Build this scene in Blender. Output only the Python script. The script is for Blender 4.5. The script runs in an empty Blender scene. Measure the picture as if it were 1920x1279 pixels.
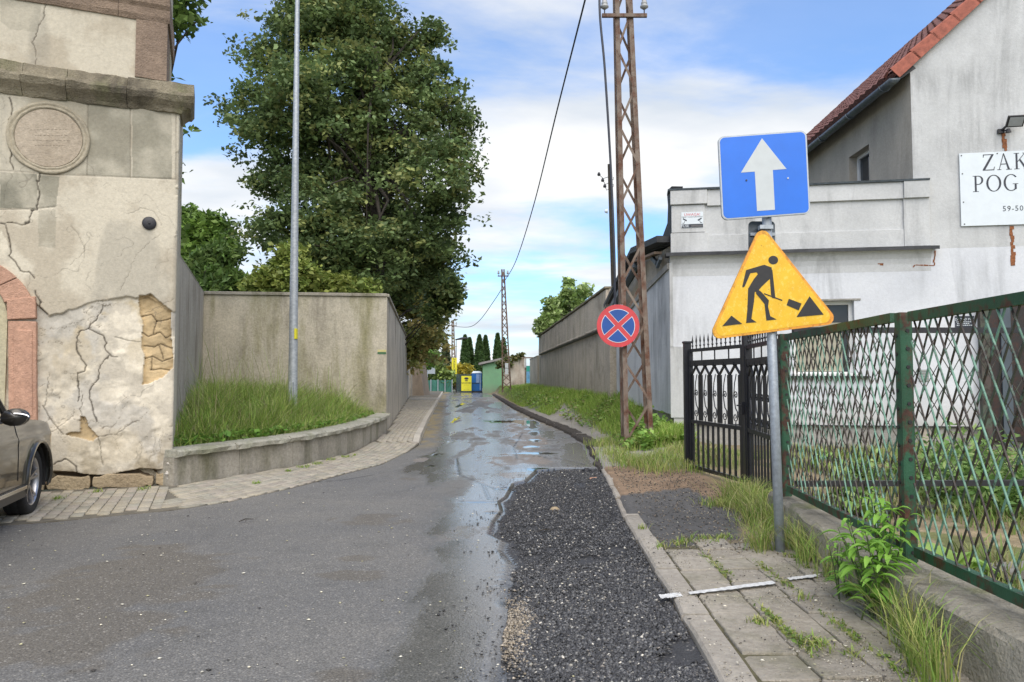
import bpy, math, random
import numpy as np
from mathutils import Vector, Matrix, noise as mnoise

C = bpy.context.scene
COL = C.collection
R = math.radians
rnd = random.Random(7)
rng = np.random.default_rng(7)

# ------------------------------------------------------------------ camera
CAMH = 1.4
PITCH = R(2.83)
FPX = 1386.7
cam_d = bpy.data.cameras.new('camera')
cam_d.sensor_width = 36; cam_d.lens = 26.0
cam_d.clip_start = 0.05; cam_d.clip_end = 2000
cam = bpy.data.objects.new('camera', cam_d); COL.objects.link(cam)
cam.location = (0, 0, CAMH); cam.rotation_euler = (R(90) + PITCH, 0, 0)
C.camera = cam

# ------------------------------------------------------------------ world and sun
SUN_EL, SUN_AZ = R(50), R(172)          # azimuth clockwise from +Y: behind the camera
w = bpy.data.worlds.new("World"); C.world = w; w.use_nodes = True
nt = w.node_tree; nt.nodes.clear()
def wn(t, **k):
    n = nt.nodes.new(t)
    for a, b in k.items(): setattr(n, a, b)
    return n
L = nt.links.new
wout = wn('ShaderNodeOutputWorld'); bg = wn('ShaderNodeBackground')
sky = wn('ShaderNodeTexSky'); sky.sky_type = 'NISHITA'; sky.sun_disc = False
sky.sun_elevation = SUN_EL; sky.sun_rotation = SUN_AZ
sky.air_density = 1.0; sky.dust_density = 0.6; sky.ozone_density = 2.2
tc = wn('ShaderNodeTexCoord'); sep = wn('ShaderNodeSeparateXYZ'); L(tc.outputs['Generated'], sep.inputs[0])
zc = wn('ShaderNodeMath', operation='MAXIMUM'); L(sep.outputs['Z'], zc.inputs[0]); zc.inputs[1].default_value = 0.0
za = wn('ShaderNodeMath', operation='ADD'); L(zc.outputs[0], za.inputs[0]); za.inputs[1].default_value = 0.16
dx = wn('ShaderNodeMath', operation='DIVIDE'); L(sep.outputs['X'], dx.inputs[0]); L(za.outputs[0], dx.inputs[1])
dy = wn('ShaderNodeMath', operation='DIVIDE'); L(sep.outputs['Y'], dy.inputs[0]); L(za.outputs[0], dy.inputs[1])
cmb = wn('ShaderNodeCombineXYZ'); L(dx.outputs[0], cmb.inputs[0]); L(dy.outputs[0], cmb.inputs[1])
mp = wn('ShaderNodeMapping'); mp.inputs['Rotation'].default_value = (0, 0, R(-28)); mp.inputs['Location'].default_value = (3.1, 1.7, 0)
mp.inputs['Scale'].default_value = (0.75, 1.25, 1)
L(cmb.outputs[0], mp.inputs[0])
n1 = wn('ShaderNodeTexNoise'); n1.inputs['Scale'].default_value = 1.25; n1.inputs['Detail'].default_value = 10; n1.inputs['Roughness'].default_value = 0.56; n1.inputs['Distortion'].default_value = 0.25
L(mp.outputs[0], n1.inputs['Vector'])
n2 = wn('ShaderNodeTexNoise'); n2.inputs['Scale'].default_value = 0.42; n2.inputs['Detail'].default_value = 3
L(mp.outputs[0], n2.inputs['Vector'])
ad = wn('ShaderNodeMath', operation='ADD'); L(n1.outputs['Fac'], ad.inputs[0]); L(n2.outputs['Fac'], ad.inputs[1])
# more cloud towards the horizon
hz = wn('ShaderNodeMapRange'); L(zc.outputs[0], hz.inputs[0]); hz.inputs[1].default_value = 0.0; hz.inputs[2].default_value = 0.3; hz.inputs[3].default_value = 0.22; hz.inputs[4].default_value = 0.0
ad2 = wn('ShaderNodeMath', operation='ADD'); L(ad.outputs[0], ad2.inputs[0]); L(hz.outputs[0], ad2.inputs[1])
cr = wn('ShaderNodeMapRange'); cr.interpolation_type = 'SMOOTHSTEP'; L(ad2.outputs[0], cr.inputs[0]); cr.inputs[1].default_value = 0.90; cr.inputs[2].default_value = 1.16
cr.inputs[3].default_value = 0.16; cr.inputs[4].default_value = 0.96
cc = wn('ShaderNodeMix', data_type='RGBA'); cc.inputs[6].default_value = (6.4, 6.9, 7.5, 1); cc.inputs[7].default_value = (9.2, 9.15, 9.0, 1)
n3 = wn('ShaderNodeTexNoise'); n3.inputs['Scale'].default_value = 1.6; n3.inputs['Detail'].default_value = 5; L(mp.outputs[0], n3.inputs['Vector'])
c3 = wn('ShaderNodeMapRange'); L(n3.outputs['Fac'], c3.inputs[0]); c3.inputs[1].default_value = 0.38; c3.inputs[2].default_value = 0.6
L(c3.outputs[0], cc.inputs[0])
skb = wn('ShaderNodeMix', data_type='RGBA', blend_type='MULTIPLY'); skb.inputs[0].default_value = 1; L(sky.outputs[0], skb.inputs[6]); skb.inputs[7].default_value = (1.12, 1.68, 2.2, 1)
mx = wn('ShaderNodeMix', data_type='RGBA'); L(cr.outputs[0], mx.inputs[0]); L(skb.outputs[2], mx.inputs[6]); L(cc.outputs[2], mx.inputs[7])
L(mx.outputs[2], bg.inputs[0]); bg.inputs[1].default_value = 0.080
L(bg.outputs[0], wout.inputs[0])

sun_d = bpy.data.lights.new('sun', 'SUN'); sun_d.energy = 2.7; sun_d.angle = R(75); sun_d.color = (1.0, 0.89, 0.74)
sun = bpy.data.objects.new('sun', sun_d); COL.objects.link(sun)
sdir = Vector((math.sin(SUN_AZ) * math.cos(SUN_EL), math.cos(SUN_AZ) * math.cos(SUN_EL), math.sin(SUN_EL)))
sun.rotation_euler = sdir.to_track_quat('Z', 'Y').to_euler()

C.view_settings.view_transform = 'Standard'; C.view_settings.look = 'None'
C.view_settings.exposure = 0.55; C.view_settings.gamma = 1.0; C.view_settings.use_curve_mapping = False
C.render.engine = 'CYCLES'
C.cycles.max_bounces = 6; C.cycles.transparent_max_bounces = 6
C.cycles.use_denoising = True

# ------------------------------------------------------------------ helpers: rays from measured picture points to world
cp, sp_ = math.cos(PITCH), math.sin(PITCH)
def ray(px, py):
    cx = (px - 960) / FPX; cy = (639.5 - py) / FPX
    return Vector((cx, cp - cy * sp_, sp_ + cy * cp))
def G(px, py, z=0.0):
    r = ray(px, py); t = (z - CAMH) / r.z
    return Vector((r.x * t, r.y * t, z))
def P(px, py, Y):
    r = ray(px, py); t = Y / r.y
    return Vector((r.x * t, Y, CAMH + r.z * t))
class Plane:
    """vertical plane: o origin (x,y), d direction along s, n outward normal"""
    def __init__(s, o, d, n):
        s.o = Vector((o[0], o[1], 0)); s.d = Vector((d[0], d[1], 0)).normalized(); s.n = Vector((n[0], n[1], 0)).normalized()
    def hit(s, px, py, off=0.0):
        r = ray(px, py); c0 = Vector((0, 0, CAMH)); o = s.o + s.n * off
        t = (o - c0).dot(s.n) / r.dot(s.n); p = c0 + r * t
        return ((p - s.o).dot(s.d), p.z)
    def to3(s, a, z, off=0.0):
        return s.o + s.d * a + s.n * off + Vector((0, 0, z))
def perp_plane(o, d, toward=(0, 0)):
    d = Vector((d[0], d[1], 0)).normalized(); n = Vector((-d.y, d.x, 0))
    if n.dot(Vector((toward[0] - o[0], toward[1] - o[1], 0))) < 0: n = -n
    return Plane(o, d, n)

# ------------------------------------------------------------------ mesh builder
class MB:
    def __init__(s): s.v = []; s.f = []
    def add(s, vs, fs):
        b = len(s.v); s.v += [tuple(v) for v in vs]; s.f += [tuple(b + i for i in f) for f in fs]; return s
    def hexa(s, p):      # 8 points: bottom 4 (ccw), top 4
        return s.add(p, [(3, 2, 1, 0), (4, 5, 6, 7), (0, 1, 5, 4), (1, 2, 6, 5), (2, 3, 7, 6), (3, 0, 4, 7)])
    def box(s, x0, x1, y0, y1, z0, z1):
        return s.hexa([(x0, y0, z0), (x1, y0, z0), (x1, y1, z0), (x0, y1, z0), (x0, y0, z1), (x1, y0, z1), (x1, y1, z1), (x0, y1, z1)])
    def pbox(s, pl, a0, a1, z0, z1, o0, o1):
        return s.hexa([pl.to3(a0, z0, o0), pl.to3(a1, z0, o0), pl.to3(a1, z0, o1), pl.to3(a0, z0, o1),
                       pl.to3(a0, z1, o0), pl.to3(a1, z1, o0), pl.to3(a1, z1, o1), pl.to3(a0, z1, o1)])
    def bar(s, a, b, w, h, up=(0, 0, 1)):
        a = Vector(a); b = Vector(b); d = (b - a).normalized(); u = Vector(up)
        if abs(d.dot(u)) > .99: u = Vector((0, 1, 0))
        x = d.cross(u).normalized() * (w / 2); y = x.cross(d).normalized() * (h / 2)
        return s.hexa([a - x - y, a + x - y, b + x - y, b - x - y, a - x + y, a + x + y, b + x + y, b - x + y])
    def tube(s, pts, rad, n=8, caps=True):
        pts = [Vector(p) for p in pts]; m = len(pts)
        if not hasattr(rad, '__len__'): rad = [rad] * m
        base = len(s.v); prev = None
        for i, p in enumerate(pts):
            d = (pts[min(i + 1, m - 1)] - pts[max(i - 1, 0)])
            d = d.normalized() if d.length > 1e-9 else Vector((0, 0, 1))
            ref = prev if prev is not None else (Vector((1, 0, 0)) if abs(d.x) < .9 else Vector((0, 1, 0)))
            x = (ref - d * ref.dot(d)).normalized(); prev = x; y = d.cross(x)
            for k in range(n):
                t = 2 * math.pi * k / n
                s.v.append(tuple(p + (x * math.cos(t) + y * math.sin(t)) * rad[i]))
        for i in range(m - 1):
            for k in range(n):
                a = base + i * n + k; b = base + i * n + (k + 1) % n
                s.f.append((a, b, b + n, a + n))
        if caps:
            s.f.append(tuple(base + k for k in range(n))[::-1]); s.f.append(tuple(base + (m - 1) * n + k for k in range(n)))
        return s
    def prism(s, pl, poly, o0, o1):
        """poly of (s,z) on plane, extruded between offsets (o1 = outer)"""
        n = len(poly); A = [pl.to3(a, z, o1) for a, z in poly]; B = [pl.to3(a, z, o0) for a, z in poly]
        return s.add(A + B, [tuple(range(n)), tuple(range(2 * n - 1, n - 1, -1))] + [(i, i + n, (i + 1) % n + n, (i + 1) % n) for i in range(n)])
    def slab(s, poly, z0, z1):
        n = len(poly)
        return s.add([(p[0], p[1], z1) for p in poly] + [(p[0], p[1], z0) for p in poly],
                     [tuple(range(n)), tuple(range(2 * n - 1, n - 1, -1))] + [(i, i + n, (i + 1) % n + n, (i + 1) % n) for i in range(n)])
    def build(s, name, m=None, parent=None, smooth=False, bevel=0, fix=True):
        me = bpy.data.meshes.new(name); me.from_pydata(s.v, [], s.f)
        if fix:
            import bmesh
            bm = bmesh.new(); bm.from_mesh(me); bmesh.ops.recalc_face_normals(bm, faces=bm.faces); bm.to_mesh(me); bm.free()
        o = bpy.data.objects.new(name, me); COL.objects.link(o)
        if m: me.materials.append(m)
        if smooth: me.polygons.foreach_set('use_smooth', [True] * len(me.polygons))
        if parent: o.parent = parent
        if bevel:
            b = o.modifiers.new('bevel', 'BEVEL'); b.width = bevel; b.segments = 2; b.limit_method = 'ANGLE'; b.angle_limit = R(40)
        return o
def np_mesh(name, V, F, m=None, parent=None, col=None, smooth=False, attrs=None):
    me = bpy.data.meshes.new(name); V = np.asarray(V, dtype=np.float32); F = np.asarray(F, dtype=np.int32)
    k = F.shape[1]; me.vertices.add(len(V)); me.vertices.foreach_set('co', V.ravel())
    me.loops.add(F.size); me.loops.foreach_set('vertex_index', F.ravel())
    me.polygons.add(len(F)); me.polygons.foreach_set('loop_start', np.arange(0, F.size, k, dtype=np.int32))
    me.polygons.foreach_set('loop_total', np.full(len(F), k, dtype=np.int32))
    if smooth: me.polygons.foreach_set('use_smooth', np.ones(len(F), dtype=bool))
    me.update(calc_edges=True); me.validate()
    if col is not None:
        c = np.ones((len(V), 4), dtype=np.float32); c[:, :3] = col
        at = me.color_attributes.new('Col', 'FLOAT_COLOR', 'POINT'); at.data.foreach_set('color', c.ravel())
    for nme, arr in (attrs or {}).items():
        at = me.attributes.new(nme, 'FLOAT', 'POINT'); at.data.foreach_set('value', np.asarray(arr, dtype=np.float32).ravel())
    if m: me.materials.append(m)
    o = bpy.data.objects.new(name, me); COL.objects.link(o)
    if parent: o.parent = parent
    return o
def tag(o, label=None, cat=None, group=None, kind=None):
    if label: o['label'] = label
    if cat: o['category'] = cat
    if group: o['group'] = group
    if kind: o['kind'] = kind
    return o
def thing(name, label, cat, loc=(0, 0, 0), group=None):
    o = bpy.data.objects.new(name, None); COL.objects.link(o); o.empty_display_size = .2
    o['base'] = 1; del o['base']
    o.location = loc
    return tag(o, label, cat, group)
def adopt(root):
    """children are built in world space: keep them in place under an Empty standing at its base"""
    bpy.context.view_layer.update()
    inv = Matrix.Translation(-root.location)
    for c in root.children: c.matrix_parent_inverse = inv

def fbm(x, y, sc=1.0, oct=4, seed=0):
    """vectorised value noise, 0..1"""
    x = np.asarray(x, float) * sc; y = np.asarray(y, float) * sc; out = np.zeros(np.broadcast(x, y).shape); a = .5; tot = 0
    for o in range(oct):
        xi = np.floor(x).astype(np.int64); yi = np.floor(y).astype(np.int64); fx = x - xi; fy = y - yi
        fx = fx * fx * (3 - 2 * fx); fy = fy * fy * (3 - 2 * fy)
        def h(i, j):
            n = (i * 374761393 + j * 668265263 + (seed + o) * 1442695041) & 0xffffffff
            n = ((n ^ (n >> 13)) * 1274126177) & 0xffffffff
            return ((n ^ (n >> 16)) & 0xffff) / 65535.
        v = (h(xi, yi) * (1 - fx) + h(xi + 1, yi) * fx) * (1 - fy) + (h(xi, yi + 1) * (1 - fx) + h(xi + 1, yi + 1) * fx) * fy
        out += v * a; tot += a; a *= .5; x = x * 2.03 + 11.3; y = y * 2.03 + 5.7
    return out / tot
def sst(x, a, b):
    t = np.clip((np.asarray(x, float) - a) / (b - a), 0, 1); return t * t * (3 - 2 * t)
def in_poly(x, y, poly):
    ins = np.zeros(np.shape(x), bool); n = len(poly)
    for i in range(n):
        x0, y0 = poly[i][:2]; x1, y1 = poly[(i + 1) % n][:2]
        if y0 == y1: continue
        c = ((y0 > y) != (y1 > y)) & (x < (x1 - x0) * (y - y0) / (y1 - y0) + x0)
        ins ^= c
    return ins
def dist_line(x, y, pts):
    d = np.full(np.shape(x), 1e9)
    for (x0, y0), (x1, y1) in zip(pts[:-1], pts[1:]):
        vx, vy = x1 - x0, y1 - y0; l = vx * vx + vy * vy + 1e-12
        t = np.clip(((x - x0) * vx + (y - y0) * vy) / l, 0, 1)
        d = np.minimum(d, np.hypot(x - x0 - t * vx, y - y0 - t * vy))
    return d

# ------------------------------------------------------------------ materials
class NB:
    def __init__(s, name):
        s.m = bpy.data.materials.new(name); s.m.use_nodes = True; s.t = s.m.node_tree
        s.b = s.t.nodes['Principled BSDF']; s.geo = s.t.nodes.new('ShaderNodeNewGeometry')
    def n(s, t, **k):
        x = s.t.nodes.new(t)
        for a, b in k.items(): setattr(x, a, b)
        return x
    def link(s, a, b): s.t.links.new(a, b)
    def pos(s, scale=(1, 1, 1), rot=(0, 0, 0)):
        m = s.n('ShaderNodeMapping'); m.inputs['Scale'].default_value = scale; m.inputs['Rotation'].default_value = rot
        s.link(s.geo.outputs['Position'], m.inputs[0]); return m.outputs[0]
    def noise(s, scale, detail=4, rough=.5, vec=None, dist=0):
        x = s.n('ShaderNodeTexNoise'); x.inputs['Scale'].default_value = scale; x.inputs['Detail'].default_value = detail
        x.inputs['Roughness'].default_value = rough; x.inputs['Distortion'].default_value = dist
        s.link(vec if vec is not None else s.geo.outputs['Position'], x.inputs['Vector']); return x.outputs['Fac']
    def rng(s, v, a, b, c=0., d=1.):
        x = s.n('ShaderNodeMapRange'); s.link(v, x.inputs[0])
        for i, q in enumerate((a, b, c, d)): x.inputs[i + 1].default_value = q
        return x.outputs[0]
    def mix(s, f, a, b, mode='MIX'):
        x = s.n('ShaderNodeMix', data_type='RGBA', blend_type=mode)
        for i, q in ((0, f), (6, a), (7, b)):
            if isinstance(q, (int, float)): x.inputs[i].default_value = q
            elif isinstance(q, tuple): x.inputs[i].default_value = (q[0], q[1], q[2], 1)
            else: s.link(q, x.inputs[i])
        return x.outputs[2]
    def math(s, op, a, b=None):
        x = s.n('ShaderNodeMath', operation=op)
        for i, q in ((0, a), (1, b)):
            if q is None: continue
            if isinstance(q, (int, float)): x.inputs[i].default_value = q
            else: s.link(q, x.inputs[i])
        return x.outputs[0]
    def bump(s, h, strength=.3, dist=.02):
        x = s.n('ShaderNodeBump'); x.inputs['Strength'].default_value = strength; x.inputs['Distance'].default_value = dist
        s.link(h, x.inputs['Height']); s.link(x.outputs[0], s.b.inputs['Normal'])
    def fin(s, col=None, rough=None, metal=None, spec=None):
        for nm, q in (('Base Color', col), ('Roughness', rough), ('Metallic', metal), ('Specular IOR Level', spec)):
            if q is None: continue
            if isinstance(q, (int, float)): s.b.inputs[nm].default_value = q
            elif isinstance(q, tuple): s.b.inputs[nm].default_value = (q[0], q[1], q[2], 1)
            else: s.link(q, s.b.inputs[nm])
        return s.m
def m_plain(name, c, rough=.6, metal=0, var=.12, scale=6, bump=0.0, bscale=60):
    b = NB(name); d = tuple(x * (1 - var) for x in c); e = tuple(min(1, x * (1 + var)) for x in c)
    col = b.mix(b.rng(b.noise(scale, 6, .6), .3, .7), d, e)
    if bump: b.bump(b.noise(bscale, 5, .6), bump, .01)
    return b.fin(col, rough, metal)
def m_render(name, c1, c2, dark, sfac=.5, moss=None, mfac=.0, bump=.35, fine=55, low=None, grain=.5, sxy=2.2, sz=.42):
    """weathered render: cloudy base, rain streaks, moss, fine grain"""
    b = NB(name)
    col = b.mix(b.rng(b.noise(.9, 7, .62, dist=.4), .35, .66), c1, c2)
    st = b.noise(1.0, 8, .66, vec=b.pos((sxy, sxy, sz)), dist=.7)
    st2 = b.noise(.8, 3, .5)
    s = b.math('MULTIPLY', b.rng(st, .46, .68), b.rng(st2, .38, .62))
    col = b.mix(b.math('MULTIPLY', s, sfac), col, dark)
    if moss:
        mm = b.math('MULTIPLY', b.rng(b.noise(1.3, 6, .6, vec=b.pos((1.6, 1.6, .35))), .5, .7), mfac)
        col = b.mix(mm, col, moss)
    col = b.mix(grain, col, b.mix(b.rng(b.noise(22, 5, .7), .3, .7), (.55, .55, .55), (1.35, 1.35, 1.35)), 'MULTIPLY')
    if low:
        sp = b.n('ShaderNodeSeparateXYZ'); b.link(b.geo.outputs['Position'], sp.inputs[0])
        h = b.math('ADD', sp.outputs[2], b.rng(b.noise(1.5, 5), 0, 1, -.5, .5))
        col = b.mix(b.rng(h, low[1], low[2], low[3], 0.), col, low[0])
    b.bump(b.math('ADD', b.noise(fine, 4, .6), b.math('MULTIPLY', b.noise(7, 4), 1.5)), bump, .02)
    return b.fin(col, .92, spec=.25)
def m_attr(name, rough=.8, grain=.5, gscale=35, bump=.4, bscale=50, spec=.3, transl=0.0):
    """colour from the mesh's own colour attribute, with grain"""
    b = NB(name); a = b.n('ShaderNodeAttribute', attribute_name='Col')
    col = b.mix(grain, a.outputs['Color'], b.mix(b.rng(b.noise(gscale, 6, .7), .28, .72), (.6, .6, .6), (1.35, 1.35, 1.35)), 'MULTIPLY')
    if bump: b.bump(b.noise(bscale, 5, .65), bump, .012)
    b.fin(col, rough, spec=spec)
    if transl:
        tr = b.n('ShaderNodeBsdfTranslucent'); b.link(a.outputs['Color'], tr.inputs[0])
        ms = b.n('ShaderNodeMixShader'); ms.inputs[0].default_value = transl
        out = b.t.nodes['Material Output']; b.link(b.b.outputs[0], ms.inputs[1]); b.link(tr.outputs[0], ms.inputs[2]); b.link(ms.outputs[0], out.inputs[0])
    return b.m
def m_paint_rust(name, c, rust=(.13, .05, .025), amt=.5, rough=.5, lo=.48, hi=.6, c2=None, scale=9):
    b = NB(name)
    base = b.mix(b.rng(b.noise(3, 5), .35, .65), c, c2 or tuple(x * .75 for x in c))
    f = b.math('MULTIPLY', b.rng(b.noise(scale, 8, .68, vec=b.pos((1, 1, .7))), lo, hi), amt)
    rc = b.mix(b.rng(b.noise(30, 4), .3, .7), rust, tuple(x * .4 for x in rust))
    b.bump(b.noise(40, 5, .7), .3, .008)
    return b.fin(b.mix(f, base, rc), rough)
M = {}
M['metal_gal'] = m_plain('galvanised steel', (.36, .40, .44), .5, .35, .2, 30, .1, 80)
M['black_iron'] = m_plain('black painted iron', (.012, .013, .018), .38, 0, .3, 12)
M['dark_metal'] = m_plain('dark metal', (.03, .03, .035), .45, .3, .3, 12)
M['green_paint'] = m_paint_rust('green chipped paint', (.012, .065, .03), (.09, .035, .02), 1., .5, .49, .58, (.022, .10, .05), 11)
M['mint_bar'] = m_paint_rust('pale green worn bar paint', (.19, .36, .27), (.05, .035, .028), 1., .5, .46, .54, (.11, .25, .17), 5)
M['brown_bar'] = m_paint_rust('brown worn bar paint', (.07, .05, .045), (.03, .018, .014), 1., .6, .5, .6, (.06, .09, .06), 7)
M['rusty'] = m_paint_rust('rusty lattice steel', (.155, .115, .09), (.14, .055, .028), 1., .8, .44, .62, (.22, .18, .145), 6)
M['white_wall'] = m_render('white render', (.58, .59, .59), (.49, .50, .50), (.29, .295, .295), 1.3, bump=.22, grain=.2, sxy=1.8, sz=.25)
M['white_clean'] = m_render('new white render', (.66, .68, .71), (.60, .62, .655), (.42, .435, .455), 1.1, bump=.16, grain=.16, sxy=1.8, sz=.25, low=((.40, .38, .34), .35, 1.15, .7))
M['grey_wall'] = m_render('grey rough render', (.58, .51, .41), (.44, .39, .315), (.19, .17, .135), .75, (.26, .25, .15), .5, .7, low=((.18, .165, .135), .4, 1.9, .4), sxy=1.0, sz=.75)
M['tan_wall'] = m_render('tan grey rough render', (.56, .51, .41), (.45, .415, .33), (.15, .135, .11), .7, (.20, .19, .08), .8, .6)
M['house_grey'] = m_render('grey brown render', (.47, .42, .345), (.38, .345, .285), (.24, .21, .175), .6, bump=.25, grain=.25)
M['concrete'] = m_render('old concrete', (.40, .37, .31), (.30, .28, .235), (.13, .12, .10), .5, (.085, .085, .03), .7, .6)
M['mossy'] = m_render('mossy concrete', (.42, .385, .31), (.29, .265, .21), (.10, .092, .07), .9, (.15, .17, .05), 1., .9)
M['plinth_grey'] = m_render('grey plinth render', (.36, .35, .32), (.29, .28, .255), (.15, .14, .125), .5)
M['kerb'] = m_render('kerb concrete', (.44, .40, .34), (.33, .30, .255), (.13, .12, .10), .4, bump=.6, fine=90)
M['slab'] = m_render('worn concrete slab', (.46, .415, .345), (.35, .315, .26), (.18, .16, .13), .5, (.12, .13, .05), .5, .8, 90)
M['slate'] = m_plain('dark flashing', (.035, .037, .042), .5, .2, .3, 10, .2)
M['sandstone'] = m_render('pink sandstone', (.56, .33, .23), (.46, .28, .20), (.22, .14, .11), .5, bump=.7)
M['brownstone'] = m_render('weathered brown stone', (.34, .255, .19), (.21, .155, .12), (.08, .065, .05), .5, bump=.9)
M['cornice'] = m_render('weathered cornice stone', (.33, .29, .21), (.19, .165, .12), (.045, .04, .033), 1.0, (.15, .16, .07), .8, 1.)
M['rubble'] = m_render('rubble stone', (.46, .37, .24), (.33, .26, .17), (.09, .07, .05), .4, bump=1.0, fine=30)
M['glass'] = m_plain('dark window glass', (.03, .035, .04), .06, 0, .2, 2)
M['white_pvc'] = m_plain('white window frame', (.72, .72, .70), .4, 0, .04)
M['blind'] = m_plain('beige roller blind', (.36, .34, .26), .6, 0, .08, 3)
M['tile'] = m_plain('red clay tile', (.33, .10, .065), .75, 0, .3, 9, .4)
M['tile_dark'] = m_plain('weathered clay tile', (.17, .075, .06), .8, 0, .45, 14, .5)
M['gutter'] = m_plain('grey gutter', (.10, .12, .14), .4, .3, .3, 12)
M['white_paint'] = m_plain('white marking paint', (.62, .62, .60), .7, 0, .25, 40)
M['sign_white'] = m_plain('white sign board', (.66, .72, .76), .45, 0, .04)
M['ink'] = m_plain('dark lettering', (.02, .025, .04), .5, 0, .1)
M['red_print'] = m_plain('red print', (.55, .03, .05), .45, 0, .12, 20)
M['blue_print'] = m_plain('blue reflective sheet', (.005, .15, .68), .4, 0, .06, 5)
M['nostop_blue'] = m_plain('deep blue sheet', (.01, .07, .30), .4, 0, .1, 5)
M['nostop_red'] = m_plain('faded red sheet', (.55, .05, .06), .4, 0, .12, 9)
M['arrow_white'] = m_plain('grey white reflective sheet', (.52, .56, .57), .4, 0, .06, 9)
M['picto'] = m_plain('black pictogram', (.018, .018, .02), .5, 0, .2, 40)
M['yellow_sign'] = m_plain('yellow board', (.72, .66, .03), .5, 0, .05)
M['bark'] = m_plain('tree bark', (.035, .029, .022), .9, 0, .4, 12, .8, 30)
M['leaf'] = m_attr('foliage', .55, .25, 3, 0, spec=.35, transl=.3)
M['grass'] = m_attr('grass blades', .6, .1, 3, 0, spec=.3, transl=.3)
M['stem'] = m_plain('green stem', (.07, .10, .03), .6)
b = NB('worn yellow reflective sheet')
f1 = b.rng(b.noise(30, 8, .78, vec=b.pos((1, 1, .8), (0, R(35), 0))), .54, .57)
col = b.mix(b.math('MULTIPLY', f1, .45), b.mix(b.rng(b.noise(7, 4), .35, .65), (.80, .49, .02), (.73, .42, .015)), (.90, .66, .16))
f2 = b.rng(b.noise(26, 8, .75), .64, .68)
col = b.mix(b.math('MULTIPLY', f2, .8), col, (.22, .10, .02))
M['yellow_worn'] = b.fin(col, .45)
M['orange_edge'] = m_paint_rust('orange faded edge', (.74, .30, .03), (.40, .15, .03), .5, .5, .5, .62, (.78, .40, .03), 25)

# ================================================================== GROUND
# measured outlines in metres (x to the right, y away from the camera)
Lx = [(-14, -4), (-12, 5.0), (-9, 5.7), (-4.89, 7.06), (-4.45, 7.25), (-4.03, 7.59), (-3.6, 7.85), (-3.19, 8.37), (-2.8, 9.38), (-2.39, 10.97), (-2.09, 12), (-1.95, 14), (-1.92, 15.4), (-2.63, 23.4), (-4.16, 42), (-6.2, 67), (-6.6, 73)]
Rx = [(.80, -4), (.84, 2.0), (.91, 3.4), (.96, 4.77), (1.06, 7.14), (1.17, 8.55), (1.31, 11), (1.40, 12.8), (1.54, 15.3), (1.37, 19), (.73, 25.2), (0, 34), (-1.44, 57), (-2.2, 73)]
Wx = [(-12, 6.6), (-5.76, 9.16), (-4.44, 9.70), (-4.36, 9.72), (-3.83, 10.85), (-3.41, 11.84), (-3.1, 13.2), (-2.95, 14.6), (-2.94, 16), (-3.0, 17.65), (-3.05, 18), (-7.2, 52), (-9.0, 73)]
def XL(y): return np.interp(y, [p[1] for p in Lx], [p[0] for p in Lx])
def XR(y): return np.interp(y, [p[1] for p in Rx], [p[0] for p in Rx])
def XW(y): return np.interp(y, [p[1] for p in Wx], [p[0] for p in Wx])
def XWR(y): return 2.71 - .0377 * (np.asarray(y, float) - 19.8)          # foot of the long grey wall
def H(x, y):
    """height of the ground right of the kerb"""
    x = np.asarray(x, float); y = np.asarray(y, float)
    d = x - XR(y); wd = np.interp(y, [15, 30, 50], [1.5, 1.9, .9])
    bank = .62 * sst(d / wd, .2, 1.) * sst(y, 14.5, 21)
    near = .10 + .05 * (fbm(x, y, .8, 3, 5) - .5) * sst(y, 7, 9)
    yard = -.06 * sst(x, 2.4, 3.2) * (1 - sst(y, 13, 16))
    side = .12 * sst(x, 2.0, 3.0) * sst(y, 10.5, 13) * (1 - sst(x, 3.3, 4.2))
    return near + bank + yard + side + .03 * (fbm(x, y, 2.5, 3, 9) - .5)

mb = MB(); mb.box(-400, 400, -60, 600, -1.0, -.35)
tag(mb.build('ground', m_plain('earth', (.10, .11, .06), .95, 0, .3, .3)), kind='structure')

# ---- asphalt road: one sheet, fine rows near the camera, worn and wet by attributes
def px2(pts, z=0.0): return [tuple(G(x, y, z))[:2] for x, y in pts]
edge_px = [(1095, 878), (1050, 877), (1005, 882), (985, 900), (962, 905), (948, 930), (935, 938), (940, 955), (925, 975), (917, 1000), (943, 1012), (938, 1030), (958, 1055), (950, 1085), (940, 1110), (950, 1150), (937, 1200), (933, 1240), (928, 1279), (920, 1400)]
edge = px2(edge_px)
rows = [1.2]
while rows[-1] < 73: rows.append(rows[-1] + max(.028, rows[-1] ** 2 / 1942 * 2.2 * .55))
rows = np.array([-4, -2, 0] + rows); NC = 260
tcol = np.linspace(0, 1, NC)
YY = np.repeat(rows[:, None], NC, 1); XX = XL(YY) + (XR(YY) - XL(YY)) * tcol[None]
e_y = np.array([p[1] for p in edge])[::-1]; e_x = np.array([p[0] for p in edge])[::-1]
EX = np.interp(YY, e_y, e_x)                                 # left border of the gravel patch at each row
inpatch = (XX > EX) & (YY < e_y[-1])
wet = np.zeros_like(XX)
n_a = fbm(XX * 1.0, YY * .35, 1.1, 5, 3); n_b = fbm(XX, YY * .5, 3.2, 4, 8)
n_c = fbm(XX * 1.5, YY * .22, 1.0, 5, 13)
wet = 1.0 * sst(YY, 7.5, 13) * (.25 + .75 * sst(n_c, .34, .54))
rr_ = (XX - XL(YY)) / (XR(YY) - XL(YY))
wet *= 1 - .75 * sst(np.abs(rr_ - .45 - .04 * np.sin(YY)), .08, .0) * sst(YY, 22, 26) * sst(n_b, .42, .55)
dry_l = sst(rr_, .05, .22) * sst(1 - rr_, 0.0, .05); wet *= .1 + .9 * dry_l
de = EX - XX                                                 # damp band left of the patch
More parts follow.
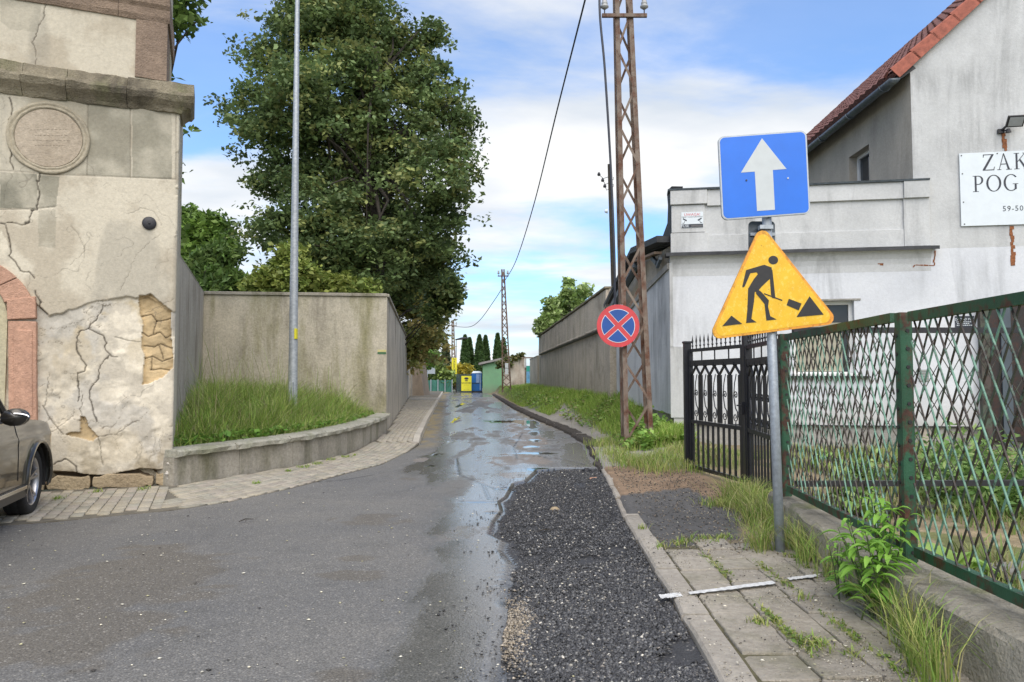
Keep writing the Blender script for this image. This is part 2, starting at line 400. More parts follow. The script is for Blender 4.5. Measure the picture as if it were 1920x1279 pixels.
band = sst(de, 1.0, 0.0) * (de > -.05) * (YY < 11.6)
wet = np.maximum(wet, 1.0 * band * (.45 + .55 * sst(n_a, .36, .56)))
wet = np.maximum(wet, .45 * sst(YY, 7.8, 11) * sst(n_b, .35, .6) * sst(XX, -2.2, -.8))
pud = np.zeros_like(XX)
def blob(cx, cy, rx, ry, seed=0, amp=.35):
    c = G(cx, cy); X0, Y0 = c.x, c.y
    l = G(cx - rx, cy).x; f = G(cx, cy - ry).y
    a = (X0 - l); b_ = (f - Y0)
    d = np.hypot((XX - X0) / a, (YY - Y0) / b_) + amp * (fbm(XX, YY, 5, 3, seed) - .5) * 2
    return sst(d, 1.15, .85)
for q in [(1018, 880, 40, 4.5), (862, 760, 5, 4), (856, 785, 6, 6), (850, 812, 7, 4), (845, 828, 6, 2.5), (999, 800, 9, 3), (1001, 812, 11, 4), (1003, 826, 12, 3.5), (997, 838, 15, 3), (990, 793, 24, 5), (948, 916, 22, 3), (905, 940, 40, 2), (820, 853, 10, 2.5), (808, 874, 9, 1.8), (1010, 850, 45, 2.5), (960, 790, 50, 3), (925, 960, 16, 2.5)]:
    pud = np.maximum(pud, blob(*q, seed=int(q[0]), amp=.5))
wet = np.maximum(wet, .9 * sst(de, .8, .3) * (de > -.05) * (YY < 11.6))
pud = np.maximum(pud, .72 * sst(de, .75, .15) * (de > -.05) * (YY < 11.6) * (.35 + .65 * sst(n_a, .30, .46)))
tint = np.zeros_like(XX)                                     # 1 = pale worn base course showing
brn = np.zeros_like(XX)
for q in [(230, 1090, 170, 60), (700, 975, 60, 10), (660, 1047, 30, 5), (640, 1080, 60, 9), (150, 1190, 140, 50), (640, 1265, 50, 14), (920, 892, 30, 6), (770, 898, 18, 3)]:
    brn = np.maximum(brn, blob(*q, seed=int(q[1]) + 3, amp=.9))
for q in [(990, 822, 30, 16), (968, 800, 22, 10), (925, 748, 26, 5), (970, 862, 60, 10), (980, 1002, 30, 6), (975, 1195, 30, 40), (960, 890, 28, 6), (870, 1000, 45, 12), (790, 862, 12, 4)]:
    tint = np.maximum(tint, blob(*q, seed=int(q[1]), amp=.6) * (.55 + .45 * n_b))
tint *= np.where((YY > 6) & (YY < 9), .6, 1)
wet = wet * (1 - .75 * np.clip(tint, 0, 1))
dirt = 1.3 * sst(.16 - rr_, 0, .12) * sst(YY, 14, 17) * sst(n_b, .3, .6) + sst(rr_, .86, .99) * sst(YY, 18, 24) * .8 * sst(n_b, .3, .5)
# long cracks and seams
crk = np.full(XX.shape, 1e9)
for c_ in ([(855, 860), (860, 890), (900, 905), (930, 915), (985, 920)], [(980, 812), (962, 840), (970, 860)], [(1000, 855), (1060, 862), (1100, 872)], [(520, 920), (560, 905), (640, 900), (700, 890)],
           [(1010, 905), (1060, 885), (1100, 880)], [(905, 905), (918, 935), (940, 935)]):
    crk = np.minimum(crk, dist_line(XX, YY, px2(c_)))
crack = sst(crk, .03, .004) * .8
ZZ = 0.012 * (fbm(XX, YY, .7, 3, 2) - .5)
ZZ = ZZ * (1 - pud) - .006 * pud - .008 * crack
# the surface drops into the broken-up strip, with a lip
lip = sst(XX - EX, -.015, .02) * (YY < e_y[-1]); ZZ = ZZ - .03 * lip
frac = np.clip((XX - EX) / np.maximum(XR(YY) - EX, .1), 0, 1); ZZ = ZZ + lip * .085 * frac ** 1.4 * sst(YY, 12.0, 9.5)
flat = np.clip(YY, 0, 1)
V = np.stack([XX, YY, ZZ], -1).reshape(-1, 3)
nr = len(rows); I = np.arange(nr * NC).reshape(nr, NC)
F = np.stack([I[:-1, :-1], I[:-1, 1:], I[1:, 1:], I[1:, :-1]], -1).reshape(-1, 4)
b = NB('wet patched asphalt')
aw = b.n('ShaderNodeAttribute', attribute_name='wet').outputs['Fac']; ap = b.n('ShaderNodeAttribute', attribute_name='pud').outputs['Fac']
at_ = b.n('ShaderNodeAttribute', attribute_name='tint').outputs['Fac']; adt = b.n('ShaderNodeAttribute', attribute_name='dirt').outputs['Fac']; ac = b.n('ShaderNodeAttribute', attribute_name='crk').outputs['Fac']
agp = b.n('ShaderNodeAttribute', attribute_name='patch').outputs['Fac']
wn_ = b.math('ADD', aw, b.rng(b.noise(2.6, 8, .68, vec=b.pos((1.3, .5, 1))), .3, .7, -.30, .30))
wf = b.rng(wn_, .18, .62)
base = b.mix(b.rng(b.noise(.55, 6, .6), .35, .65), (.19, .182, .165), (.145, .143, .138))
base = b.mix(b.rng(b.noise(3.2, 6, .65, dist=.6), .52, .72, 0, .5), base, (.10, .098, .09))
base = b.mix(b.math('MULTIPLY', b.n('ShaderNodeAttribute', attribute_name='brn').outputs['Fac'], .55), base, (.135, .115, .085)); base = b.mix(at_, base, (.25, .215, .185)); base = b.mix(adt, base, (.27, .215, .11))
base = b.mix(agp, base, (.05, .05, .052))
agg = b.n('ShaderNodeTexVoronoi'); agg.inputs['Scale'].default_value = 95; b.link(b.geo.outputs['Position'], agg.inputs['Vector'])
base = b.mix(.75, base, b.mix(b.rng(agg.outputs['Distance'], .05, .75), (1.45, 1.45, 1.45), (.55, .55, .55)), 'MULTIPLY')
sp2 = b.n('ShaderNodeSeparateColor'); b.link(agg.outputs['Color'], sp2.inputs[0])
base = b.mix(b.rng(sp2.outputs[0], .93, .97, 0, .55), base, (.38, .36, .32))
base = b.mix(b.math('MULTIPLY', wf, .22), base, (.05, .052, .056)); base = b.mix(b.rng(ap, .72, 1, 0, .8), base, (.02, .022, .024))
base = b.mix(ac, base, (.015, .015, .015))
rf = b.rng(wf, 0, 1, .75, .2); mixr = b.n('ShaderNodeMix', data_type='FLOAT'); b.link(ap, mixr.inputs[0]); b.link(rf, mixr.inputs[2]); mixr.inputs[3].default_value = .03
bs = b.n('ShaderNodeBump'); bs.inputs['Distance'].default_value = .012
hh = b.math('ADD', b.math('MULTIPLY', agg.outputs['Distance'], -.6), b.noise(18, 5, .6)); b.link(hh, bs.inputs['Height'])
st = b.rng(b.math('MAXIMUM', b.math('MULTIPLY', wf, .86), ap), 0, 1, .55, 0.0); b.link(st, bs.inputs['Strength']); b.link(bs.outputs[0], b.b.inputs['Normal'])
b.link(mixr.outputs[0], b.b.inputs['Roughness']); b.fin(base, spec=.5)
M['asphalt'] = b.m
road = np_mesh('road', V, F, M['asphalt'], None, smooth=True, attrs=dict(wet=wet, pud=pud, tint=np.clip(tint, 0, 1) * (1 - inpatch), dirt=np.clip(dirt, 0, 1), brn=brn, crk=crack * (1 - inpatch), patch=inpatch * 1.0))
tag(road, kind='structure')

# ---- right side ground: kerb strip, driveway, verge, bank and yard
ys = [-1.5]
while ys[-1] < 73: ys.append(ys[-1] + max(.06, ys[-1] ** 2 / 1942 * 3.2))
ys = np.array(ys); tc_ = np.concatenate([np.linspace(0, 3.2, 64), np.linspace(3.35, 14, 40)]); NX = len(tc_)
YV = np.repeat(ys[:, None], NX, 1); XV = XR(YV) + .02 + tc_[None]
ZV = H(XV, YV) - .012; XV[:, 0] = XR(YV[:, 0]) - .015; ZV[:, 0] = -.07
slabzone = (XV < 2.25) & (YV < 5.85); ZV = np.where(slabzone & (XV > XR(YV)), np.minimum(ZV, .087), ZV)
drive = in_poly(XV, YV, px2([(1150, 925), (1210, 912), (1290, 915), (1385, 955), (1385, 1010), (1290, 1022), (1240, 1035), (1165, 985)], .1))
brown = in_poly(XV, YV, px2([(1120, 872), (1290, 880), (1420, 915), (1470, 950), (1470, 985), (1385, 955), (1290, 915), (1155, 928)], .1))
n1_ = fbm(XV, YV, 1.3, 5, 21); n2_ = fbm(XV, YV, 6, 3, 22)
colr = np.zeros(XV.shape + (3,))
def C3(a): return np.array(a)[None, None]
soil = C3((.22, .18, .12)) * (.7 + .6 * n1_[..., None]); colr[:] = soil
path = sst(XV - XR(YV), 2.2, 1.5) * (YV > 11) * (YV < 34); pathc = C3((.30, .28, .25)) * (.7 + .6 * n1_[..., None])
colr = colr * (1 - path[..., None]) + pathc * path[..., None]
gr = sst(XWR(YV) - XV, .8, .4) * sst(YV, 16, 18) + sst(YV, 26, 32) * sst(XV - XR(YV), .3, .8); gr = np.clip(gr, 0, 1)[..., None]
colr = colr * (1 - gr) + C3((.10, .15, .04)) * (.7 + .6 * n1_[..., None]) * gr
colr[drive] = (np.array((.115, .112, .108)) * (.7 + .6 * n1_[drive][:, None]))
colr[brown] = (np.array((.27, .19, .125)) * (.6 + .8 * n2_[brown][:, None]))
yard = (XV > 2.75) & (YV < 14); colr[yard] = (np.array((.30, .24, .15)) * (.55 + .9 * n2_[yard][:, None]))
yg = yard & (n1_ > .5); colr[yg] = (np.array((.16, .17, .07)) * (.6 + .8 * n2_[yg][:, None]))
colr[slabzone] = (.12, .11, .065)
nr2 = len(ys); I = np.arange(nr2 * NX).reshape(nr2, NX)
F = np.stack([I[:-1, :-1], I[:-1, 1:], I[1:, 1:], I[1:, :-1]], -1).reshape(-1, 4)
M['soil'] = m_attr('mixed soil and paving', .92, .85, 28, .9, 40, .2)
tag(np_mesh('verge', np.stack([XV, YV, ZV], -1).reshape(-1, 3), F, M['soil'], None, colr.reshape(-1, 3), True), kind='structure')

# ---- left pavement bed
PB = [(-14, -4)] ; ysl = [5.0]
while ysl[-1] < 73: ysl.append(ysl[-1] + max(.1, ysl[-1] * .03))
ysl = np.array(ysl)
def ZP(y): return .014 + .085 * sst(y, 13.5, 17)      # top of the pavement paving
mb = MB(); vs = []; fs = []
for i, y in enumerate(ysl):
    xl = float(XL(y)); xw = float(XW(y)) - .15 if y > 6.6 else -16
    xl_ = xl - (.0 if y < 15.4 else .1)
    vs += [(xw, y, float(ZP(y)) - .012), (xl_, y, float(ZP(y)) - .012), (xl_ + .0, y, -.05)]
    if i: a = 3 * i; fs += [(a - 3, a - 2, a + 1, a), (a - 2, a - 1, a + 2, a + 1)]
mb.add(vs, fs); pav = tag(mb.build('pavement', m_plain('sandy joints', (.14, .125, .095), .95, 0, .3, 12, .4)), kind='structure')

M['brick'] = m_attr('concrete paving bricks', .9, .6, 40, .5, 70, .2)
bricks = []
def brick_col():
    k = rnd.uniform(.86, 1.1); c = rnd.choice([(.38, .345, .28), (.40, .36, .28), (.37, .33, .275), (.34, .32, .26)]); return tuple(q * k for q in c)
# zone A: in front of the gateway, courses square to the wall; zone B: running along the curved path
def quad_in(c, poly): return all(in_poly(np.array([q[0]]), np.array([q[1]]), poly)[0] for q in c)
wd_ = Vector((-.926, -.379)); wn2 = Vector((.379, -.926)); o_ = Vector((-4.30, 9.66))
zoneA = [(-4.32, 9.66), (-7.5, 8.36), (-8.6, 5.9), (-4.89, 7.10), (-4.45, 7.29), (-4.03, 7.63), (-3.62, 7.89)]
pitch_w, pitch_l = .118, .205
for i in range(0, 36):
    off = (i % 2) * .1
    for j in range(0, 14):
        a0 = i * pitch_w; b0 = .03 + j * pitch_l - off
        c = [o_ + wd_ * (a0 + da) + wn2 * (b0 + db) for da, db in ((.005, .010), (pitch_w - .005, .010), (pitch_w - .005, pitch_l - .010), (.005, pitch_l - .010))]
        if quad_in(c, zoneA): bricks.append(c)
def Wd(y): return float(XW(y)), float(XL(y)) - (.16 if y > 15.4 else .02)
y = 8.0; k = 0
while y < 48:
    st_ = .205 if y < 26 else .41
    xw0, xl0 = Wd(y); xw1, xl1 = Wd(y + st_)
    nb = int((xl0 - xw0) / .108) + 1
    for j in range(nb):
        t0, t1 = j * .108, (j + 1) * .108 - .008
        o2 = (j % 2) * st_ / 2
        ya, yb = y + o2 + .004, y + o2 + st_ - .004
        def X_(yy, t): a_, b_ = Wd(yy); return b_ - t
        c = [Vector((X_(ya, t1), ya)), Vector((X_(ya, t0), ya)), Vector((X_(yb, t0), yb)), Vector((X_(yb, t1), yb))]
        if all(p.x > Wd(p.y)[0] + .0 for p in c) and not quad_in([(sum(p.x for p in c) / 4, sum(p.y for p in c) / 4)], zoneA): bricks.append(c)
    y += st_
bricks.sort(key=lambda c: c[0].length)
far_v, far_f, far_c = [], [], []
for i, c in enumerate(bricks):
    jz = rnd.uniform(-.003, .003); col = brick_col()
    ym = sum(p.y for p in c) / 4
    ctr = sum((Vector((p.x, p.y)) for p in c), Vector((0, 0))) / 4
    vt = [(p.x, p.y, float(ZP(p.y)) + jz + rnd.uniform(-.001, .001)) for p in c]
    vm = []
    for p in c:
        q = ctr + (Vector((p.x, p.y)) - ctr) * .94; vm.append((q.x, q.y, float(ZP(p.y)) + jz + .003))
    lo = [(a, b_, z - .02) for a, b_, z in vt]
    V_ = vm + vt + lo; F_ = [(0, 1, 2, 3)] + [(a, a + 4, (a + 1) % 4 + 4, (a + 1) % 4) for a in range(4)] + [(a + 4, a + 8, (a + 1) % 4 + 8, (a + 1) % 4 + 4) for a in range(4)]
    if i < 300 and ym < 12:
        np_mesh('brick', np.array(V_), np.array(F_), M['brick'], pav, np.tile(col, (12, 1)))
    else:
        b0 = len(far_v); far_v += V_; far_f += [tuple(b0 + q for q in f) for f in F_]; far_c += [col] * 12
o = np_mesh('bricks_beyond', far_v, far_f, M['brick'], pav, np.array(far_c)); o['kind'] = 'stuff'
M['kerb_pale'] = m_render('pale kerb concrete', (.52, .48, .41), (.42, .39, .33), (.2, .18, .15), .4, bump=.5, fine=90)
# kerb stones, left: from the dropped end into the distance
y = 15.4
while y < 66:
    y1 = y + 1.0; xa = float(XL(y)); xb = float(XL(y1))
    zt = .035 if y < 15.5 else .11
    m_ = MB(); z0 = .06 if y < 15.5 else .135
    m_.hexa([(xa - .15, y + .008, -.03), (xa + .005, y + .008, -.03), (xb, y1 - .008, -.03), (xb - .15, y1 - .008, -.03), (xa - .15, y + .008, z0), (xa - .012, y + .008, z0), (xb - .012, y1 - .008, .135), (xb - .15, y1 - .008, .135)])
    m_.build('kerb_stone', M['kerb_pale'], pav, bevel=.01); y = y1

# ---- right pavement of square slabs and kerb stones
sl = bpy.data.objects.new('slab_pavement', None); COL.objects.link(sl); sl.location = (1.5, 4.5, .1); tag(sl, kind='structure')
kx = lambda y: float(XR(y))
for r_ in range(0, 12):
    for c_ in range(0, 5):
        y0 = 2.35 + r_ * .305; x0 = kx(y0) + .172 + c_ * .268
        if x0 + .2 > 2.33: continue
        if y0 > 5.3 and c_ == 0 and r_ > 10: continue
        dz = rnd.uniform(-.008, .004); tl = rnd.uniform(-.006, .006); tl2 = rnd.uniform(-.006, .006)
        g = .004; j = lambda: rnd.uniform(-.003, .003)
        ps = [(x0 + g + j(), y0 + g + j()), (x0 + .268 - g + j(), y0 + g + j()), (x0 + .268 - g + j(), y0 + .305 - g + j()), (x0 + g + j(), y0 + .305 - g + j())]
        zt = [.10 + dz - tl - tl2, .10 + dz + tl - tl2, .10 + dz + tl + tl2, .10 + dz - tl + tl2]
        m_ = MB(); m_.hexa([(a, b_, .02) for a, b_ in ps] + [(a, b_, z) for (a, b_), z in zip(ps, zt)])
        m_.build('slab', M['slab'], sl, bevel=.009)
def kerb_r(y0, y1, zt, side=0):
    n = 4; m_ = MB(); vs = []; fs = []
    jit = [(rnd.uniform(-.008, .008), rnd.uniform(-.008, .006)) for _ in range(n + 1)]
    for i in range(n + 1):
        yy = y0 + (y1 - y0) * i / n; x = kx(yy); jx, jz = jit[i]
        vs += [(x + jx, yy, -.05), (x + jx + .003, yy, zt - .015 + jz), (x + .018 + jx, yy, zt + jz), (x + .15, yy, zt + jz * .5), (x + .15, yy, -.05)]
        if i:
            a = 5 * i
            fs += [(a - 5 + q, a - 4 + q, a + 1 + q, a + q) for q in range(4)]
    fs += [(0, 1, 2, 3, 4), tuple(range(5 * n, 5 * n + 5))[::-1]]
    m_.add(vs, fs); return m_.build('kerb_stone', M['kerb'], sl)
y = 1.2
while y < 7.15:
    kerb_r(y + .006, min(y + .98, 7.2) - .006, .098 + rnd.uniform(-.006, .006)); y += .98
kerb_r(7.22, 8.32, .055); kerb_r(8.35, 9.2, .07); kerb_r(9.23, 10.2, .075); kerb_r(10.23, 11.0, .06)
bpy.context.view_layer.update()
inv_sl = Matrix.Translation(-sl.location)
for c_ in sl.children: c_.matrix_parent_inverse = inv_sl
# painted stripe across the slabs
def stripe(pts, w0, w1, name='painted_stripe', zs_=.1155):
    m_ = MB(); vs = []; fs = []; n = 26
    for i in range(n + 1):
        t = i / n; x = pts[0][0] + (pts[1][0] - pts[0][0]) * t; y = pts[0][1] + (pts[1][1] - pts[0][1]) * t; w_ = (w0 + (w1 - w0) * t) * rnd.uniform(.7, 1.1)
        vs += [(x, y - w_ / 2 + rnd.uniform(-.004, .004), zs_), (x, y + w_ / 2, zs_)]
        if i: a = 2 * i; fs.append((a - 2, a, a + 1, a - 1))
    m_.add(vs, fs); return tag(m_.build(name, M['white_paint'], fix=False), kind='structure')
stripe([G(1237, 1121, .1).xy, G(1278, 1117, .1).xy], .085, .08, zs_=.108); stripe([G(1292, 1117, .1).xy, G(1452, 1096, .1).xy], .055, .075); stripe([G(1478, 1090, .1).xy, G(1532, 1083, .1).xy], .06, .06)

# ---- broken kerb lip of the verge further on (crumbled asphalt edge)
vs, fs = [], []; yy = 11.0; i = 0; rr2 = random.Random(3)
while yy < 60:
    x = float(XR(yy)); j = .09 * mnoise.noise(Vector((yy * 1.3, 0, 7))) + .03 * mnoise.noise(Vector((yy * 6, 0, 7))); zt = float(H(x + .12, yy)) * min(1, .45 + (yy - 11) * .15) + .025 * mnoise.noise(Vector((yy * 5, 3, 7)))
    vs += [(x - .03 + j, yy, -.04), (x + .0 + j, yy, zt * .6), (x + .04 + j + rr2.uniform(0, .03), yy, zt), (x + .25, yy, zt - .004)]
    if i: a = 4 * i; fs += [(a - 4 + q, a + q, a + 1 + q, a - 3 + q) for q in range(3)]
    i += 1; yy += .035 + yy * .003
m_ = MB(); m_.add(vs, fs)
tag(m_.build('broken_kerb', m_plain('crumbled dark edge', (.05, .042, .035), .95, 0, .5, 14, 1., 25)), kind='structure')

# ---- broken-up strip: loose stones
def scatter_stones(name, n, sampler, smin, smax, colors, z=.0, seed=1, flat=.6):
    r = np.random.default_rng(seed); xy = sampler(r, n); n = len(xy)
    base = np.array([(1, 0, 0), (-1, 0, 0), (0, 1, 0), (0, -1, 0), (0, 0, 1), (0, 0, -1)], float)
    tri = np.array([(0, 2, 4), (2, 1, 4), (1, 3, 4), (3, 0, 4), (2, 0, 5), (1, 2, 5), (3, 1, 5), (0, 3, 5)])
    s = r.uniform(0, 1, n) ** 2 * (smax - smin) + smin
    V = base[None] * r.uniform(.55, 1.25, (n, 6, 1)) + r.uniform(-.25, .25, (n, 6, 3))
    a = r.uniform(0, 6.28, n); ca, sa = np.cos(a)[:, None], np.sin(a)[:, None]
    x = V[..., 0] * ca - V[..., 1] * sa; y = (V[..., 0] * sa + V[..., 1] * ca) * .75; zz = V[..., 2] * flat
    W = np.stack([x * s[:, None] + xy[:, 0:1], y * s[:, None] + xy[:, 1:2], zz * s[:, None] + xy[:, 2:3] + s[:, None] * .3 + z], -1).reshape(-1, 3)
    Fx = (tri[None] + (np.arange(n) * 6)[:, None, None]).reshape(-1, 3)
    cols = np.array(colors)[r.integers(0, len(colors), n)] * r.uniform(.6, 1.4, (n, 1)); cols = np.repeat(cols, 6, 0)
    return tag(np_mesh(name, W, Fx, M['stone'], None, cols), kind='stuff')
M['stone'] = m_attr('loose stones', .5, .5, 90, 0, spec=.45)
def patch_sampler(r, n):
    y = 1 / r.uniform(1 / 12.2, 1 / 3.0, n); u = r.uniform(0, 1, n)
    ex = np.interp(y, e_y, e_x); xr = XR(y) - .01; x = ex + .02 + (xr - ex) * u
    dens = fbm(x, y, 2.2, 3, 31)
    edge_ = np.minimum(x - ex, .25) / .25
    keep = (r.uniform(0, 1, n) < sst(dens * (.35 + .65 * edge_), .16, .40)) & (x < xr)
    z = -.028 + .02 * fbm(x, y, 1.5, 3, 5) * sst(x - ex, 0, .3) + .085 * np.clip(u, 0, 1) ** 1.4 * sst(y, 12.0, 9.5)
    return np.stack([x, y, z], 1)[keep]
dk = [(.038, .038, .039), (.07, .07, .072), (.05, .05, .052), (.12, .12, .12)]
scatter_stones('gravel', 100000, patch_sampler, .0035, .0165, dk * 16 + [(.30, .29, .26), (.22, .2, .175), (.5, .47, .4)], 0, 3)
def spill(r, n):
    y = 1 / r.uniform(1 / 12, 1 / 3.0, n); x = np.interp(y, e_y, e_x) - np.abs(r.normal(0, .16, n)); k = r.uniform(0, 1, n) < .25 + .75 * (fbm(x, y, 1.5, 2, 35) > .5); return np.stack([x, y, np.full(n, .0)], 1)[k]
scatter_stones('gravel', 1100, spill, .003, .014, dk * 3 + [(.3, .28, .24)], 0, 23)
def tan_sampler(r, n):
    c = G(975, 1195); a = r.normal(0, .12, n); b_ = r.normal(0, .26, n); x = c.x + a; y = c.y + .2 + b_
    k = (x > np.interp(y, e_y, e_x) + .01) & (y > 3); return np.stack([x, y, np.full(n, -.018)], 1)[k]
scatter_stones('tan_gravel', 3000, tan_sampler, .004, .014, [(.30, .25, .18), (.38, .33, .26), (.22, .19, .15)], 0, 4)
# petals, grit and crumbs lying about on road and pavements
def crumbs(r, n):
    y = 1 / r.uniform(1 / 16, 1 / 3.0, n); x = r.uniform(-7, 2.2, n); k = (x > XL(y) - .9 * (r.uniform(0, 1, n) < .3)) & (x > XW(np.maximum(y, 6.6)) + .05)
    z = np.where(x > XR(y), .11, np.where(x < XL(y), ZP(y) + .005, .004)); return np.stack([x, y, z], 1)[k]
scatter_stones('fallen_petals', 1300, crumbs, .005, .016, [(.75, .70, .55), (.65, .62, .52), (.45, .42, .25), (.04, .035, .03)], 0, 6, .3)
def drv(r, n):
    y = r.uniform(5.5, 11.5, n); x = XR(y) + r.uniform(.15, 1.6, n); k = x < 2.5
    return np.stack([x, y, H(x, y) - .008], 1)[k]
scatter_stones('driveway_grit', 5000, drv, .004, .014, [(.17, .13, .09), (.08, .075, .07), (.30, .26, .2), (.05, .05, .05)], 0, 8)

def slabgrit(r, n):
    y = 1 / r.uniform(1 / 6.2, 1 / 2.4, n); x = XR(y) + r.uniform(.02, 1.25, n); k = (x < 2.2) & (r.uniform(0, 1, n) < sst(fbm(x, y, 2.5, 3, 33), .35, .65) + .1)
    return np.stack([x, y, np.full(n, .106)], 1)[k]
scatter_stones('slab_grit', 9000, slabgrit, .0025, .008, [(.50, .46, .38), (.35, .31, .25), (.10, .09, .08), (.28, .25, .18)], 0, 18)

# ================================================================== OLD GATEWAY (left)
GP = perp_plane((-4.43, 9.70), (-.926, -.379))
gh = lambda x, y: GP.hit(x, y)
gate = thing('old_gateway', 'crumbling cream plastered gateway with round stone medallion and pink stone arch', 'gateway', tuple(GP.to3(0, 0)))
M['plaster'] = m_attr('crumbling lime plaster', .93, .35, 26, .45, 45, .2)
S1 = 2.25
def relief(z0, z1, s0, name):
    st = .0095; ss = np.arange(s0, S1, st); zz = np.arange(z0, z1 + st, st); S, Z = np.meshgrid(ss, zz)
    nA = fbm(S, Z, 1.1, 6, 41); nB = fbm(S, Z, 5, 5, 42); nC = fbm(S + 9, Z, 2.2, 5, 43); nD = fbm(S, Z * .3, 2.4, 5, 44); nE = fbm(S, Z, 14, 3, 47)
    O = .010 * (nA - .5) + .006 * (nB - .5)
    cream = np.array((.57, .52, .415)); pale = np.array((.66, .60, .485)); gr = np.array((.40, .345, .26)); tan = np.array((.50, .38, .22)); dark = np.array((.10, .085, .065))
    c = cream[None, None] * (.86 + .28 * nA[..., None])
    f = (sst(nC, .46, .64) * .62)[..., None]; c = c * (1 - f) + gr * f
    f = (sst(nD, .56, .70) * .35)[..., None]; c = c * (1 - f) + np.array((.25, .235, .2)) * f
    # lower, older coat below the jagged break
    brk = [gh(*p) for p in [(60, 560), (78, 575), (92, 590), (118, 585), (130, 577), (142, 578), (165, 566), (200, 562), (236, 553), (255, 556), (278, 553), (300, 568), (312, 580), (345, 584)]]
    bx = np.array([p[0] for p in brk]); bz = np.array([p[1] for p in brk]); k = np.argsort(bx)
    bl = np.interp(S, bx[k], bz[k]) + .03 * (nE - .5) + .05 * (nB - .5)
    low = Z < bl
    f = sst(bl - Z, 0, .02)[..., None]; O -= .022 * f[..., 0]
    cl = pale * (.78 + .42 * nB[..., None]); ff = (sst(nC, .5, .62) * .6)[..., None]; cl = cl * (1 - ff) + np.array((.44, .42, .38)) * ff
    ft = (sst(fbm(S, Z, 2.6, 5, 52), .57, .66) * sst(bl - Z, 1.3, .05) * .7)[..., None]; cl = cl * (1 - ft) + np.array((.50, .41, .26)) * ft
    ft = (sst(fbm(S, Z, 7, 5, 57), .52, .60) * .45)[..., None]; cl = cl * (1 - ft) + np.array((.44, .40, .33)) * ft
    ft = (sst(fbm(S + 3, Z, 1.7, 5, 58), .52, .62) * .45)[..., None]; cl = cl * (1 - ft) + np.array((.50, .43, .31)) * ft
    ft = (sst(fbm(S, Z, 3.3, 5, 53), .55, .68) * sst(Z, .9, .3) * .7)[..., None]; cl = cl * (1 - ft) + np.array((.38, .32, .22)) * ft
    O += (-.02 * sst(fbm(S, Z, 2.1, 4, 54), .48, .62) + .012 * (nB - .5)) * f[..., 0]
    c = c * (1 - f) + cl * f
    # bare stone patches
    for poly, col, dep in (([(262, 555), (285, 553), (305, 570), (322, 583), (322, 620), (326, 690), (300, 708), (266, 722), (270, 668), (263, 650), (266, 610), (261, 585)], tan, .05),
                           ([(150, 780), (160, 783), (165, 800), (182, 818), (172, 826), (150, 822), (122, 816), (135, 812), (148, 808)], tan * .85, .04),
                           ([(0, 430), (0, 500), (25, 498), (12, 450)], cream * 1.05, .0)):
        pp = [gh(*q) for q in poly]
        wob = .05 * (nB - .5) + .03 * (nE - .5)
        ins = in_poly(S + wob, Z + wob, pp)
        O[ins] -= dep * (.7 + .6 * nC[ins]); c[ins] = col * (.62 + .75 * nB[ins][:, None])
        if dep > .045:      # courses of rough stone inside the patch
            O[ins] += .05 * (fbm(S, Z * 1.6, 6, 5, 66)[ins] - .5); c[ins] *= (.7 + .6 * fbm(S, Z * 2, 4, 4, 67)[ins])[:, None]
            for q_ in ([(262, 592), (282, 588), (292, 600), (322, 596)], [(262, 622), (276, 632), (300, 622), (312, 634), (326, 628)], [(266, 648), (290, 652), (302, 646), (326, 655)], [(268, 674), (286, 670), (304, 680), (326, 672)], [(280, 695), (300, 692), (322, 697)], [(292, 600), (286, 626)], [(300, 650), (306, 676)], [(284, 672), (282, 694)]):
                l = dist_line(S + .06 * (nB - .5), Z + .07 * (nC - .5) + .05 * (nB - .5), [gh(*q) for q in q_])
                g_ = sst(l, .010, .002) * ins; O -= .02 * g_; c = c * (1 - .75 * g_[..., None]) + dark * .75 * g_[..., None]
    # slabs of old facing left and right of the medallion
    for poly, a in (([(165, 188), (245, 192), (245, 332), (162, 328)], .55), ([(248, 192), (322, 196), (322, 336), (248, 333)], .6), ([(0, 322), (70, 326), (70, 392), (0, 390)], .75), ([(72, 328), (112, 332), (105, 388), (72, 390)], .6), ([(72, 395), (105, 393), (103, 465), (72, 462)], .3), ([(0, 0), (80, 0), (70, 60), (20, 55), (0, 40)], .5), ([(0, 178), (22, 180), (22, 320), (0, 318)], .25), ([(22, 182), (165, 188), (162, 328), (22, 320)], .35)):
        ins = in_poly(S, Z, [gh(*q) for q in poly]).astype(float) * a * (.55 + .75 * sst(nC, .3, .6)); ins = np.clip(ins, 0, 1)[..., None]
        c = c * (1 - ins) + np.array((.235, .225, .175)) * (.7 + .6 * nB[..., None]) * ins
    for l_ in ([(165, 190), (163, 328)], [(245, 192), (245, 333)], [(0, 320), (100, 327), (330, 336)], [(0, 393), (60, 392), (102, 388)], [(330, 190), (330, 334)]):
        l = dist_line(S, Z, [gh(*q) for q in l_]); g_ = sst(l, .014, .003); O -= .006 * g_; c = c * (1 - .35 * g_[..., None]) + dark * .35 * g_[..., None]
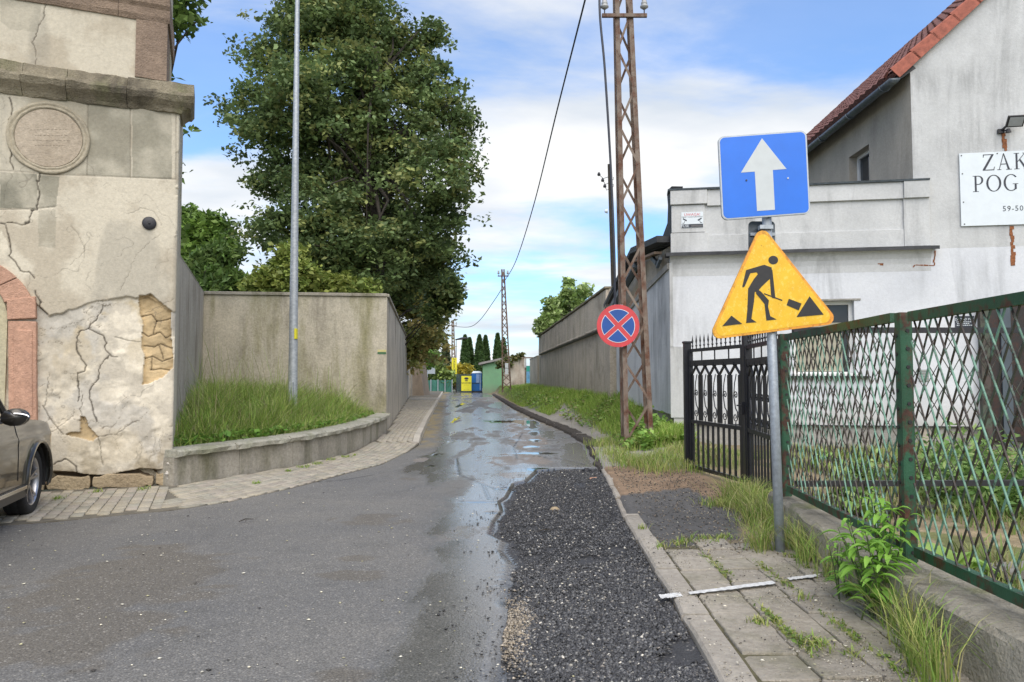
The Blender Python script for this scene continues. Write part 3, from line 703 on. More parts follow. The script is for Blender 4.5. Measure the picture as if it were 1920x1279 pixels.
    # drawn cracks
    cracks = [([(190, 570), (187, 585), (180, 596), (167, 607), (164, 616), (150, 622), (143, 634), (143, 655), (150, 672), (158, 683), (158, 694), (147, 702)], 1.4),
              ([(164, 616), (178, 622), (192, 628), (200, 645), (201, 660), (208, 668), (217, 668)], 1.1), ([(204, 668), (197, 675), (190, 690), (187, 705), (179, 714), (171, 722), (168, 735), (170, 758), (175, 775), (181, 790)], 1.5),
              ([(147, 702), (146, 730), (144, 752)], 1), ([(152, 740), (150, 770), (156, 788)], .8), ([(20, 185), (23, 215), (19, 250), (22, 285), (18, 303), (25, 318)], 1.2), ([(76, 327), (71, 345), (72, 370), (68, 392), (58, 394)], 1.5),
              ([(0, 418), (10, 420), (13, 437), (20, 470), (17, 480), (30, 492), (36, 506), (55, 510), (65, 522)], 1.3), ([(66, 545), (70, 556), (76, 566), (76, 578), (90, 590)], 1.4), ([(58, 394), (55, 415), (40, 420), (13, 418)], 1), ([(85, 8), (82, 30), (70, 60), (60, 80), (67, 95), (66, 120)], .7),
              ([(270, 585), (325, 560)], .5), ([(130, 497), (160, 470), (148, 440), (135, 425)], .45), ([(70, 820), (110, 800), (140, 770)], .6), ([(182, 818), (190, 850), (192, 872)], .8), ([(228, 548), (255, 480), (300, 440)], .4), ([(240, 400), (262, 388), (290, 398), (300, 420)], .4), ([(90, 880), (105, 868), (125, 862), (140, 873), (142, 885)], 1.2),
              ([(215, 632), (240, 637), (262, 640)], .7), ([(182, 818), (215, 815), (240, 800), (262, 790)], .6), ([(78, 760), (95, 790), (120, 816)], .8), ([(92, 700), (84, 745), (80, 762)], .6)]
    for pts, w_ in cracks:
        l = dist_line(S + .045 * (nE - .5) + .05 * (nB - .5), Z + .04 * (nE - .5) + .05 * (nB - .5), [gh(*q) for q in pts])
        g_ = sst(l, .0065 * w_ + .0035, .002) * min(1, w_); O -= .010 * g_; c = c * (1 - .9 * g_[..., None]) + dark * .5 * .9 * g_[..., None]
    # random hairlines
    hl = np.abs(fbm(S, Z, 2.3, 3, 60) - .5); g_ = sst(hl, .006, .001) * sst(nA, .45, .6) * .4; c = c * (1 - g_[..., None]) + dark * g_[..., None]
    hl = np.abs(fbm(S, Z, 4.1, 4, 61) - .47); g_ = sst(hl, .007, .001) * low * sst(nC, .4, .55) * .8; c = c * (1 - g_[..., None]) + dark * 2 * g_[..., None]; O -= .006 * g_
    # broken foot: set back and dark brown below the break
    if z0 < 1:
        ft_ = [gh(*p) for p in [(60, 868), (95, 884), (140, 886), (165, 890), (200, 892), (230, 886), (262, 878), (300, 882), (330, 872)]]
        kx_ = np.argsort([p[0] for p in ft_]); fz = np.interp(S, np.array([p[0] for p in ft_])[kx_], np.array([p[1] for p in ft_])[kx_]) + .03 * (nB - .5)
        g_ = sst(fz - Z, 0, .012); O -= .13 * g_; c = c * (1 - g_[..., None]) + np.array((.13, .10, .07)) * g_[..., None]
        g_ = sst(Z - fz, .16, .0) * (1 - g_) * sst(nC, .35, .6) * .6; c = c * (1 - g_[..., None]) + np.array((.33, .28, .20)) * g_[..., None]; O -= .012 * g_
    rs = gh(282, 470); l = np.hypot((S - rs[0]) * 1.6, (Z - rs[1])); g_ = sst(l, .11, .01) * sst(nB, .4, .6) * .8; c = c * (1 - g_[..., None]) + np.array((.30, .13, .05)) * g_[..., None]
    # rounded, chipped corner at the free edge
    ed = S - s0; O -= .02 * sst(ed, .05, 0) * (nC > .45) + .012 * sst(ed, .02, 0)
    nr_, nc_ = S.shape
    P3 = np.empty(S.shape + (3,)); d, n, oo = GP.d, GP.n, GP.o
    P3[..., 0] = oo.x + d.x * S + n.x * O; P3[..., 1] = oo.y + d.y * S + n.y * O; P3[..., 2] = Z
    # fold the free edge back
    side = P3[:, :1].copy(); side[..., 0] -= n.x * .2; side[..., 1] -= n.y * .2
    P3 = np.concatenate([side, P3], 1); c = np.concatenate([c[:, :1] * .9, c], 1); nc_ += 1
    I = np.arange(nr_ * nc_).reshape(nr_, nc_); F = np.stack([I[:-1, :-1], I[1:, :-1], I[1:, 1:], I[:-1, 1:]], -1).reshape(-1, 4)
    return np_mesh(name, P3.reshape(-1, 3), F[:, ::-1], M['plaster'], gate, c.reshape(-1, 3), False)
relief(.02, 5.02, 0.0, 'plaster_face'); UE = gh(313, 80)[0]; relief(5.15, 6.25, UE, 'plaster_face')
mb = MB(); mb.pbox(GP, .0, S1 - .02, .0, 5.1, -1.30, -.17); mb.pbox(GP, S1, 5.2, .0, 5.1, -1.30, 0.0); mb.build('wall_core', M['tan_wall'], gate)
mb = MB(); mb.pbox(GP, UE, S1 - .02, 5.1, 7.3, -1.25, -.17); mb.pbox(GP, S1, 5.2, 5.1, 7.3, -1.25, 0.0); mb.build('upper_core', M['tan_wall'], gate)
def moulding(pl, s0, s1, prof, mtl, parent, amp=.012, name='cornice_stone', step=.05, back=-1.35, seed=1, chip=0., wrapn=0):
    """prof: closed list of (offset,z) seen from the side"""
    r_ = random.Random(seed); n = max(2, int((s1 - s0) / step)); vs, fs = [], []; m_ = len(prof)
    for i in range(n + 1):
        s_ = s0 + (s1 - s0) * i / n
        lowz = max([z2 for o2, z2 in prof[:wrapn] if o2 <= -s_ + 1e-6] + [-9]) if (wrapn and s_ < 0) else -9
        for k_, (o_, z_) in enumerate(prof):
            z_ = max(z_, lowz)
            v = mnoise.noise(Vector((s_ * 3 + seed, o_ * 9, z_ * 9))) * amp + mnoise.noise(Vector((s_ * 11 + seed, o_ * 20, z_ * 20))) * amp * .6
            bk = o_ <= back + 1e-6
            vs.append(pl.to3(s_, z_ + (0 if bk else v * .8), o_ + (0 if bk else v - chip * max(0, mnoise.noise(Vector((s_ * 2.2, z_ * 5, seed)))))))
        if i:
            a = m_ * i
            for k_ in range(m_): k2 = (k_ + 1) % m_; fs.append((a - m_ + k_, a + k_, a + k2, a - m_ + k2))
    fs += [tuple(range(m_)), tuple(range(m_ * n, m_ * n + m_))[::-1]]
    mb = MB(); mb.add(vs, fs); return mb.build(name, mtl, parent)
zb = 4.90
for a, b_ in ((-.17, .62), (.625, 1.30), (1.305, 1.78), (1.785, 2.6), (2.605, 5.2)):
    moulding(GP, a, b_, [(-.5 if a < .5 else -1.35, zb), (.03, zb), (.06, zb + .05), (.09, zb + .08), (.15, zb + .13), (.19, zb + .20), (.18, zb + .235), (.12, zb + .25), (.06, zb + .27), (.03, zb + .40), (-.02, zb + .43), (-.5 if a < .5 else -1.35, zb + .43)], M['cornice'], gate, .022, seed=int(a * 10) + 5, chip=.09 if a < 1 else .03, wrapn=6, step=.035, back=-.5 if a < .5 else -1.35)
zt = 6.10
for a, b_ in ((UE - .03, .75), (.755, 1.9), (1.905, 5.2)):
    moulding(GP, a, b_, [(-1.35, zt), (.02, zt), (.05, zt + .06), (.06, zt + .15), (.10, zt + .2), (.13, zt + .32), (.10, zt + .36), (-1.35, zt + .36)], M['brownstone'], gate, .012, seed=int(a * 10) + 55)
q0 = gh(256, 30); q1 = gh(312, 140)
moulding(GP, UE - .005, q0[0], [(-.6, 5.33), (.018, 5.33), (.022, 5.6), (.018, 5.9), (.02, 6.10), (-.6, 6.10)], M['brownstone'], gate, .008, 'corner_stone', .03)
# medallion: dished disc with two rims
mc = gh(92, 259)
def ring(pl, cx, cz, prof, n=56, name='ring', mtl=None, parent=None, smooth=True, amp=0):
    vs, fs = [], []; m_ = len(prof)
    for i in range(n):
        t = 2 * math.pi * i / n
        for r_, o_ in prof:
            rr = r_ + amp * mnoise.noise(Vector((math.cos(t) * 4, math.sin(t) * 4, r_ * 30))); vs.append(pl.to3(cx + rr * math.cos(t), cz + rr * math.sin(t), o_))
    for i in range(n):
        for k_ in range(m_ - 1): a = i * m_ + k_; b2 = ((i + 1) % n) * m_ + k_; fs.append((a, b2, b2 + 1, a + 1))
    mb = MB(); mb.add(vs, fs); return mb.build(name, mtl, parent, smooth=smooth)
ring(GP, mc[0], mc[1], [(.455, -.03), (.455, .018), (.445, .03), (.425, .03), (.415, .018), (.405, .018), (.397, .026), (.38, .026), (.365, .0), (.365, -.03)], 64, 'medallion_rim', M['brownstone'].copy() if False else m_render('grey stone rim', (.44, .39, .29), (.33, .29, .22), (.17, .15, .12), .5, bump=.5), gate, True, .012)
mb = MB(); mb.prism(GP, [(mc[0] + .365 * math.cos(t * math.pi / 24), mc[1] + .365 * math.sin(t * math.pi / 24)) for t in range(48)], -.05, .012)
mb.build('medallion_disc', m_render('worn inscription stone', (.48, .41, .32), (.33, .27, .20), (.60, .55, .44), .5, bump=.5), gate)
# faint weathered lines of an unreadable inscription
mb = MB()
for k_, (yy, a, b_) in enumerate(((243, 58, 128), (254, 66, 122), (264, 62, 128), (273, 66, 120))):
    x = a
    while x < b_:
        wd = rnd.uniform(2, 6); p = gh(x, yy + rnd.uniform(-1, 1)); q = gh(x + wd, yy + rnd.uniform(-1, 1)); mb.bar(GP.to3(p[0], p[1], .0125), GP.to3(q[0], q[1], .0125), .007, .003); x += wd + rnd.uniform(1.5, 4)
mb.build('worn_inscription', m_plain('faded cut lines', (.36, .30, .235), .9), gate)['kind'] = 'stuff'
# stone arch, pilaster blocks
def blk(poly_px, o1, name, mtl, o0=-.1):
    mb = MB(); mb.prism(GP, [gh(*p) for p in poly_px], o0, o1); return mb.build(name, mtl, gate, bevel=.012)
blk([(16, 602), (69, 603), (70, 792), (17, 794)], .035, 'pilaster_stone', M['sandstone'])
blk([(17, 796), (70, 794), (72, 905), (18, 912)], .045, 'pilaster_stone', M['sandstone'])
blk([(26, 618), (62, 619), (63, 780), (27, 782)], .045, 'pilaster_panel', M['sandstone'])
blk([(14, 562), (68, 556), (69, 597), (15, 600)], .05, 'impost_stone', M['sandstone'])
sc_, zc_ = gh(15, 600); sc_ += .60
s_out = gh(68, 600)[0]; Ro = sc_ - s_out
nseg = 9
for k_ in range(nseg):
    t0 = math.pi * (k_ + (.0 if k_ else .14)) / nseg + .006; t1 = math.pi * (k_ + 1) / nseg - .006
    ts = [t0 + (t1 - t0) * q / 4 for q in range(5)]
    poly = [(sc_ - .60 * math.cos(t), zc_ + .60 * math.sin(t)) for t in ts] + [(sc_ - Ro * math.cos(t), zc_ + Ro * .9 * math.sin(t)) for t in ts[::-1]]
    if k_ == 0: continue
    mb = MB(); mb.prism(GP, poly, -.1, .04); mb.build('arch_stone', M['sandstone'], gate, bevel=.01)
poly = [(sc_ - .595 * math.cos(t), zc_ + .595 * math.sin(t)) for t in [math.pi * q / 20 for q in range(21)]] + [(sc_ + .595, .0), (sc_ - .595, .0)]
mb = MB(); mb.prism(GP, poly, -.15, .008); mb.build('arch_infill', m_render('cream infill', (.50, .45, .30), (.45, .41, .29), (.3, .27, .2), .4), gate)
# foundation boulders at the foot
xs_ = [-.02, .20, .92, 1.42, 1.9, 2.5]
for a, b_ in zip(xs_[:-1], xs_[1:]):
    n = 9; pts = []; cx, cz = (a + b_) / 2, .075; hw = (b_ - a) / 2 - .012
    for k_ in range(n * 2):
        t = 2 * math.pi * k_ / (n * 2); e = .36
        pts.append((cx + hw * math.copysign(abs(math.cos(t)) ** e, math.cos(t)), cz + (.088 + rnd.uniform(-.035, .025)) * math.copysign(abs(math.sin(t)) ** e, math.sin(t))))
    mb = MB(); mb.prism(GP, pts, -.18, -.025 + rnd.uniform(-.02, .02)); mb.build('foundation_stone', M['rubble'], gate, bevel=.012)
mb = MB()
for k_ in range(12): p = gh(318 + rnd.uniform(-6, 6), 866 + rnd.uniform(0, 40)); c0 = GP.to3(p[0], p[1], .0); q_ = rnd.uniform(.02, .045); mb.tube([c0 + Vector((rnd.uniform(-.03, .03), 0, -q_)), c0, c0 + Vector((rnd.uniform(-.03, .03), 0, q_))], [q_ * .4, q_, q_ * .4], 6)
mb.build('mortar_lump', m_render('white mortar', (.55, .52, .47), (.45, .42, .37), (.2, .19, .17), .4, bump=1.), gate)
adopt(gate)
# iron tie plate
tp = gh(280, 419)
tie = thing('tie_plate', 'round black iron tie plate bolted to the cream gateway wall', 'wall tie', tuple(GP.to3(tp[0], tp[1], .02)))
ring(GP, tp[0], tp[1], [(.0, .035), (.02, .036), (.075, .03), (.085, .022), (.085, .0)], 28, 'plate', M['dark_metal'], tie)
mb = MB(); mb.tube([GP.to3(tp[0], tp[1], .03), GP.to3(tp[0], tp[1], .065)], .014, 6); mb.build('bolt', M['dark_metal'], tie); adopt(tie)

# ---- boundary wall running back from the gateway
def wall_run(name, label, p0, p1, z0a, z0b, z1a, z1b, th, mtl, cap=.08, capo=.04, side=1, capmat=None, cap_len=1.9, group=None):
    a = Vector((p0[0], p0[1], 0)); b_ = Vector((p1[0], p1[1], 0)); d = (b_ - a).normalized(); n = Vector((-d.y, d.x, 0)) * side
    wl = thing(name, label, 'wall', (a.x, a.y, z0a), group)
    ns = max(1, int((b_ - a).length / .5)); vs, fs = [], []
    def pt(t, o, z): p = a + (b_ - a) * t + n * o; return (p.x, p.y, z)
    for i in range(ns + 1):
        t = i / ns; zt_ = z1a + (z1b - z1a) * t; zb_ = z0a + (z0b - z0a) * t
        vs += [pt(t, 0, zb_), pt(t, 0, zt_), pt(t, th, zt_), pt(t, th, zb_)]
        if i: q = 4 * i; fs += [(q - 4 + k, q + k, q + (k + 1) % 4, q - 4 + (k + 1) % 4) for k in range(4)]
    fs += [(0, 1, 2, 3), tuple(range(4 * ns, 4 * ns + 4))[::-1]]
    mb = MB(); mb.add(vs, fs); mb.build('wall_face', mtl, wl)
    L_ = (b_ - a).length; nc = max(1, int(L_ / cap_len))
    for i in range(nc):
        t0, t1 = i / nc + .003 / L_, (i + 1) / nc - .003 / L_; j = rnd.uniform(-.012, .012)
        mb = MB(); za, zb2 = z1a + (z1b - z1a) * t0 + .002 + j * .5, z1a + (z1b - z1a) * t1 + .002 + j * .5
        mb.hexa([pt(t0, -capo, za), pt(t1, -capo, zb2), pt(t1, th + capo, zb2), pt(t0, th + capo, za), pt(t0, -capo, za + cap), pt(t1, -capo, zb2 + cap), pt(t1, th + capo, zb2 + cap), pt(t0, th + capo, za + cap)])
        mb.build('coping_stone', capmat or M['concrete'], wl, bevel=.01)
    adopt(wl); return wl
K = (-3.05, 18.0); E = (-7.30, 17.45)
bk0 = GP.to3(0.02, 0, -.62)
wall_run('boundary_wall', 'narrow weathered wall running back from the gateway corner beside the grass bed', (bk0.x, bk0.y), E, .0, .0, 3.15, 3.40, .3, m_render('streaked grey board wall', (.50, .46, .39), (.38, .345, .29), (.16, .12, .10), .9, bump=.8, sxy=2.5, sz=.3), .04, .0, 1)
wall_run('garden_wall', 'tan grey rendered wall facing the street behind the grass bed', E, (K[0] - .0, K[1]), .0, .0, 3.37, 3.37, .35, M['tan_wall'], .075, .05, 1)
wall_run('lane_wall', 'grey stained wall along the brick pavement, ending at a buttress', K, (-7.2, 52), .0, .0, 3.365, 3.7, .35, m_render('grey streaked render', (.58, .53, .44), (.45, .41, .345), (.14, .125, .105), 1.0, (.22, .21, .12), .4, .7, sxy=1.3, sz=.4), .075, .05, 1, cap_len=2.6)
# small house-number-like enamel strips on the garden wall: yellow over green
wp = perp_plane((K[0], K[1]), (E[0] - K[0], E[1] - K[1]))
a0, z0 = wp.hit(708, 656); a1, z1 = wp.hit(724, 664)
tm = thing('trail_mark', 'small green and pale yellow strip fixed near the garden wall corner', 'marker', tuple(wp.to3(a0, z1, .01)))
mb = MB(); mb.pbox(wp, min(a0, a1), max(a0, a1), (z0 + z1) / 2, z0, .0, .012); mb.build('yellow_strip', m_plain('pale yellow', (.55, .50, .22), .6), tm)
mb = MB(); mb.pbox(wp, min(a0, a1), max(a0, a1), z1, (z0 + z1) / 2 - .002, .0, .012); mb.build('green_strip', m_plain('dark green enamel', (.05, .14, .06), .5), tm); adopt(tm)
# far buttress and next piece of wall
bt = thing('buttress', 'leaning plastered buttress at the far end of the lane wall', 'buttress', (-7.6, 54, 0))
mb = MB(); x0, x1 = P(778, 700, 54).x, P(796, 700, 54).x
mb.hexa([(x0 - .6, 54, -.1), (x1, 54, -.1), (x1, 58, -.1), (x0 - .6, 58, -.1), (x0 - .6, 54.2, 2.95), (x1 - .45, 54.2, 2.95), (x1 - .45, 58, 2.95), (x0 - .6, 58, 2.95)])
mb.build('buttress_body', m_render('pinkish render', (.27, .215, .165), (.21, .17, .13), (.1, .08, .06), .7), bt, bevel=.05)
mb = MB(); mb.box(x0 - .45, x0 - .1, 52.5, 53.4, .0, 3.0); mb.build('side_post', M['grey_wall'], bt); adopt(bt)

# ---- retaining wall of the grass bed: panels, cap stones
RW = [Vector((-4.37, 9.62, 0)), Vector((-3.83, 10.85, 0)), Vector((-3.41, 11.84, 0)), Vector((-3.1, 13.2, 0)), Vector((-2.95, 14.6, 0)), Vector((-2.93, 16.2, 0)), Vector((-2.98, 17.7, 0)), Vector((-3.02, 17.95, 0))]
cum = [0]
for a, b_ in zip(RW[:-1], RW[1:]): cum.append(cum[-1] + (b_ - a).length)
def rw(t):
    t = max(0, min(cum[-1] - 1e-6, t))
    for i in range(len(RW) - 1):
        if t <= cum[i + 1]:
            f = (t - cum[i]) / (cum[i + 1] - cum[i]); p = RW[i].lerp(RW[i + 1], f); d = (RW[i + 1] - RW[i]).normalized(); return p, Vector((-d.y, d.x, 0))
rt = thing('retaining_wall', 'low curved concrete retaining wall with rough cap stones round the grass bed', 'wall', (RW[0].x, RW[0].y, 0))
t = 0; TOT = cum[-1]
ptop = lambda t: .36 + .09 * t / TOT
while t < TOT - .2:
    t1 = min(t + 1.15, TOT); vs, fs = [], []
    for i in range(7):
        u = t + .004 + (t1 - t - .008) * i / 6; p, n = rw(u)
        for o_, z in ((0, -.05), (.0, ptop(u)), (.3, ptop(u)), (.3, -.05)): q = p + n * o_; vs.append((q.x, q.y, z))
        if i: q = 4 * i; fs += [(q - 4 + k, q + k, q + (k + 1) % 4, q - 4 + (k + 1) % 4) for k in range(4)]
    fs += [(0, 1, 2, 3), tuple(range(24, 28))[::-1]]
    mb = MB(); mb.add(vs, fs); mb.build('wall_panel', M['concrete'], rt); t = t1
M['capstone'] = m_render('rough cap stone', (.48, .46, .38), (.36, .35, .29), (.15, .14, .10), .7, (.12, .14, .05), .5, 1.)
t = 0
while t < TOT - .1:
    t1 = min(t + rnd.uniform(.75, 1.25), TOT); n_ = 10; vs, fs = [], []; sd = rnd.uniform(0, 99)
    for i in range(n_ + 1):
        u = t + .01 + (t1 - t - .02) * i / n_; p, n = rw(u); z0 = ptop(u) + .004
        no = lambda k: mnoise.noise(Vector((u * 5, k * 3.1, sd)))
        prof = [(-.01 + .025 * no(1), z0 - .012 * abs(no(5))), (-.07 + .035 * no(2), z0 + .015 + .02 * no(6)), (-.075 + .03 * no(3), z0 + .07 + .01 * no(7)), (-.03, z0 + .10 + .012 * no(4)), (.33, z0 + .10), (.33, z0)]
        for o_, z in prof: q = p + n * o_; vs.append((q.x, q.y, z))
        if i: q = 6 * i; fs += [(q - 6 + k, q + k, q + (k + 1) % 6, q - 6 + (k + 1) % 6) for k in range(6)]
    fs += [tuple(range(6)), tuple(range(6 * n_, 6 * n_ + 6))[::-1]]
    mb = MB(); mb.add(vs, fs); mb.build('cap_stone', M['capstone'], rt); t = t1
adopt(rt)
# soil of the bed
bed = [rw(TOT * i / 20)[0] + rw(TOT * i / 20)[1] * .28 for i in range(21)] + [Vector((-3.1, 17.98, 0)), Vector((-7.25, 17.4, 0)), Vector((bk0.x, bk0.y, 0)) + Vector((.05, -.4, 0))]
mb = MB(); mb.slab([(p.x, p.y) for p in bed], -.05, .36); tag(mb.build('bed_soil', m_plain('bed soil', (.09, .07, .04), .95, 0, .4, 6, .6)), kind='structure')

# ---- lamp post
lb = Vector((P(549, 740, 14.4).x, 14.4, .36))
lp = thing('lamp_post', 'tall tapered galvanised lamp post standing in the long grass', 'lamp post', tuple(lb))
top = P(557.5, 0, 14.4); ht = top.z + .9
tx = lambda z: lb.x + (top.x - lb.x) * (z - .36) / (top.z - .36)
mb = MB(); zs = np.linspace(.3, 9.6, 14)
mb.tube([(tx(z), 14.4, z) for z in zs], [float(np.interp(z, [.3, 9.6], [.094, .038])) for z in zs], 20, True)
b = NB('mottled galvanising'); col = b.mix(b.rng(b.noise(14, 6, .7, vec=b.pos((1, 1, 1.6))), .35, .65), (.30, .33, .36), (.48, .51, .54)); M['mottled'] = b.fin(col, .5, .35)
mb.build('pole', M['mottled'], lp, smooth=True)
mb = MB(); mb.box(lb.x + .045, lb.x + .088, 14.40, 14.49, 1.4 + .75, 1.4 + .95); o = mb.build('sticker', M['yellow_sign'], lp)
o.location = (-.005, -.10, 0)
mb = MB(); mb.box(lb.x - .035, lb.x + .04, 14.27, 14.34, .95, 1.32); mb.build('access_door', M['mottled'], lp, bevel=.005)
mb = MB(); mb.tube([(tx(9.6), 14.4, 9.55), (tx(9.6) + .02, 14.3, 9.75), (tx(9.6) + .25, 14.1, 9.85), (tx(9.6) + .7, 13.9, 9.88)], .03, 8); mb.build('arm', M['mottled'], lp)
mb = MB(); mb.tube([(tx(9.6) + .65, 13.92, 9.88), (tx(9.6) + .8, 13.85, 9.88), (tx(9.6) + 1.1, 13.7, 9.88), (tx(9.6) + 1.25, 13.63, 9.88)], [.04, .09, .1, .03], 8); mb.build('lamp_head', M['gutter'], lp)
adopt(lp)

# ================================================================== PARKED CAR (front right corner in view)
hd = Vector((-.30, .954, 0)).normalized(); rt_ = Vector((hd.y, -hd.x, 0))           # heading, right side
wc = Vector((-4.92, 7.68, 0))                                                       # right front wheel, outer face on the ground
def cw(u, v, z): return wc + hd * u + rt_ * v + Vector((0, 0, z))                   # u forward of the front axle, v outward of the wheel face
car = thing('parked_car', 'dark grey brown car parked with its nose towards the old gateway', 'car', tuple(cw(-1.3, -.9, 0)))
b = NB('grey brown metallic car paint')
col = b.mix(b.rng(b.noise(400, 2), .4, .6), (.019, .0165, .013), (.030, .026, .020)); b.b.inputs['Coat Weight'].default_value = 1; b.b.inputs['Coat Roughness'].default_value = .04
M['car_paint'] = b.fin(col, .34, .25)
M['tyre'] = m_plain('tyre rubber', (.015, .015, .016), .8, 0, .3, 30, .3, 200)
M['alloy'] = m_plain('alloy rim', (.42, .42, .44), .28, .9, .05)
M['chrome'] = m_plain('bright trim', (.6, .6, .62), .18, 1, .03)
def side_v(u, z):
    """outward bulge of the flank; 0 = wheel face"""
    v = .035 - .16 * max(0, (z - .62) / .6) ** 2 - .03 * max(0, (.42 - z) / .2) ** 2 + .012 * math.exp(-((z - .80) / .04) ** 2)
    if u > .35: v -= .42 * ((u - .35) / .62) ** 2.2
    rr = math.hypot(u, z - .34)
    v += .02 * math.exp(-((rr - .39) / .05) ** 2)                                     # wheel arch flare
    return v
def ztop(u): return float(np.interp(u, [-4.2, -2.9, -.75, -.3, .2, .6, .82, .95], [1.05, 1.04, 1.0, .985, .95, .88, .80, .70]))
def flank(sign=1, W=1.78):
    us = np.concatenate([np.arange(-3.8, -.5, .05), np.arange(-.5, .5, .025), np.arange(.5, .951, .03)]); zs_ = np.linspace(0, 1, 40); vs, fs, keep = [], [], []
    for u in us:
        for q in zs_:
            z = .24 + (ztop(u) - .24) * q; uu, zz2 = u, z
            for au in (0, -2.78):
                r_ = math.hypot(u - au, z - .34)
                if r_ < .40 and z > .2:
                    if r_ > .36: uu = au + (u - au) * .385 / r_; zz2 = .34 + (z - .34) * .385 / r_
            v = side_v(u if u > -2.2 else u + 2.78 if u < -2.4 else -1., z) if u > -2.0 else side_v(-1., z)
            p = cw(uu, v if sign > 0 else -W - v, zz2); vs.append(tuple(p)); keep.append(min(math.hypot(u, z - .34), math.hypot(u + 2.78, z - .34)) > .36)
    n = 40
    for i in range(len(us) - 1):
        for j in range(n - 1):
            a = i * n + j; ids = (a, a + n, a + n + 1, a + 1)
            if all(keep[k] for k in ids): fs.append(ids)
    return vs, fs
vs, fs = flank(); mb = MB(); mb.add(vs, fs); o = mb.build('body_side', M['car_paint'], car, smooth=True)
o.modifiers.new('solid', 'SOLIDIFY').thickness = .02
vs, fs = flank(-1); mb = MB(); mb.add(vs, fs); o = mb.build('body_side', M['car_paint'], car, smooth=True)
# bonnet, front and cabin as a lofted skin
vs, fs = [], []; us = [.95, .9, .8, .6, .3, 0, -.35, -.7]
for u in us:
    for k_ in range(13):
        f = k_ / 12; v0 = side_v(u, ztop(u)); v = v0 + (-1.78 - 2 * v0) * f; bow = .05 * (1 - (2 * f - 1) ** 2)
        vs.append(tuple(cw(u + (.10 * (1 - (2 * f - 1) ** 2) if u > .5 else 0), v, ztop(u) + bow)))
for i in range(len(us) - 1):
    for k_ in range(12): a = i * 13 + k_; fs.append((a, a + 1, a + 14, a + 13))
mb = MB(); mb.add(vs, fs); mb.build('bonnet', M['car_paint'], car, smooth=True)
vs, fs = [], []
for j, z in enumerate((.22, .4, .55, .70)):
    for k_ in range(13):
        f = k_ / 12; v0 = side_v(.95, z); v = v0 + (-1.78 - 2 * v0) * f; vs.append(tuple(cw(.95 + .10 * (1 - (2 * f - 1) ** 2) + (.03 if 0 < j < 3 else 0), v, z)))
for j in range(3):
    for k_ in range(12): a = j * 13 + k_; fs.append((a, a + 1, a + 14, a + 13))
mb = MB(); mb.add(vs, fs); mb.build('front_bumper', M['car_paint'], car, smooth=True)
# glasshouse
def gh_sec(u, zr, ins): return [cw(u, -.10, ztop(u)), cw(u, -.10 - ins, zr), cw(u, -1.68 + ins, zr), cw(u, -1.68, ztop(u))]
secs = [(-.72, 1.0, .01), (-1.25, 1.33, .17), (-1.7, 1.46, .22), (-2.6, 1.47, .22), (-3.3, 1.36, .2), (-3.75, 1.06, .05)]
vs, fs = [], []
for s_ in secs: vs += [tuple(p) for p in gh_sec(*s_)]
for i in range(len(secs) - 1):
    a = 4 * i; fs += [(a, a + 4, a + 5, a + 1), (a + 2, a + 6, a + 7, a + 3)]
mb = MB(); mb.add(vs, fs); mb.build('side_window', M['glass'], car)
vs2 = vs; mb = MB(); mb.add(vs2, [(4 * i + 1, 4 * i + 5, 4 * i + 6, 4 * i + 2) for i in range(1, 4)]); mb.build('roof', M['car_paint'], car)
mb = MB(); mb.add(vs2, [(1, 5, 6, 2)]); mb.build('windscreen', M['glass'], car)
mb = MB(); mb.add(vs2, [(17, 21, 22, 18)]); mb.build('rear_window', M['glass'], car)
mb = MB(); mb.add([tuple(cw(-3.8, .03, .3)), tuple(cw(-3.8, -1.8, .3)), tuple(cw(-3.8, -1.75, 1.06)), tuple(cw(-3.8, -.03, 1.06))], [(0, 1, 2, 3)]); mb.build('tail_panel', M['car_paint'], car)
mb = MB(); mb.tube([cw(secs[i][0], -.10, ztop(secs[i][0]) + .005) for i in range(6)], .012, 6); mb.build('window_trim', M['chrome'], car)
mb = MB(); mb.tube([cw(u, -.035, z) for u, z in ((-.72, 1.0), (-1.25, 1.33), (-1.7, 1.45), (-2.6, 1.46))] , .03, 6); mb.build('pillar', M['black_iron'], car)
mb = MB()
for u in (-.62, -1.72, -2.45): mb.tube([cw(u - .02 * math.sin(z * 3), side_v(u if u > -2 else -1, z) + .0015, z) for z in np.linspace(.42, .98, 10)], .0035, 4)
mb.build('door_seam', M['tyre'], car)
mb = MB(); mb.bar(cw(-.42, .02, .30), cw(-2.36, .02, .30), .05, .12); mb.build('sill', M['black_iron'], car)
mb = MB(); mb.bar(cw(-.44, .052, .335), cw(-2.34, .052, .335), .02, .035); mb.build('sill_trim', M['chrome'], car, bevel=.004)
for u in (-1.55, -2.35): mb = MB(); mb.tube([cw(u, side_v(-1, .88) + .01, .88), cw(u + .03, side_v(-1, .88) + .04, .885), cw(u + .19, side_v(-1, .88) + .04, .885), cw(u + .22, side_v(-1, .88) + .01, .88)], .012, 6); mb.build('door_handle', M['chrome'], car)
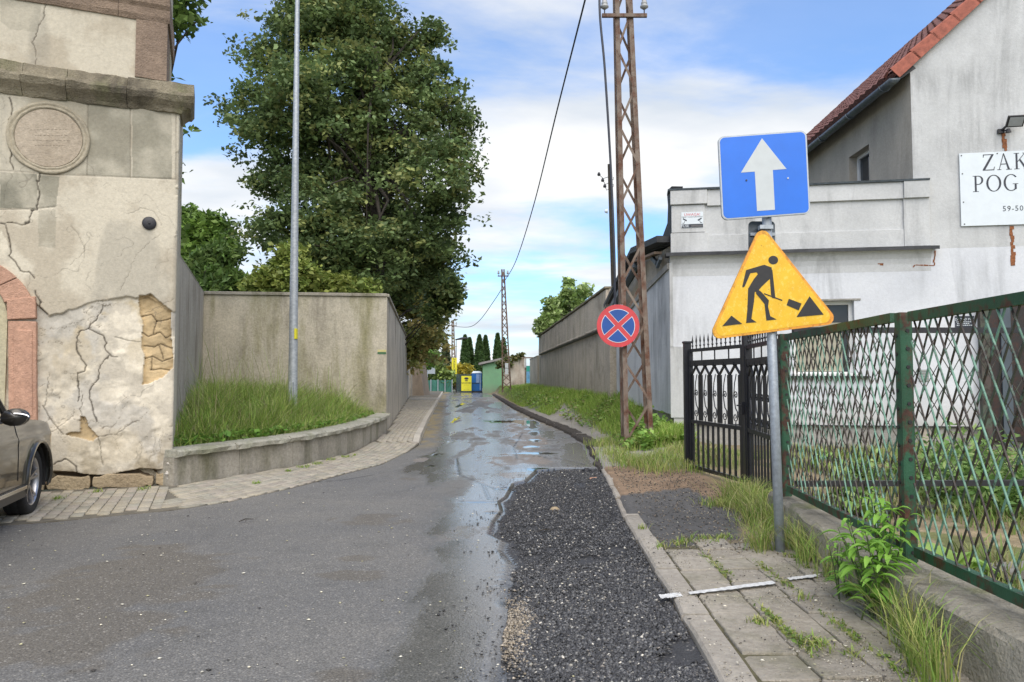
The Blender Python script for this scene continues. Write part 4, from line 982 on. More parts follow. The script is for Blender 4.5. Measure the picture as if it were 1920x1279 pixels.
# arch liner, wheels
for au, side in ((0, 1), (-2.78, 1), (0, -1), (-2.78, -1)):
    q = 0 if side > 0 else -1.78
    vs, fs = [], []
    for i in range(17):
        t = math.pi * i / 16 - .25 + .5 * i / 16 * 1
        for v in (.0, -.35): vs.append(tuple(cw(au + .385 * math.cos(t), q + side * v, .34 + .385 * math.sin(t))))
        if i: a = 2 * i; fs.append((a - 2, a, a + 1, a - 1))
    mb = MB(); mb.add(vs, fs); mb.build('arch_liner', M['tyre'], car)
    if side > 0 and au == 0:
        mb = MB(); vs, fs = [], []
        for i in range(33):
            t = math.pi * 1.12 * i / 32 - .19
            for r_, dv in ((.387, .0), (.392, .022), (.42, .026), (.432, .010)):
                uu = au + r_ * math.cos(t); zz2 = .34 + r_ * math.sin(t); vs.append(tuple(cw(uu, side_v(uu, zz2) + dv - .01, zz2)))
            if i: a = 4 * i; fs += [(a - 4 + k, a + k, a + 1 + k, a - 3 + k) for k in range(3)]
        mb.add(vs, fs); mb.build('arch_lip', M['car_paint'], car, smooth=True)
    wh = bpy.data.objects.new('wheel', None); COL.objects.link(wh); wh.parent = car
    st_ = R(1) if au == 0 else 0
    A = rt_ * math.cos(st_) + hd * math.sin(st_); A = A * side; U = Vector((-A.y, A.x, 0)) * side; Cc = cw(au, q - side * .11, .335)
    def wp_(r_, t, o_): return tuple(Cc + U * (r_ * math.cos(t)) + Vector((0, 0, r_ * math.sin(t))) + A * o_)
    def lathe(prof, n, name, mtl, parent):
        vs, fs = [], []; m_ = len(prof)
        for i in range(n):
            for r_, o_ in prof: vs.append(wp_(r_, 2 * math.pi * i / n, o_))
        for i in range(n):
            for k in range(m_ - 1): a = i * m_ + k; b2 = ((i + 1) % n) * m_ + k; fs.append((a, b2, b2 + 1, a + 1))
        mb = MB(); mb.add(vs, fs); return mb.build(name, mtl, parent, smooth=True)
    lathe([(.24, -.10), (.31, -.105), (.332, -.085), (.338, -.04), (.334, -.038), (.338, -.03), (.338, .03), (.334, .032), (.338, .04), (.332, .085), (.31, .105), (.25, .10), (.238, .09)], 48, 'tyre', M['tyre'], wh)
    lathe([(.238, -.08), (.225, -.06), (.225, .07), (.238, .092), (.246, .094)], 48, 'rim', M['alloy'], wh)
    lathe([(.0, .0), (.20, .0), (.222, -.02)], 32, 'brake_disc', M['dark_metal'], wh)
    mb = MB()
    for k in range(5):
        t = 2 * math.pi * k / 5 + .3
        for dt in (-.16, .16):
            a0, a1 = .05, .235
            v_ = [wp_(a0, t - .22 + dt * .3, .055), wp_(a0, t + .22 + dt * .3, .055), wp_(a1, t + dt + .055, .085), wp_(a1, t + dt - .055, .085), wp_(a0, t - .22 + dt * .3, .02), wp_(a0, t + .22 + dt * .3, .02), wp_(a1, t + dt + .055, .05), wp_(a1, t + dt - .055, .05)]
            mb.hexa(v_)
    mb.build('spokes', M['alloy'], wh); lathe([(.0, .07), (.03, .068), (.045, .055), (.05, .03)], 20, 'hub_cap', M['alloy'], wh)
# mirror on the door
mb = MB(); mc_ = cw(-1.22, .17, 1.05)
vs, fs = [], []
for i in range(9):
    f = i / 8; w_ = math.sin(math.pi * min(.98, max(.02, f))) ** .55
    for k in range(14):
        t = 2 * math.pi * k / 14; vs.append(tuple(mc_ + hd * ((f - .35) * .15) + rt_ * (math.cos(t) * .11 * (w_ if f > .2 else .95)) + Vector((0, 0, math.sin(t) * .08 * (w_ if f > .2 else .95)))))
for i in range(8):
    for k in range(14): a = i * 14 + k; b2 = i * 14 + (k + 1) % 14; fs.append((a, b2, b2 + 14, a + 14))
fs += [tuple(range(14))]
mb.add(vs, fs); mr = mb.build('mirror', M['car_paint'], car, smooth=True)
mb = MB(); mb.tube([mc_ + rt_ * .125 * math.cos(t) + hd * -.02 + Vector((0, 0, .035 * math.sin(t) - .0)) - hd * .055 for t in np.linspace(-.2, 1.5, 7)], .008, 5); mb.build('mirror_strip', M['chrome'], mr)
mb = MB(); mb.bar(cw(-1.23, -.05, .99), cw(-1.22, .12, 1.02), .07, .035); mb.build('mirror_arm', M['black_iron'], mr)
adopt(car)

# ================================================================== text and lettering helpers
def text_mb(txt, size, to3, ax=0., ay=0., align='CENTER', depth=.003, off=0.0, sx=1., spacing=1.0):
    """lettering as real polygons: to3(a, z, off) places plane coordinates in the world"""
    cu = bpy.data.curves.new('lettering', 'FONT'); cu.body = txt; cu.size = size; cu.align_x = align; cu.resolution_u = 2; cu.space_character = spacing
    to = bpy.data.objects.new('lettering', cu); COL.objects.link(to); bpy.context.view_layer.update()
    me = to.evaluated_get(bpy.context.evaluated_depsgraph_get()).to_mesh()
    mb = MB(); mb.add([to3(ax + v.co.x * sx, ay + v.co.y, off + depth) for v in me.vertices], [tuple(p.vertices) for p in me.polygons])
    to.to_mesh_clear(); bpy.data.objects.remove(to); bpy.data.curves.remove(cu); return mb
def merge(a, b):
    n = len(a.v); a.v += b.v; a.f += [tuple(n + i for i in f) for f in b.f]; return a
def serif(ch):
    """polygons of a roman capital, height 1; returns (polys, width)"""
    T, t = .125, .05
    def arc(cx, cz, ro, zo, ri, zi, a0, a1, n=22, dx=0.):
        A = [a0 + (a1 - a0) * i / n for i in range(n + 1)]
        return [[(cx + ro * math.cos(a), cz + zo * math.sin(a)), (cx + ro * math.cos(b), cz + zo * math.sin(b)), (cx + dx + ri * math.cos(b), cz + zi * math.sin(b)), (cx + dx + ri * math.cos(a), cz + zi * math.sin(a))] for a, b in zip(A[:-1], A[1:])]
    def foot(x0, x1, z, up=1): return [(x0, z), (x1, z), (x1, z + .035 * up), (x0, z + .035 * up)]
    if ch == 'Z': return [[(.04, .95), (.74, .95), (.74, 1), (.04, 1)], [(.04, .80), (.075, .80), (.10, .95), (.04, .95)], [(.58, .95), (.74, .95), (.17, .05), (.0, .05)], [(.0, 0), (.76, 0), (.76, .05), (.0, .05)], [(.70, .05), (.76, .05), (.80, .22), (.765, .22)]], .82
    if ch == 'A': return [[(.10, .0), (.15, .0), (.44, .93), (.40, 1.0)], [(.40, 1.02), (.46, 1.02), (.84, .0), (.69, .0)], [(.24, .33), (.62, .33), (.60, .38), (.26, .38)], foot(.0, .27, 0), foot(.58, .95, 0)], .97
    if ch == 'K': return [[(.11, 0), (.24, 0), (.24, 1), (.11, 1)], foot(.0, .35, 0), foot(.0, .35, .965), [(.24, .44), (.24, .50), (.66, .97), (.72, .97)], [(.33, .56), (.42, .62), (.86, .0), (.70, .0)], foot(.62, .95, 0), foot(.56, .84, .965)], .95
    if ch == 'P': return [[(.12, 0), (.25, 0), (.25, 1), (.12, 1)], foot(.0, .38, 0), foot(.0, .3, .965), [(.25, .955), (.36, .955), (.36, 1), (.25, 1)], [(.25, .44), (.36, .44), (.36, .485), (.25, .485)]] + arc(.36, .72, .33, .28, .20, .235, -math.pi / 2, math.pi / 2), .74
    if ch == 'O': return arc(.5, .5, .49, .52, .35, .475, 0, 2 * math.pi, 40), 1.0
    if ch == 'G': return arc(.5, .5, .49, .52, .35, .475, .72, 2 * math.pi - .75, 34) + [[(.72, .04), (.85, .10), (.85, .42), (.72, .42)], foot(.6, .96, .40)], .98
    return [], .4
def serif_mb(txt, h, to3, a0, z0, off, dx=1., gap=.14):
    mb = MB(); x = 0
    for ch in txt:
        polys, wd = serif(ch)
        for i, p in enumerate(polys): mb.add([to3(a0 + (x + u) * h * dx, z0 + v * h, off + .0006 * (i % 5)) for u, v in p], [tuple(range(len(p)))])
        x += wd + gap
    return mb

# ================================================================== RIGHT: white annex and gabled house
F0 = (3.22, 14.9); FP = perp_plane(F0, (.9858, -.1676)); fh = FP.hit
SC, _ = fh(1712, 330); SE, _ = fh(1742, 450)
annex = thing('white_annex', 'low white rendered annex with panelled parapet and dark flashing, pedimented front on the lane', 'building', tuple(FP.to3(0, 0)))
WINL, WINR = fh(1488, 640)[0], fh(1603, 640)[0]; WT = fh(1550, 564)[1]; WB = fh(1550, 704)[1]
ZB = .47
mb = MB()
mb.pbox(FP, 0.03, WINL, ZB, 3.86, -.35, 0); mb.pbox(FP, WINL, WINR, ZB, WB, -.35, 0); mb.pbox(FP, WINL, WINR, WT, 3.86, -.35, 0); mb.pbox(FP, WINR, SC, ZB, 3.86, -.35, 0)
mb.build('front_wall', M['white_clean'], annex)
mb = MB(); mb.pbox(FP, .03, 12, -.2, ZB - .01, -.36, -.04); mb.build('plinth', M['plinth_grey'], annex)
mb = MB(); mb.pbox(FP, .5, SC + 4, ZB - .012, ZB + .012, -.0, .018); mb.build('plinth_rail', M['dark_metal'], annex)
# cove and cornice under the parapet
zc0 = fh(1500, 500)[1]; zc1 = fh(1500, 473)[1]
moulding(FP, -.02, SE + .02, [(-.3, zc0 - .14), (.002, zc0 - .14), (.004, zc0), (.02, zc0 + .10), (.06, zc0 + .19), (.11, zc1 - .03), (.13, zc1 - .01), (-.3, zc1 - .01)], M['white_wall'], annex, .002, 'cove', .3, -.3)
moulding(FP, -.1, fh(1755, 465)[0], [(-.3, zc1), (.17, zc1), (.175, zc1 - .035), (.185, zc1 - .035), (.185, zc1 + .03), (.02, zc1 + .05), (-.3, zc1 + .05)], M['slate'], annex, .008, 'flashing', .25, -.3)
PT = fh(1500, 349)[1]; PB_ = zc1 + .05
mb = MB(); mb.pbox(FP, .02, SE, PB_, PT - .02, -.28, .03); mb.build('parapet', M['white_wall'], annex)
def pl_box(name, x0, x1, y0, y1, o0, o1, mtl, bevel=.004, par=None):
    a, zt_ = fh(x0, y0); b_, _ = fh(x1, y0); _, zb_ = fh(x0, y1); mb = MB(); mb.pbox(FP, min(a, b_), max(a, b_), zb_, zt_, o0, o1); return mb.build(name, mtl, par or annex, bevel=bevel)
s_, zz_ = fh(1325, 385); mb = MB(); mb.pbox(FP, .0, s_, fh(1290, 385)[1], PT - .015, .031, .12); mb.build('pilaster_head', M['white_wall'], annex, bevel=.006)
mb = MB(); mb.pbox(FP, .0, fh(1325, 450)[0] + .02, PB_, fh(1290, 438)[1], .031, .075); mb.build('pilaster_foot', M['white_wall'], annex, bevel=.006)
mb = MB(); mb.pbox(FP, .02, fh(1325, 430)[0] - .04, fh(1290, 437)[1], fh(1290, 386)[1], .031, .07); mb.build('pilaster', M['white_wall'], annex, bevel=.006)
zA = fh(1500, 381)[1]; zBn = fh(1500, 432)[1]; sP = fh(1692, 400)[0]
mb = MB(); mb.pbox(FP, s_ + .002, sP, zA, PT - .015, .031, .085); mb.build('top_band', M['white_wall'], annex, bevel=.006)
mb = MB(); mb.pbox(FP, s_ + .002, sP, PB_, zBn - .05, .031, .06); mb.build('bottom_band', M['white_wall'], annex, bevel=.006)
mb = MB(); mb.pbox(FP, sP + .002, SE, PB_, PT - .015, .031, .07); mb.build('pilaster', M['white_wall'], annex, bevel=.006)
mb = MB(); mb.pbox(FP, sP + .002, SE + .0, zA, PT - .015, .071, .12); mb.build('pilaster_head', M['white_wall'], annex, bevel=.006)
moulding(FP, -.05, SE, [(-.3, PT - .014), (.13, PT - .014), (.14, PT + .02), (-.3, PT + .03)], M['gutter'], annex, .006, 'parapet_capping', .3, -.3)
# side wall to the lane
SPn = perp_plane(F0, (-.06, 1.0), (-5, 15)); sh = SPn.hit
mb = MB(); prof = [(.0, .25), (5.9, .5), (5.9, 3.35), (2.4, 4.15), (0.0, 4.1)]; mb.prism(SPn, prof, -.3, -.05); mb.build('side_wall', M['grey_wall'], annex)
zs0 = sh(1220, 765)[1]
mb = MB(); mb.prism(SPn, [(0.0, .66), (sh(1219, 765)[0], zs0), (5.4, .78), (5.4, 2.75), (2.3, 3.30), (.0, 3.60)], -.049, .03); mb.build('side_render', M['white_wall'], annex)
mb = MB(); mb.prism(SPn, [(.0, 3.60), (2.3, 3.31), (5.4, 2.76), (5.4, 2.85), (2.3, 3.42), (.0, 3.72)], -.049, .07); mb.build('side_band', M['plinth_grey'], annex)
# corner pieces: lower pier by the gate
mb = MB(); mb.pbox(FP, -.03, .36, .60, fh(1270, 650)[1], .001, .03); mb.build('corner_pier', M['white_wall'], annex)
mb = MB(); mb.pbox(FP, -.03, .03, fh(1270, 650)[1], 3.72, -.3, .045); mb.build('corner_edge', M['white_wall'], annex)
mb = MB(); mb.pbox(FP, .03, .42, .0, .60, -.1, -.01); mb.build('corner_plinth', M['plinth_grey'], annex)
# dark eaves over the side wall: fascia board, soffit and broken gutter
A_, B_, C_ = (.05, 4.22), (2.5, 4.40), (6.0, 3.42)
def edgepiece(name, p, q, w_, h_, o_, mtl): mb = MB(); mb.bar(SPn.to3(p[0], p[1], o_), SPn.to3(q[0], q[1], o_), w_, h_); return mb.build(name, mtl, annex)
edgepiece('fascia', A_, B_, .30, .13, .12, M['slate']); edgepiece('fascia', B_, C_, .30, .10, .12, M['slate'])
edgepiece('gutter', (2.2, 4.02), (5.5, 3.15), .14, .13, .22, M['gutter'])
edgepiece('soffit_board', (.3, 3.98), (2.4, 4.12), .16, .05, .18, M['brownstone'])
edgepiece('eaves_bracket', (.55, 3.80), (.95, 3.98), .07, .09, .14, M['gutter']); edgepiece('eaves_bracket', (.25, 3.86), (.55, 3.72), .06, .07, .14, M['gutter'])
mb = MB(); mb.prism(SPn, [(.0, 4.12), (.0, 5.1), (-.06, 5.28), (.16, 5.28), (.30, 5.2), (.24, 4.95), (.30, 4.6), (.75, 4.36), (2.4, 4.42), (2.4, 4.3), (.2, 4.12)], -.25, -.02); mb.build('parapet_side', M['slate'], annex)
mb = MB(); mb.add([SPn.to3(0.2, 4.25, .0), SPn.to3(2.5, 4.43, 0), SPn.to3(6, 3.45, 0), SPn.to3(6, 3.6, -4.4), SPn.to3(2.5, 4.5, -4.4), SPn.to3(.2, 4.3, -4.4)], [(0, 1, 4, 5), (1, 2, 3, 4)]); mb.build('flat_roof', M['slate'], annex, fix=False)
# window
wr = bpy.data.objects.new('window', None); COL.objects.link(wr); wr.parent = annex
def fr(name, a0, a1, z0, z1, o0, o1, mtl, bev=.004):
    mb = MB(); mb.pbox(FP, a0, a1, z0, z1, o0, o1); return mb.build(name, mtl, wr, bevel=bev)
ft = .07
fr('frame', WINL, WINL + ft, WB, WT, -.22, -.14, M['white_pvc']); fr('frame', WINR - ft, WINR, WB, WT, -.22, -.14, M['white_pvc'])
fr('frame', WINL + ft, WINR - ft, WT - ft, WT, -.22, -.14, M['white_pvc']); fr('frame', WINL + ft, WINR - ft, WB, WB + ft, -.22, -.14, M['white_pvc'])
fr('pane', WINL + ft, WINR - ft, WB + ft, WT - ft, -.20, -.185, M['glass'], 0)
fr('blind', WINL + ft + .01, WINR - ft - .12, WB + ft + .01, WT - .42, -.184, -.175, M['blind'], 0)
fr('sill_shadow_strip', WINL - .12, WINR + .25, WB - .055, WB - .012, -.1, .09, M['dark_metal'])  # dark strip standing in for the shadow line of the white sill
fr('sill_edge', WINL - .05, WINR + .05, WB - .01, WB + .035, -.14, .03, M['white_pvc'])
fr('lintel_trim', WINL - .02, WINR + .12, WT, WT + .035, .0, .02, M['plinth_grey'])
# chased cable runs and a hole in the render
def chase(name, pts, wd_, mtl):
    mb = MB()
    for p, q in zip(pts[:-1], pts[1:]):
        n_ = max(2, int(math.hypot(p[0] - q[0], p[1] - q[1]) / 5))
        for i in range(n_):
            u = (p[0] + (q[0] - p[0]) * i / n_, p[1] + (q[1] - p[1]) * i / n_); v = (p[0] + (q[0] - p[0]) * (i + 1) / n_, p[1] + (q[1] - p[1]) * (i + 1) / n_)
            j = rnd.uniform(-1, 1); a = fh(u[0] + j, u[1]); b_ = fh(v[0] + j, v[1]); mb.bar(FP.to3(a[0], a[1], .003), FP.to3(b_[0], b_[1], .003), wd_ * rnd.uniform(.6, 1.3), .01, up=(FP.n.x, FP.n.y, 0))
    return mb.build(name, mtl, annex)
M['chase'] = m_plain('exposed brick chase', (.24, .09, .035), .9, 0, .5, 30, .6, 60)
chase('open_chase', [(1711, 501), (1716, 497), (1751, 498), (1753, 470)], .022, M['chase'])
chase('open_chase', [(1645, 492), (1657, 493)], .09, M['chase'])
adopt(annex)

house = thing('gabled_house', 'tall pale rendered house with red tiled gable roof and big funeral sign', 'house', tuple(FP.to3(SC, 0)))
# gable front: wall polygon; the slope follows the verge seen in the photo
ze = fh(1702, 118)[1]; q = fh(1830, 0); slope = (q[1] - ze) / (q[0] - fh(1702, 118)[0])
SR = SC + 5.2; zr = ze + slope * (SR - SC); SRt = SC + 10.4
mb = MB(); mb.prism(FP, [(SC, 3.87), (SRt, 3.87), (SRt, ze - .05), (SR, zr - .05), (SC, ze - .05)], -.35, -.001); mb.build('gable_wall', M['white_wall'], house)
mb = MB(); mb.pbox(FP, SC, SRt, ZB, 3.869, -.35, 0.0); mb.build('lower_wall', M['white_clean'], house)
# side wall (shaded) facing the lane
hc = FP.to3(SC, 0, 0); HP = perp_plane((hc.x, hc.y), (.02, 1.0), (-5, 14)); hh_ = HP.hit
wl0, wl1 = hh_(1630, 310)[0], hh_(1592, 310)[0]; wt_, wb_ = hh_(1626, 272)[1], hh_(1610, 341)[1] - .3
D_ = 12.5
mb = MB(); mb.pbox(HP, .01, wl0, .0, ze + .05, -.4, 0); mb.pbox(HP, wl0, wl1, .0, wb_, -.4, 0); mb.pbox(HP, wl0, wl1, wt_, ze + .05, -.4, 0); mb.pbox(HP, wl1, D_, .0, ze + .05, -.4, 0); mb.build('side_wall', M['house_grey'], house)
wr = bpy.data.objects.new('window', None); COL.objects.link(wr); wr.parent = house
def fr2(name, a0, a1, z0, z1, o0, o1, mtl):
    mb = MB(); mb.pbox(HP, a0, a1, z0, z1, o0, o1); return mb.build(name, mtl, wr)
fr2('frame', wl0 + .001, wl0 + .08, wb_, wt_, -.26, -.18, M['white_pvc']); fr2('frame', wl1 - .08, wl1 - .001, wb_, wt_, -.26, -.18, M['white_pvc']); fr2('frame', wl0 + .08, wl1 - .08, wb_, wb_ + .08, -.26, -.18, M['white_pvc']); fr2('frame', wl0 + .08, wl1 - .08, wt_ - .08, wt_, -.26, -.18, M['white_pvc']); fr2('pane', wl0 + .08, wl1 - .08, wb_ + .08, wt_ - .08, -.24, -.225, M['glass'])
# roof: two slopes, tile courses
fd = FP.d; bd = Vector((HP.d.x, HP.d.y, 0))
def rp(s_, t_, lift=0.):       # s_ along the facade from the eave corner, t_ back from the gable
    z = ze + slope * (s_ if s_ <= SR - SC else 2 * (SR - SC) - s_); sgn = -1 if s_ <= SR - SC else 1
    nrm = (Vector((0, 0, 1)) + fd * sgn * slope).normalized()
    return FP.to3(SC + s_, z, 0) + bd * t_ + nrm * lift
OV = -.28
mb = MB(); mb.add([rp(OV, -.02), rp(SR - SC, -.02), rp(SR - SC, D_ + .2), rp(OV, D_ + .2), rp(10.7, -.02), rp(10.7, D_ + .2), rp(OV, -.02, .09), rp(SR - SC, -.02, .09), rp(SR - SC, D_ + .2, .09), rp(OV, D_ + .2, .09), rp(10.7, -.02, .09), rp(10.7, D_ + .2, .09)],
                  [(0, 3, 2, 1), (1, 2, 5, 4), (6, 7, 8, 9), (7, 10, 11, 8), (0, 1, 7, 6), (1, 4, 10, 7), (0, 6, 9, 3), (3, 9, 8, 2), (2, 8, 11, 5)]); mb.build('roof_deck', M['tile_dark'], house)
vs, fs = [], []                                     # tiles of the slope: small in the picture, one piece
sl_len = SR - SC - OV; nrow = 20; ncol = 46
for i in range(nrow):
    s0 = OV + sl_len * i / nrow; s1 = OV + sl_len * (i + 1.06) / nrow
    for k in range(ncol):
        t0 = .3 + (D_ - .1) * k / ncol; t1 = .3 + (D_ - .1) * (k + 1) / ncol - .01; b0 = len(vs); dz = rnd.uniform(0, .012)
        s1c = min(s1, SR - SC - .001)
        tm_ = (t0 + t1) / 2
        vs += [rp(s0, t0, .12 + dz), rp(s0, tm_, .155 + dz), rp(s0, t1, .12 + dz), rp(s1c, t0, .10), rp(s1c, tm_, .13), rp(s1c, t1, .10), rp(s0, t0, .09), rp(s0, t1, .09)]
        fs += [(b0, b0 + 3, b0 + 4, b0 + 1), (b0 + 1, b0 + 4, b0 + 5, b0 + 2), (b0, b0 + 1, b0 + 2, b0 + 7, b0 + 6)]
mb = MB(); mb.add(vs, fs); o = mb.build('roof_tiles', M['tile_dark'], house, fix=False); o['kind'] = 'stuff'
nv = 15
for i in range(nv):                                 # verge tiles along the gable
    s0 = OV + sl_len * i / nv; s1 = OV + sl_len * (i + 1.0) / nv + .03
    s1 = min(s1, SR - SC)
    def vt(s_, lf, o_): p = rp(s_, 0, lf); return p + FP.n * o_
    l0, l1 = .175, .145
    mb = MB(); mb.add([vt(s0, l0, .09), vt(s1, l1, .09), vt(s1, l1, -.3), vt(s0, l0, -.3), vt(s0, -.08, .11), vt(s1, -.11 + .03, .11), vt(s1, l1 - .03, .11), vt(s0, l0 - .02, .11), vt(s0, -.08, .085), vt(s1, -.08, .085), vt(s0, .09, -.3)],
                      [(0, 1, 2, 3), (4, 5, 6, 7), (7, 6, 1, 0), (0, 3, 10), (4, 7, 0, 8), (8, 9, 5, 4), (8, 0, 1, 9)])
    mb.build('verge_tile', M['tile'], house)
# half round gutter along the eave
vs, fs = [], []; n_ = 24
for i in range(n_ + 1):
    c0 = rp(OV - .05, -.1 + (D_ + .2) * i / n_, 0) + Vector((0, 0, -.02))
    for k in range(9):
        t = math.pi + math.pi * k / 8; vs.append(c0 + fd * (.10 * math.cos(t)) + Vector((0, 0, .10 * math.sin(t))))
    if i: a = 9 * i; fs += [(a - 9 + k, a + k, a + 1 + k, a - 8 + k) for k in range(8)]
fs += [tuple(range(9))]
mb = MB(); mb.add(vs, fs); o = mb.build('gutter', M['gutter'], house, smooth=True); o.modifiers.new('solid', 'SOLIDIFY').thickness = .008
for i in range(8):
    c0 = rp(OV - .05, .3 + i * 1.55, 0) + Vector((0, 0, -.02)); mb = MB()
    mb.tube([c0 + fd * (.112 * math.cos(math.pi + math.pi * k / 8)) + Vector((0, 0, .112 * math.sin(math.pi + math.pi * k / 8))) for k in range(9)], .012, 5); mb.build('gutter_bracket', M['gutter'], house)
mb = MB(); mb.add([rp(OV, .0, -.01), rp(0, .0, -.01), rp(0, D_, -.01), rp(OV, D_, -.01), rp(OV, .0, -.1), rp(0, .0, -.16), rp(0, D_, -.16), rp(OV, D_, -.1)], [(0, 1, 2, 3), (4, 7, 6, 5), (0, 4, 5, 1), (0, 3, 7, 4)]); mb.build('eaves_soffit', M['slate'], house)
# chases above and below the sign
def chase2(pts, wd_):
    mb = MB()
    for p, q in zip(pts[:-1], pts[1:]):
        for i in range(6):
            u = [p[k] + (q[k] - p[k]) * i / 6 for k in (0, 1)]; v = [p[k] + (q[k] - p[k]) * (i + 1) / 6 for k in (0, 1)]; j = rnd.uniform(-1.2, 1.2)
            a = fh(u[0] + j, u[1]); b_ = fh(v[0] + j, v[1]); mb.bar(FP.to3(a[0], a[1], .003), FP.to3(b_[0], b_[1], .003), wd_ * rnd.uniform(.5, 1.2), .012, up=(FP.n.x, FP.n.y, 0))
    mb.build('open_chase', M['chase'], house)
chase2([(1881, 250), (1885, 283)], .085); chase2([(1896, 424), (1898, 460), (1900, 498)], .07)
# dark doorway with posts, vent grille
dl = fh(1836, 700)[0]; dr = dl + 1.0
mb = MB(); mb.pbox(FP, dl, dr, fh(1850, 826)[1], 2.75, .0, .07); mb.build('door_leaf', m_paint_rust('dark rusty door', (.018, .014, .014), (.06, .02, .012), .8, .5), house)
mb = MB(); mb.pbox(FP, dl - .01, dl + .14, .1, 2.8, .02, .14); mb.build('door_post', M['brown_bar'], house)
mb = MB(); mb.pbox(FP, dr - .05, dr + .3, .1, 2.8, .0, .2); mb.build('door_post', m_plain('weathered timber post', (.20, .19, .17), .85), house)
mb = MB(); mb.pbox(FP, dl + .35, dl + .52, .1, 2.75, .07, .11); mb.build('door_strip', m_plain('blue grey strip', (.07, .09, .11), .7), house)
a0, z0 = fh(1722, 693); a1, z1 = fh(1742, 716); mb = MB(); mb.pbox(FP, a0, a1, z1, z0, .0, .008); g_ = mb.build('vent', m_plain('grey vent cover', (.30, .33, .33), .5), house)
mb = MB()
for k in range(5): zz = z1 + (z0 - z1) * (k + .5) / 5; mb.pbox(FP, a0 + .01, a1 - .01, zz - .008, zz + .004, .008, .02)
mb.build('vent_slats', M['plinth_grey'], g_)
adopt(house)

# big sign board
SB0, SBt = fh(1797, 289); _, SBb = fh(1800, 425); SB1 = SB0 + 2.6
sb = thing('sign_board', 'large white board lettered ZAK POG, screwed to the pale house wall', 'sign', tuple(FP.to3(SB0, SBb, .03)))
_t0 = fh(1797, 288)[1]; _t1 = fh(1920, 284)[1]
mb = MB(); mb.pbox(FP, SB0, SB1, SBb, SBt, .02, .035); mb.build('board', M['sign_white'], sb, bevel=.003)
h1 = fh(1842, 292)[1] - fh(1842, 322)[1]
for txt, x, yb_ in (('ZAK', 1841, 321), ('POG', 1823, 361)):
    a, z = fh(x, yb_); o = serif_mb(txt, h1, FP.to3, a, z, .037, .86, .13).build('lettering', M['ink'], sb, fix=False)
a, z = fh(1878, 397); text_mb('59-500', .145, FP.to3, a, z, 'LEFT', .003, .035, .95, 1.15).build('lettering', M['ink'], sb, fix=False)
for x, y_ in ((1801, 293), (1803, 327), (1805, 380), (1807, 421), (1868, 289)):
    a, z = fh(x, y_); mb = MB(); mb.tube([FP.to3(a, z, .034), FP.to3(a, z, .042)], .012, 8); mb.build('screw', M['dark_metal'], sb)
adopt(sb)
# floodlight
fl = thing('floodlight', 'small dark floodlight above the white sign on the pale house wall', 'floodlight', tuple(FP.to3(*fh(1878, 248), 0)))
a, z = fh(1876, 246); mb = MB(); mb.pbox(FP, a - .06, a + .05, z - .05, z + .03, .0, .05); mb.bar(FP.to3(a, z, .04), FP.to3(a + .05, z + .06, .16), .03, .03); mb.build('bracket', M['dark_metal'], fl)
c = FP.to3(a + .17, z + .10, .22); ax = FP.d; uy = (Vector((0, 0, 1)) * .62 + FP.n * .5).normalized(); nz = ax.cross(uy).normalized()
if nz.z > 0: nz = -nz
def fl_box(w_, h_, d0, d1): return [c + ax * sx * w_ + uy * sy * h_ + nz * d for d in (d0, d1) for sx, sy in ((-1, -1), (1, -1), (1, 1), (-1, 1))]
mb = MB(); mb.hexa(fl_box(.15, .11, .0, -.045)); mb.build('housing', M['dark_metal'], fl, bevel=.008)
mb = MB(); mb.hexa(fl_box(.12, .085, .001, .006)); mb.build('lens', m_plain('grey lens', (.32, .34, .36), .2), fl)
mb = MB(); c2 = FP.to3(a + .08, z - .03, .12); mb.tube([c2 - Vector((0, 0, .04)), c2 + Vector((0, 0, .03))], [.05, .03], 10); mb.bar(FP.to3(a + .02, z, .03), c2, .025, .025); mb.build('sensor', M['dark_metal'], fl); adopt(fl)
# camera warning plate
cs = thing('warning_plate', 'white camera surveillance plate with red UWAGA! on the parapet pilaster', 'sign', tuple(FP.to3(*fh(1297, 415), .08)))
a0, z1 = fh(1277, 400); a1, z0 = fh(1318, 428); wd_, hg = a1 - a0, z1 - z0
mb = MB(); mb.pbox(FP, a0, a1, z0, z1, .071, .078); mb.build('plate', M['sign_white'], cs)
mb = MB(); mb.pbox(FP, a0 + .004, a1 - .004, z0 + .004, z0 + hg * .24, .0785, .0795); mb.build('black_band', M['ink'], cs)
am = (a0 + a1) / 2
text_mb('UWAGA!', .078, FP.to3, am, z1 - hg * .24, 'CENTER', .0795, 0).build('lettering', M['red_print'], cs, fix=False)
text_mb('OBIEKT MONITOROWANY', .036, FP.to3, am, z1 - hg * .35, 'CENTER', .0795, 0, .95).build('lettering', M['ink'], cs, fix=False)
text_mb('FUSE', .07, FP.to3, a0 + wd_ * .17, z0 + hg * .06, 'CENTER', .0805, 0).build('lettering', M['sign_white'], cs, fix=False)
mb = MB()
for sg, cx_ in ((1, .17), (-1, .83)):
    C0 = (a0 + wd_ * cx_, z0 + hg * .48)
    def tr(x, y): return (C0[0] + sg * x * wd_, C0[1] + y * hg)
    mb.prism(FP, [tr(-.11, .08), tr(-.09, .15), tr(.09, .02), (tr(.06, -.06))], .0785, .0795); mb.prism(FP, [tr(-.02, -.02), tr(.0, -.03), tr(-.03, -.17), tr(-.05, -.17)], .0785, .0795); mb.prism(FP, [tr(-.12, -.15), tr(-.04, -.15), tr(-.04, -.19), tr(-.12, -.19)], .0785, .0795)
mb.build('camera_symbols', M['ink'], cs, fix=False)
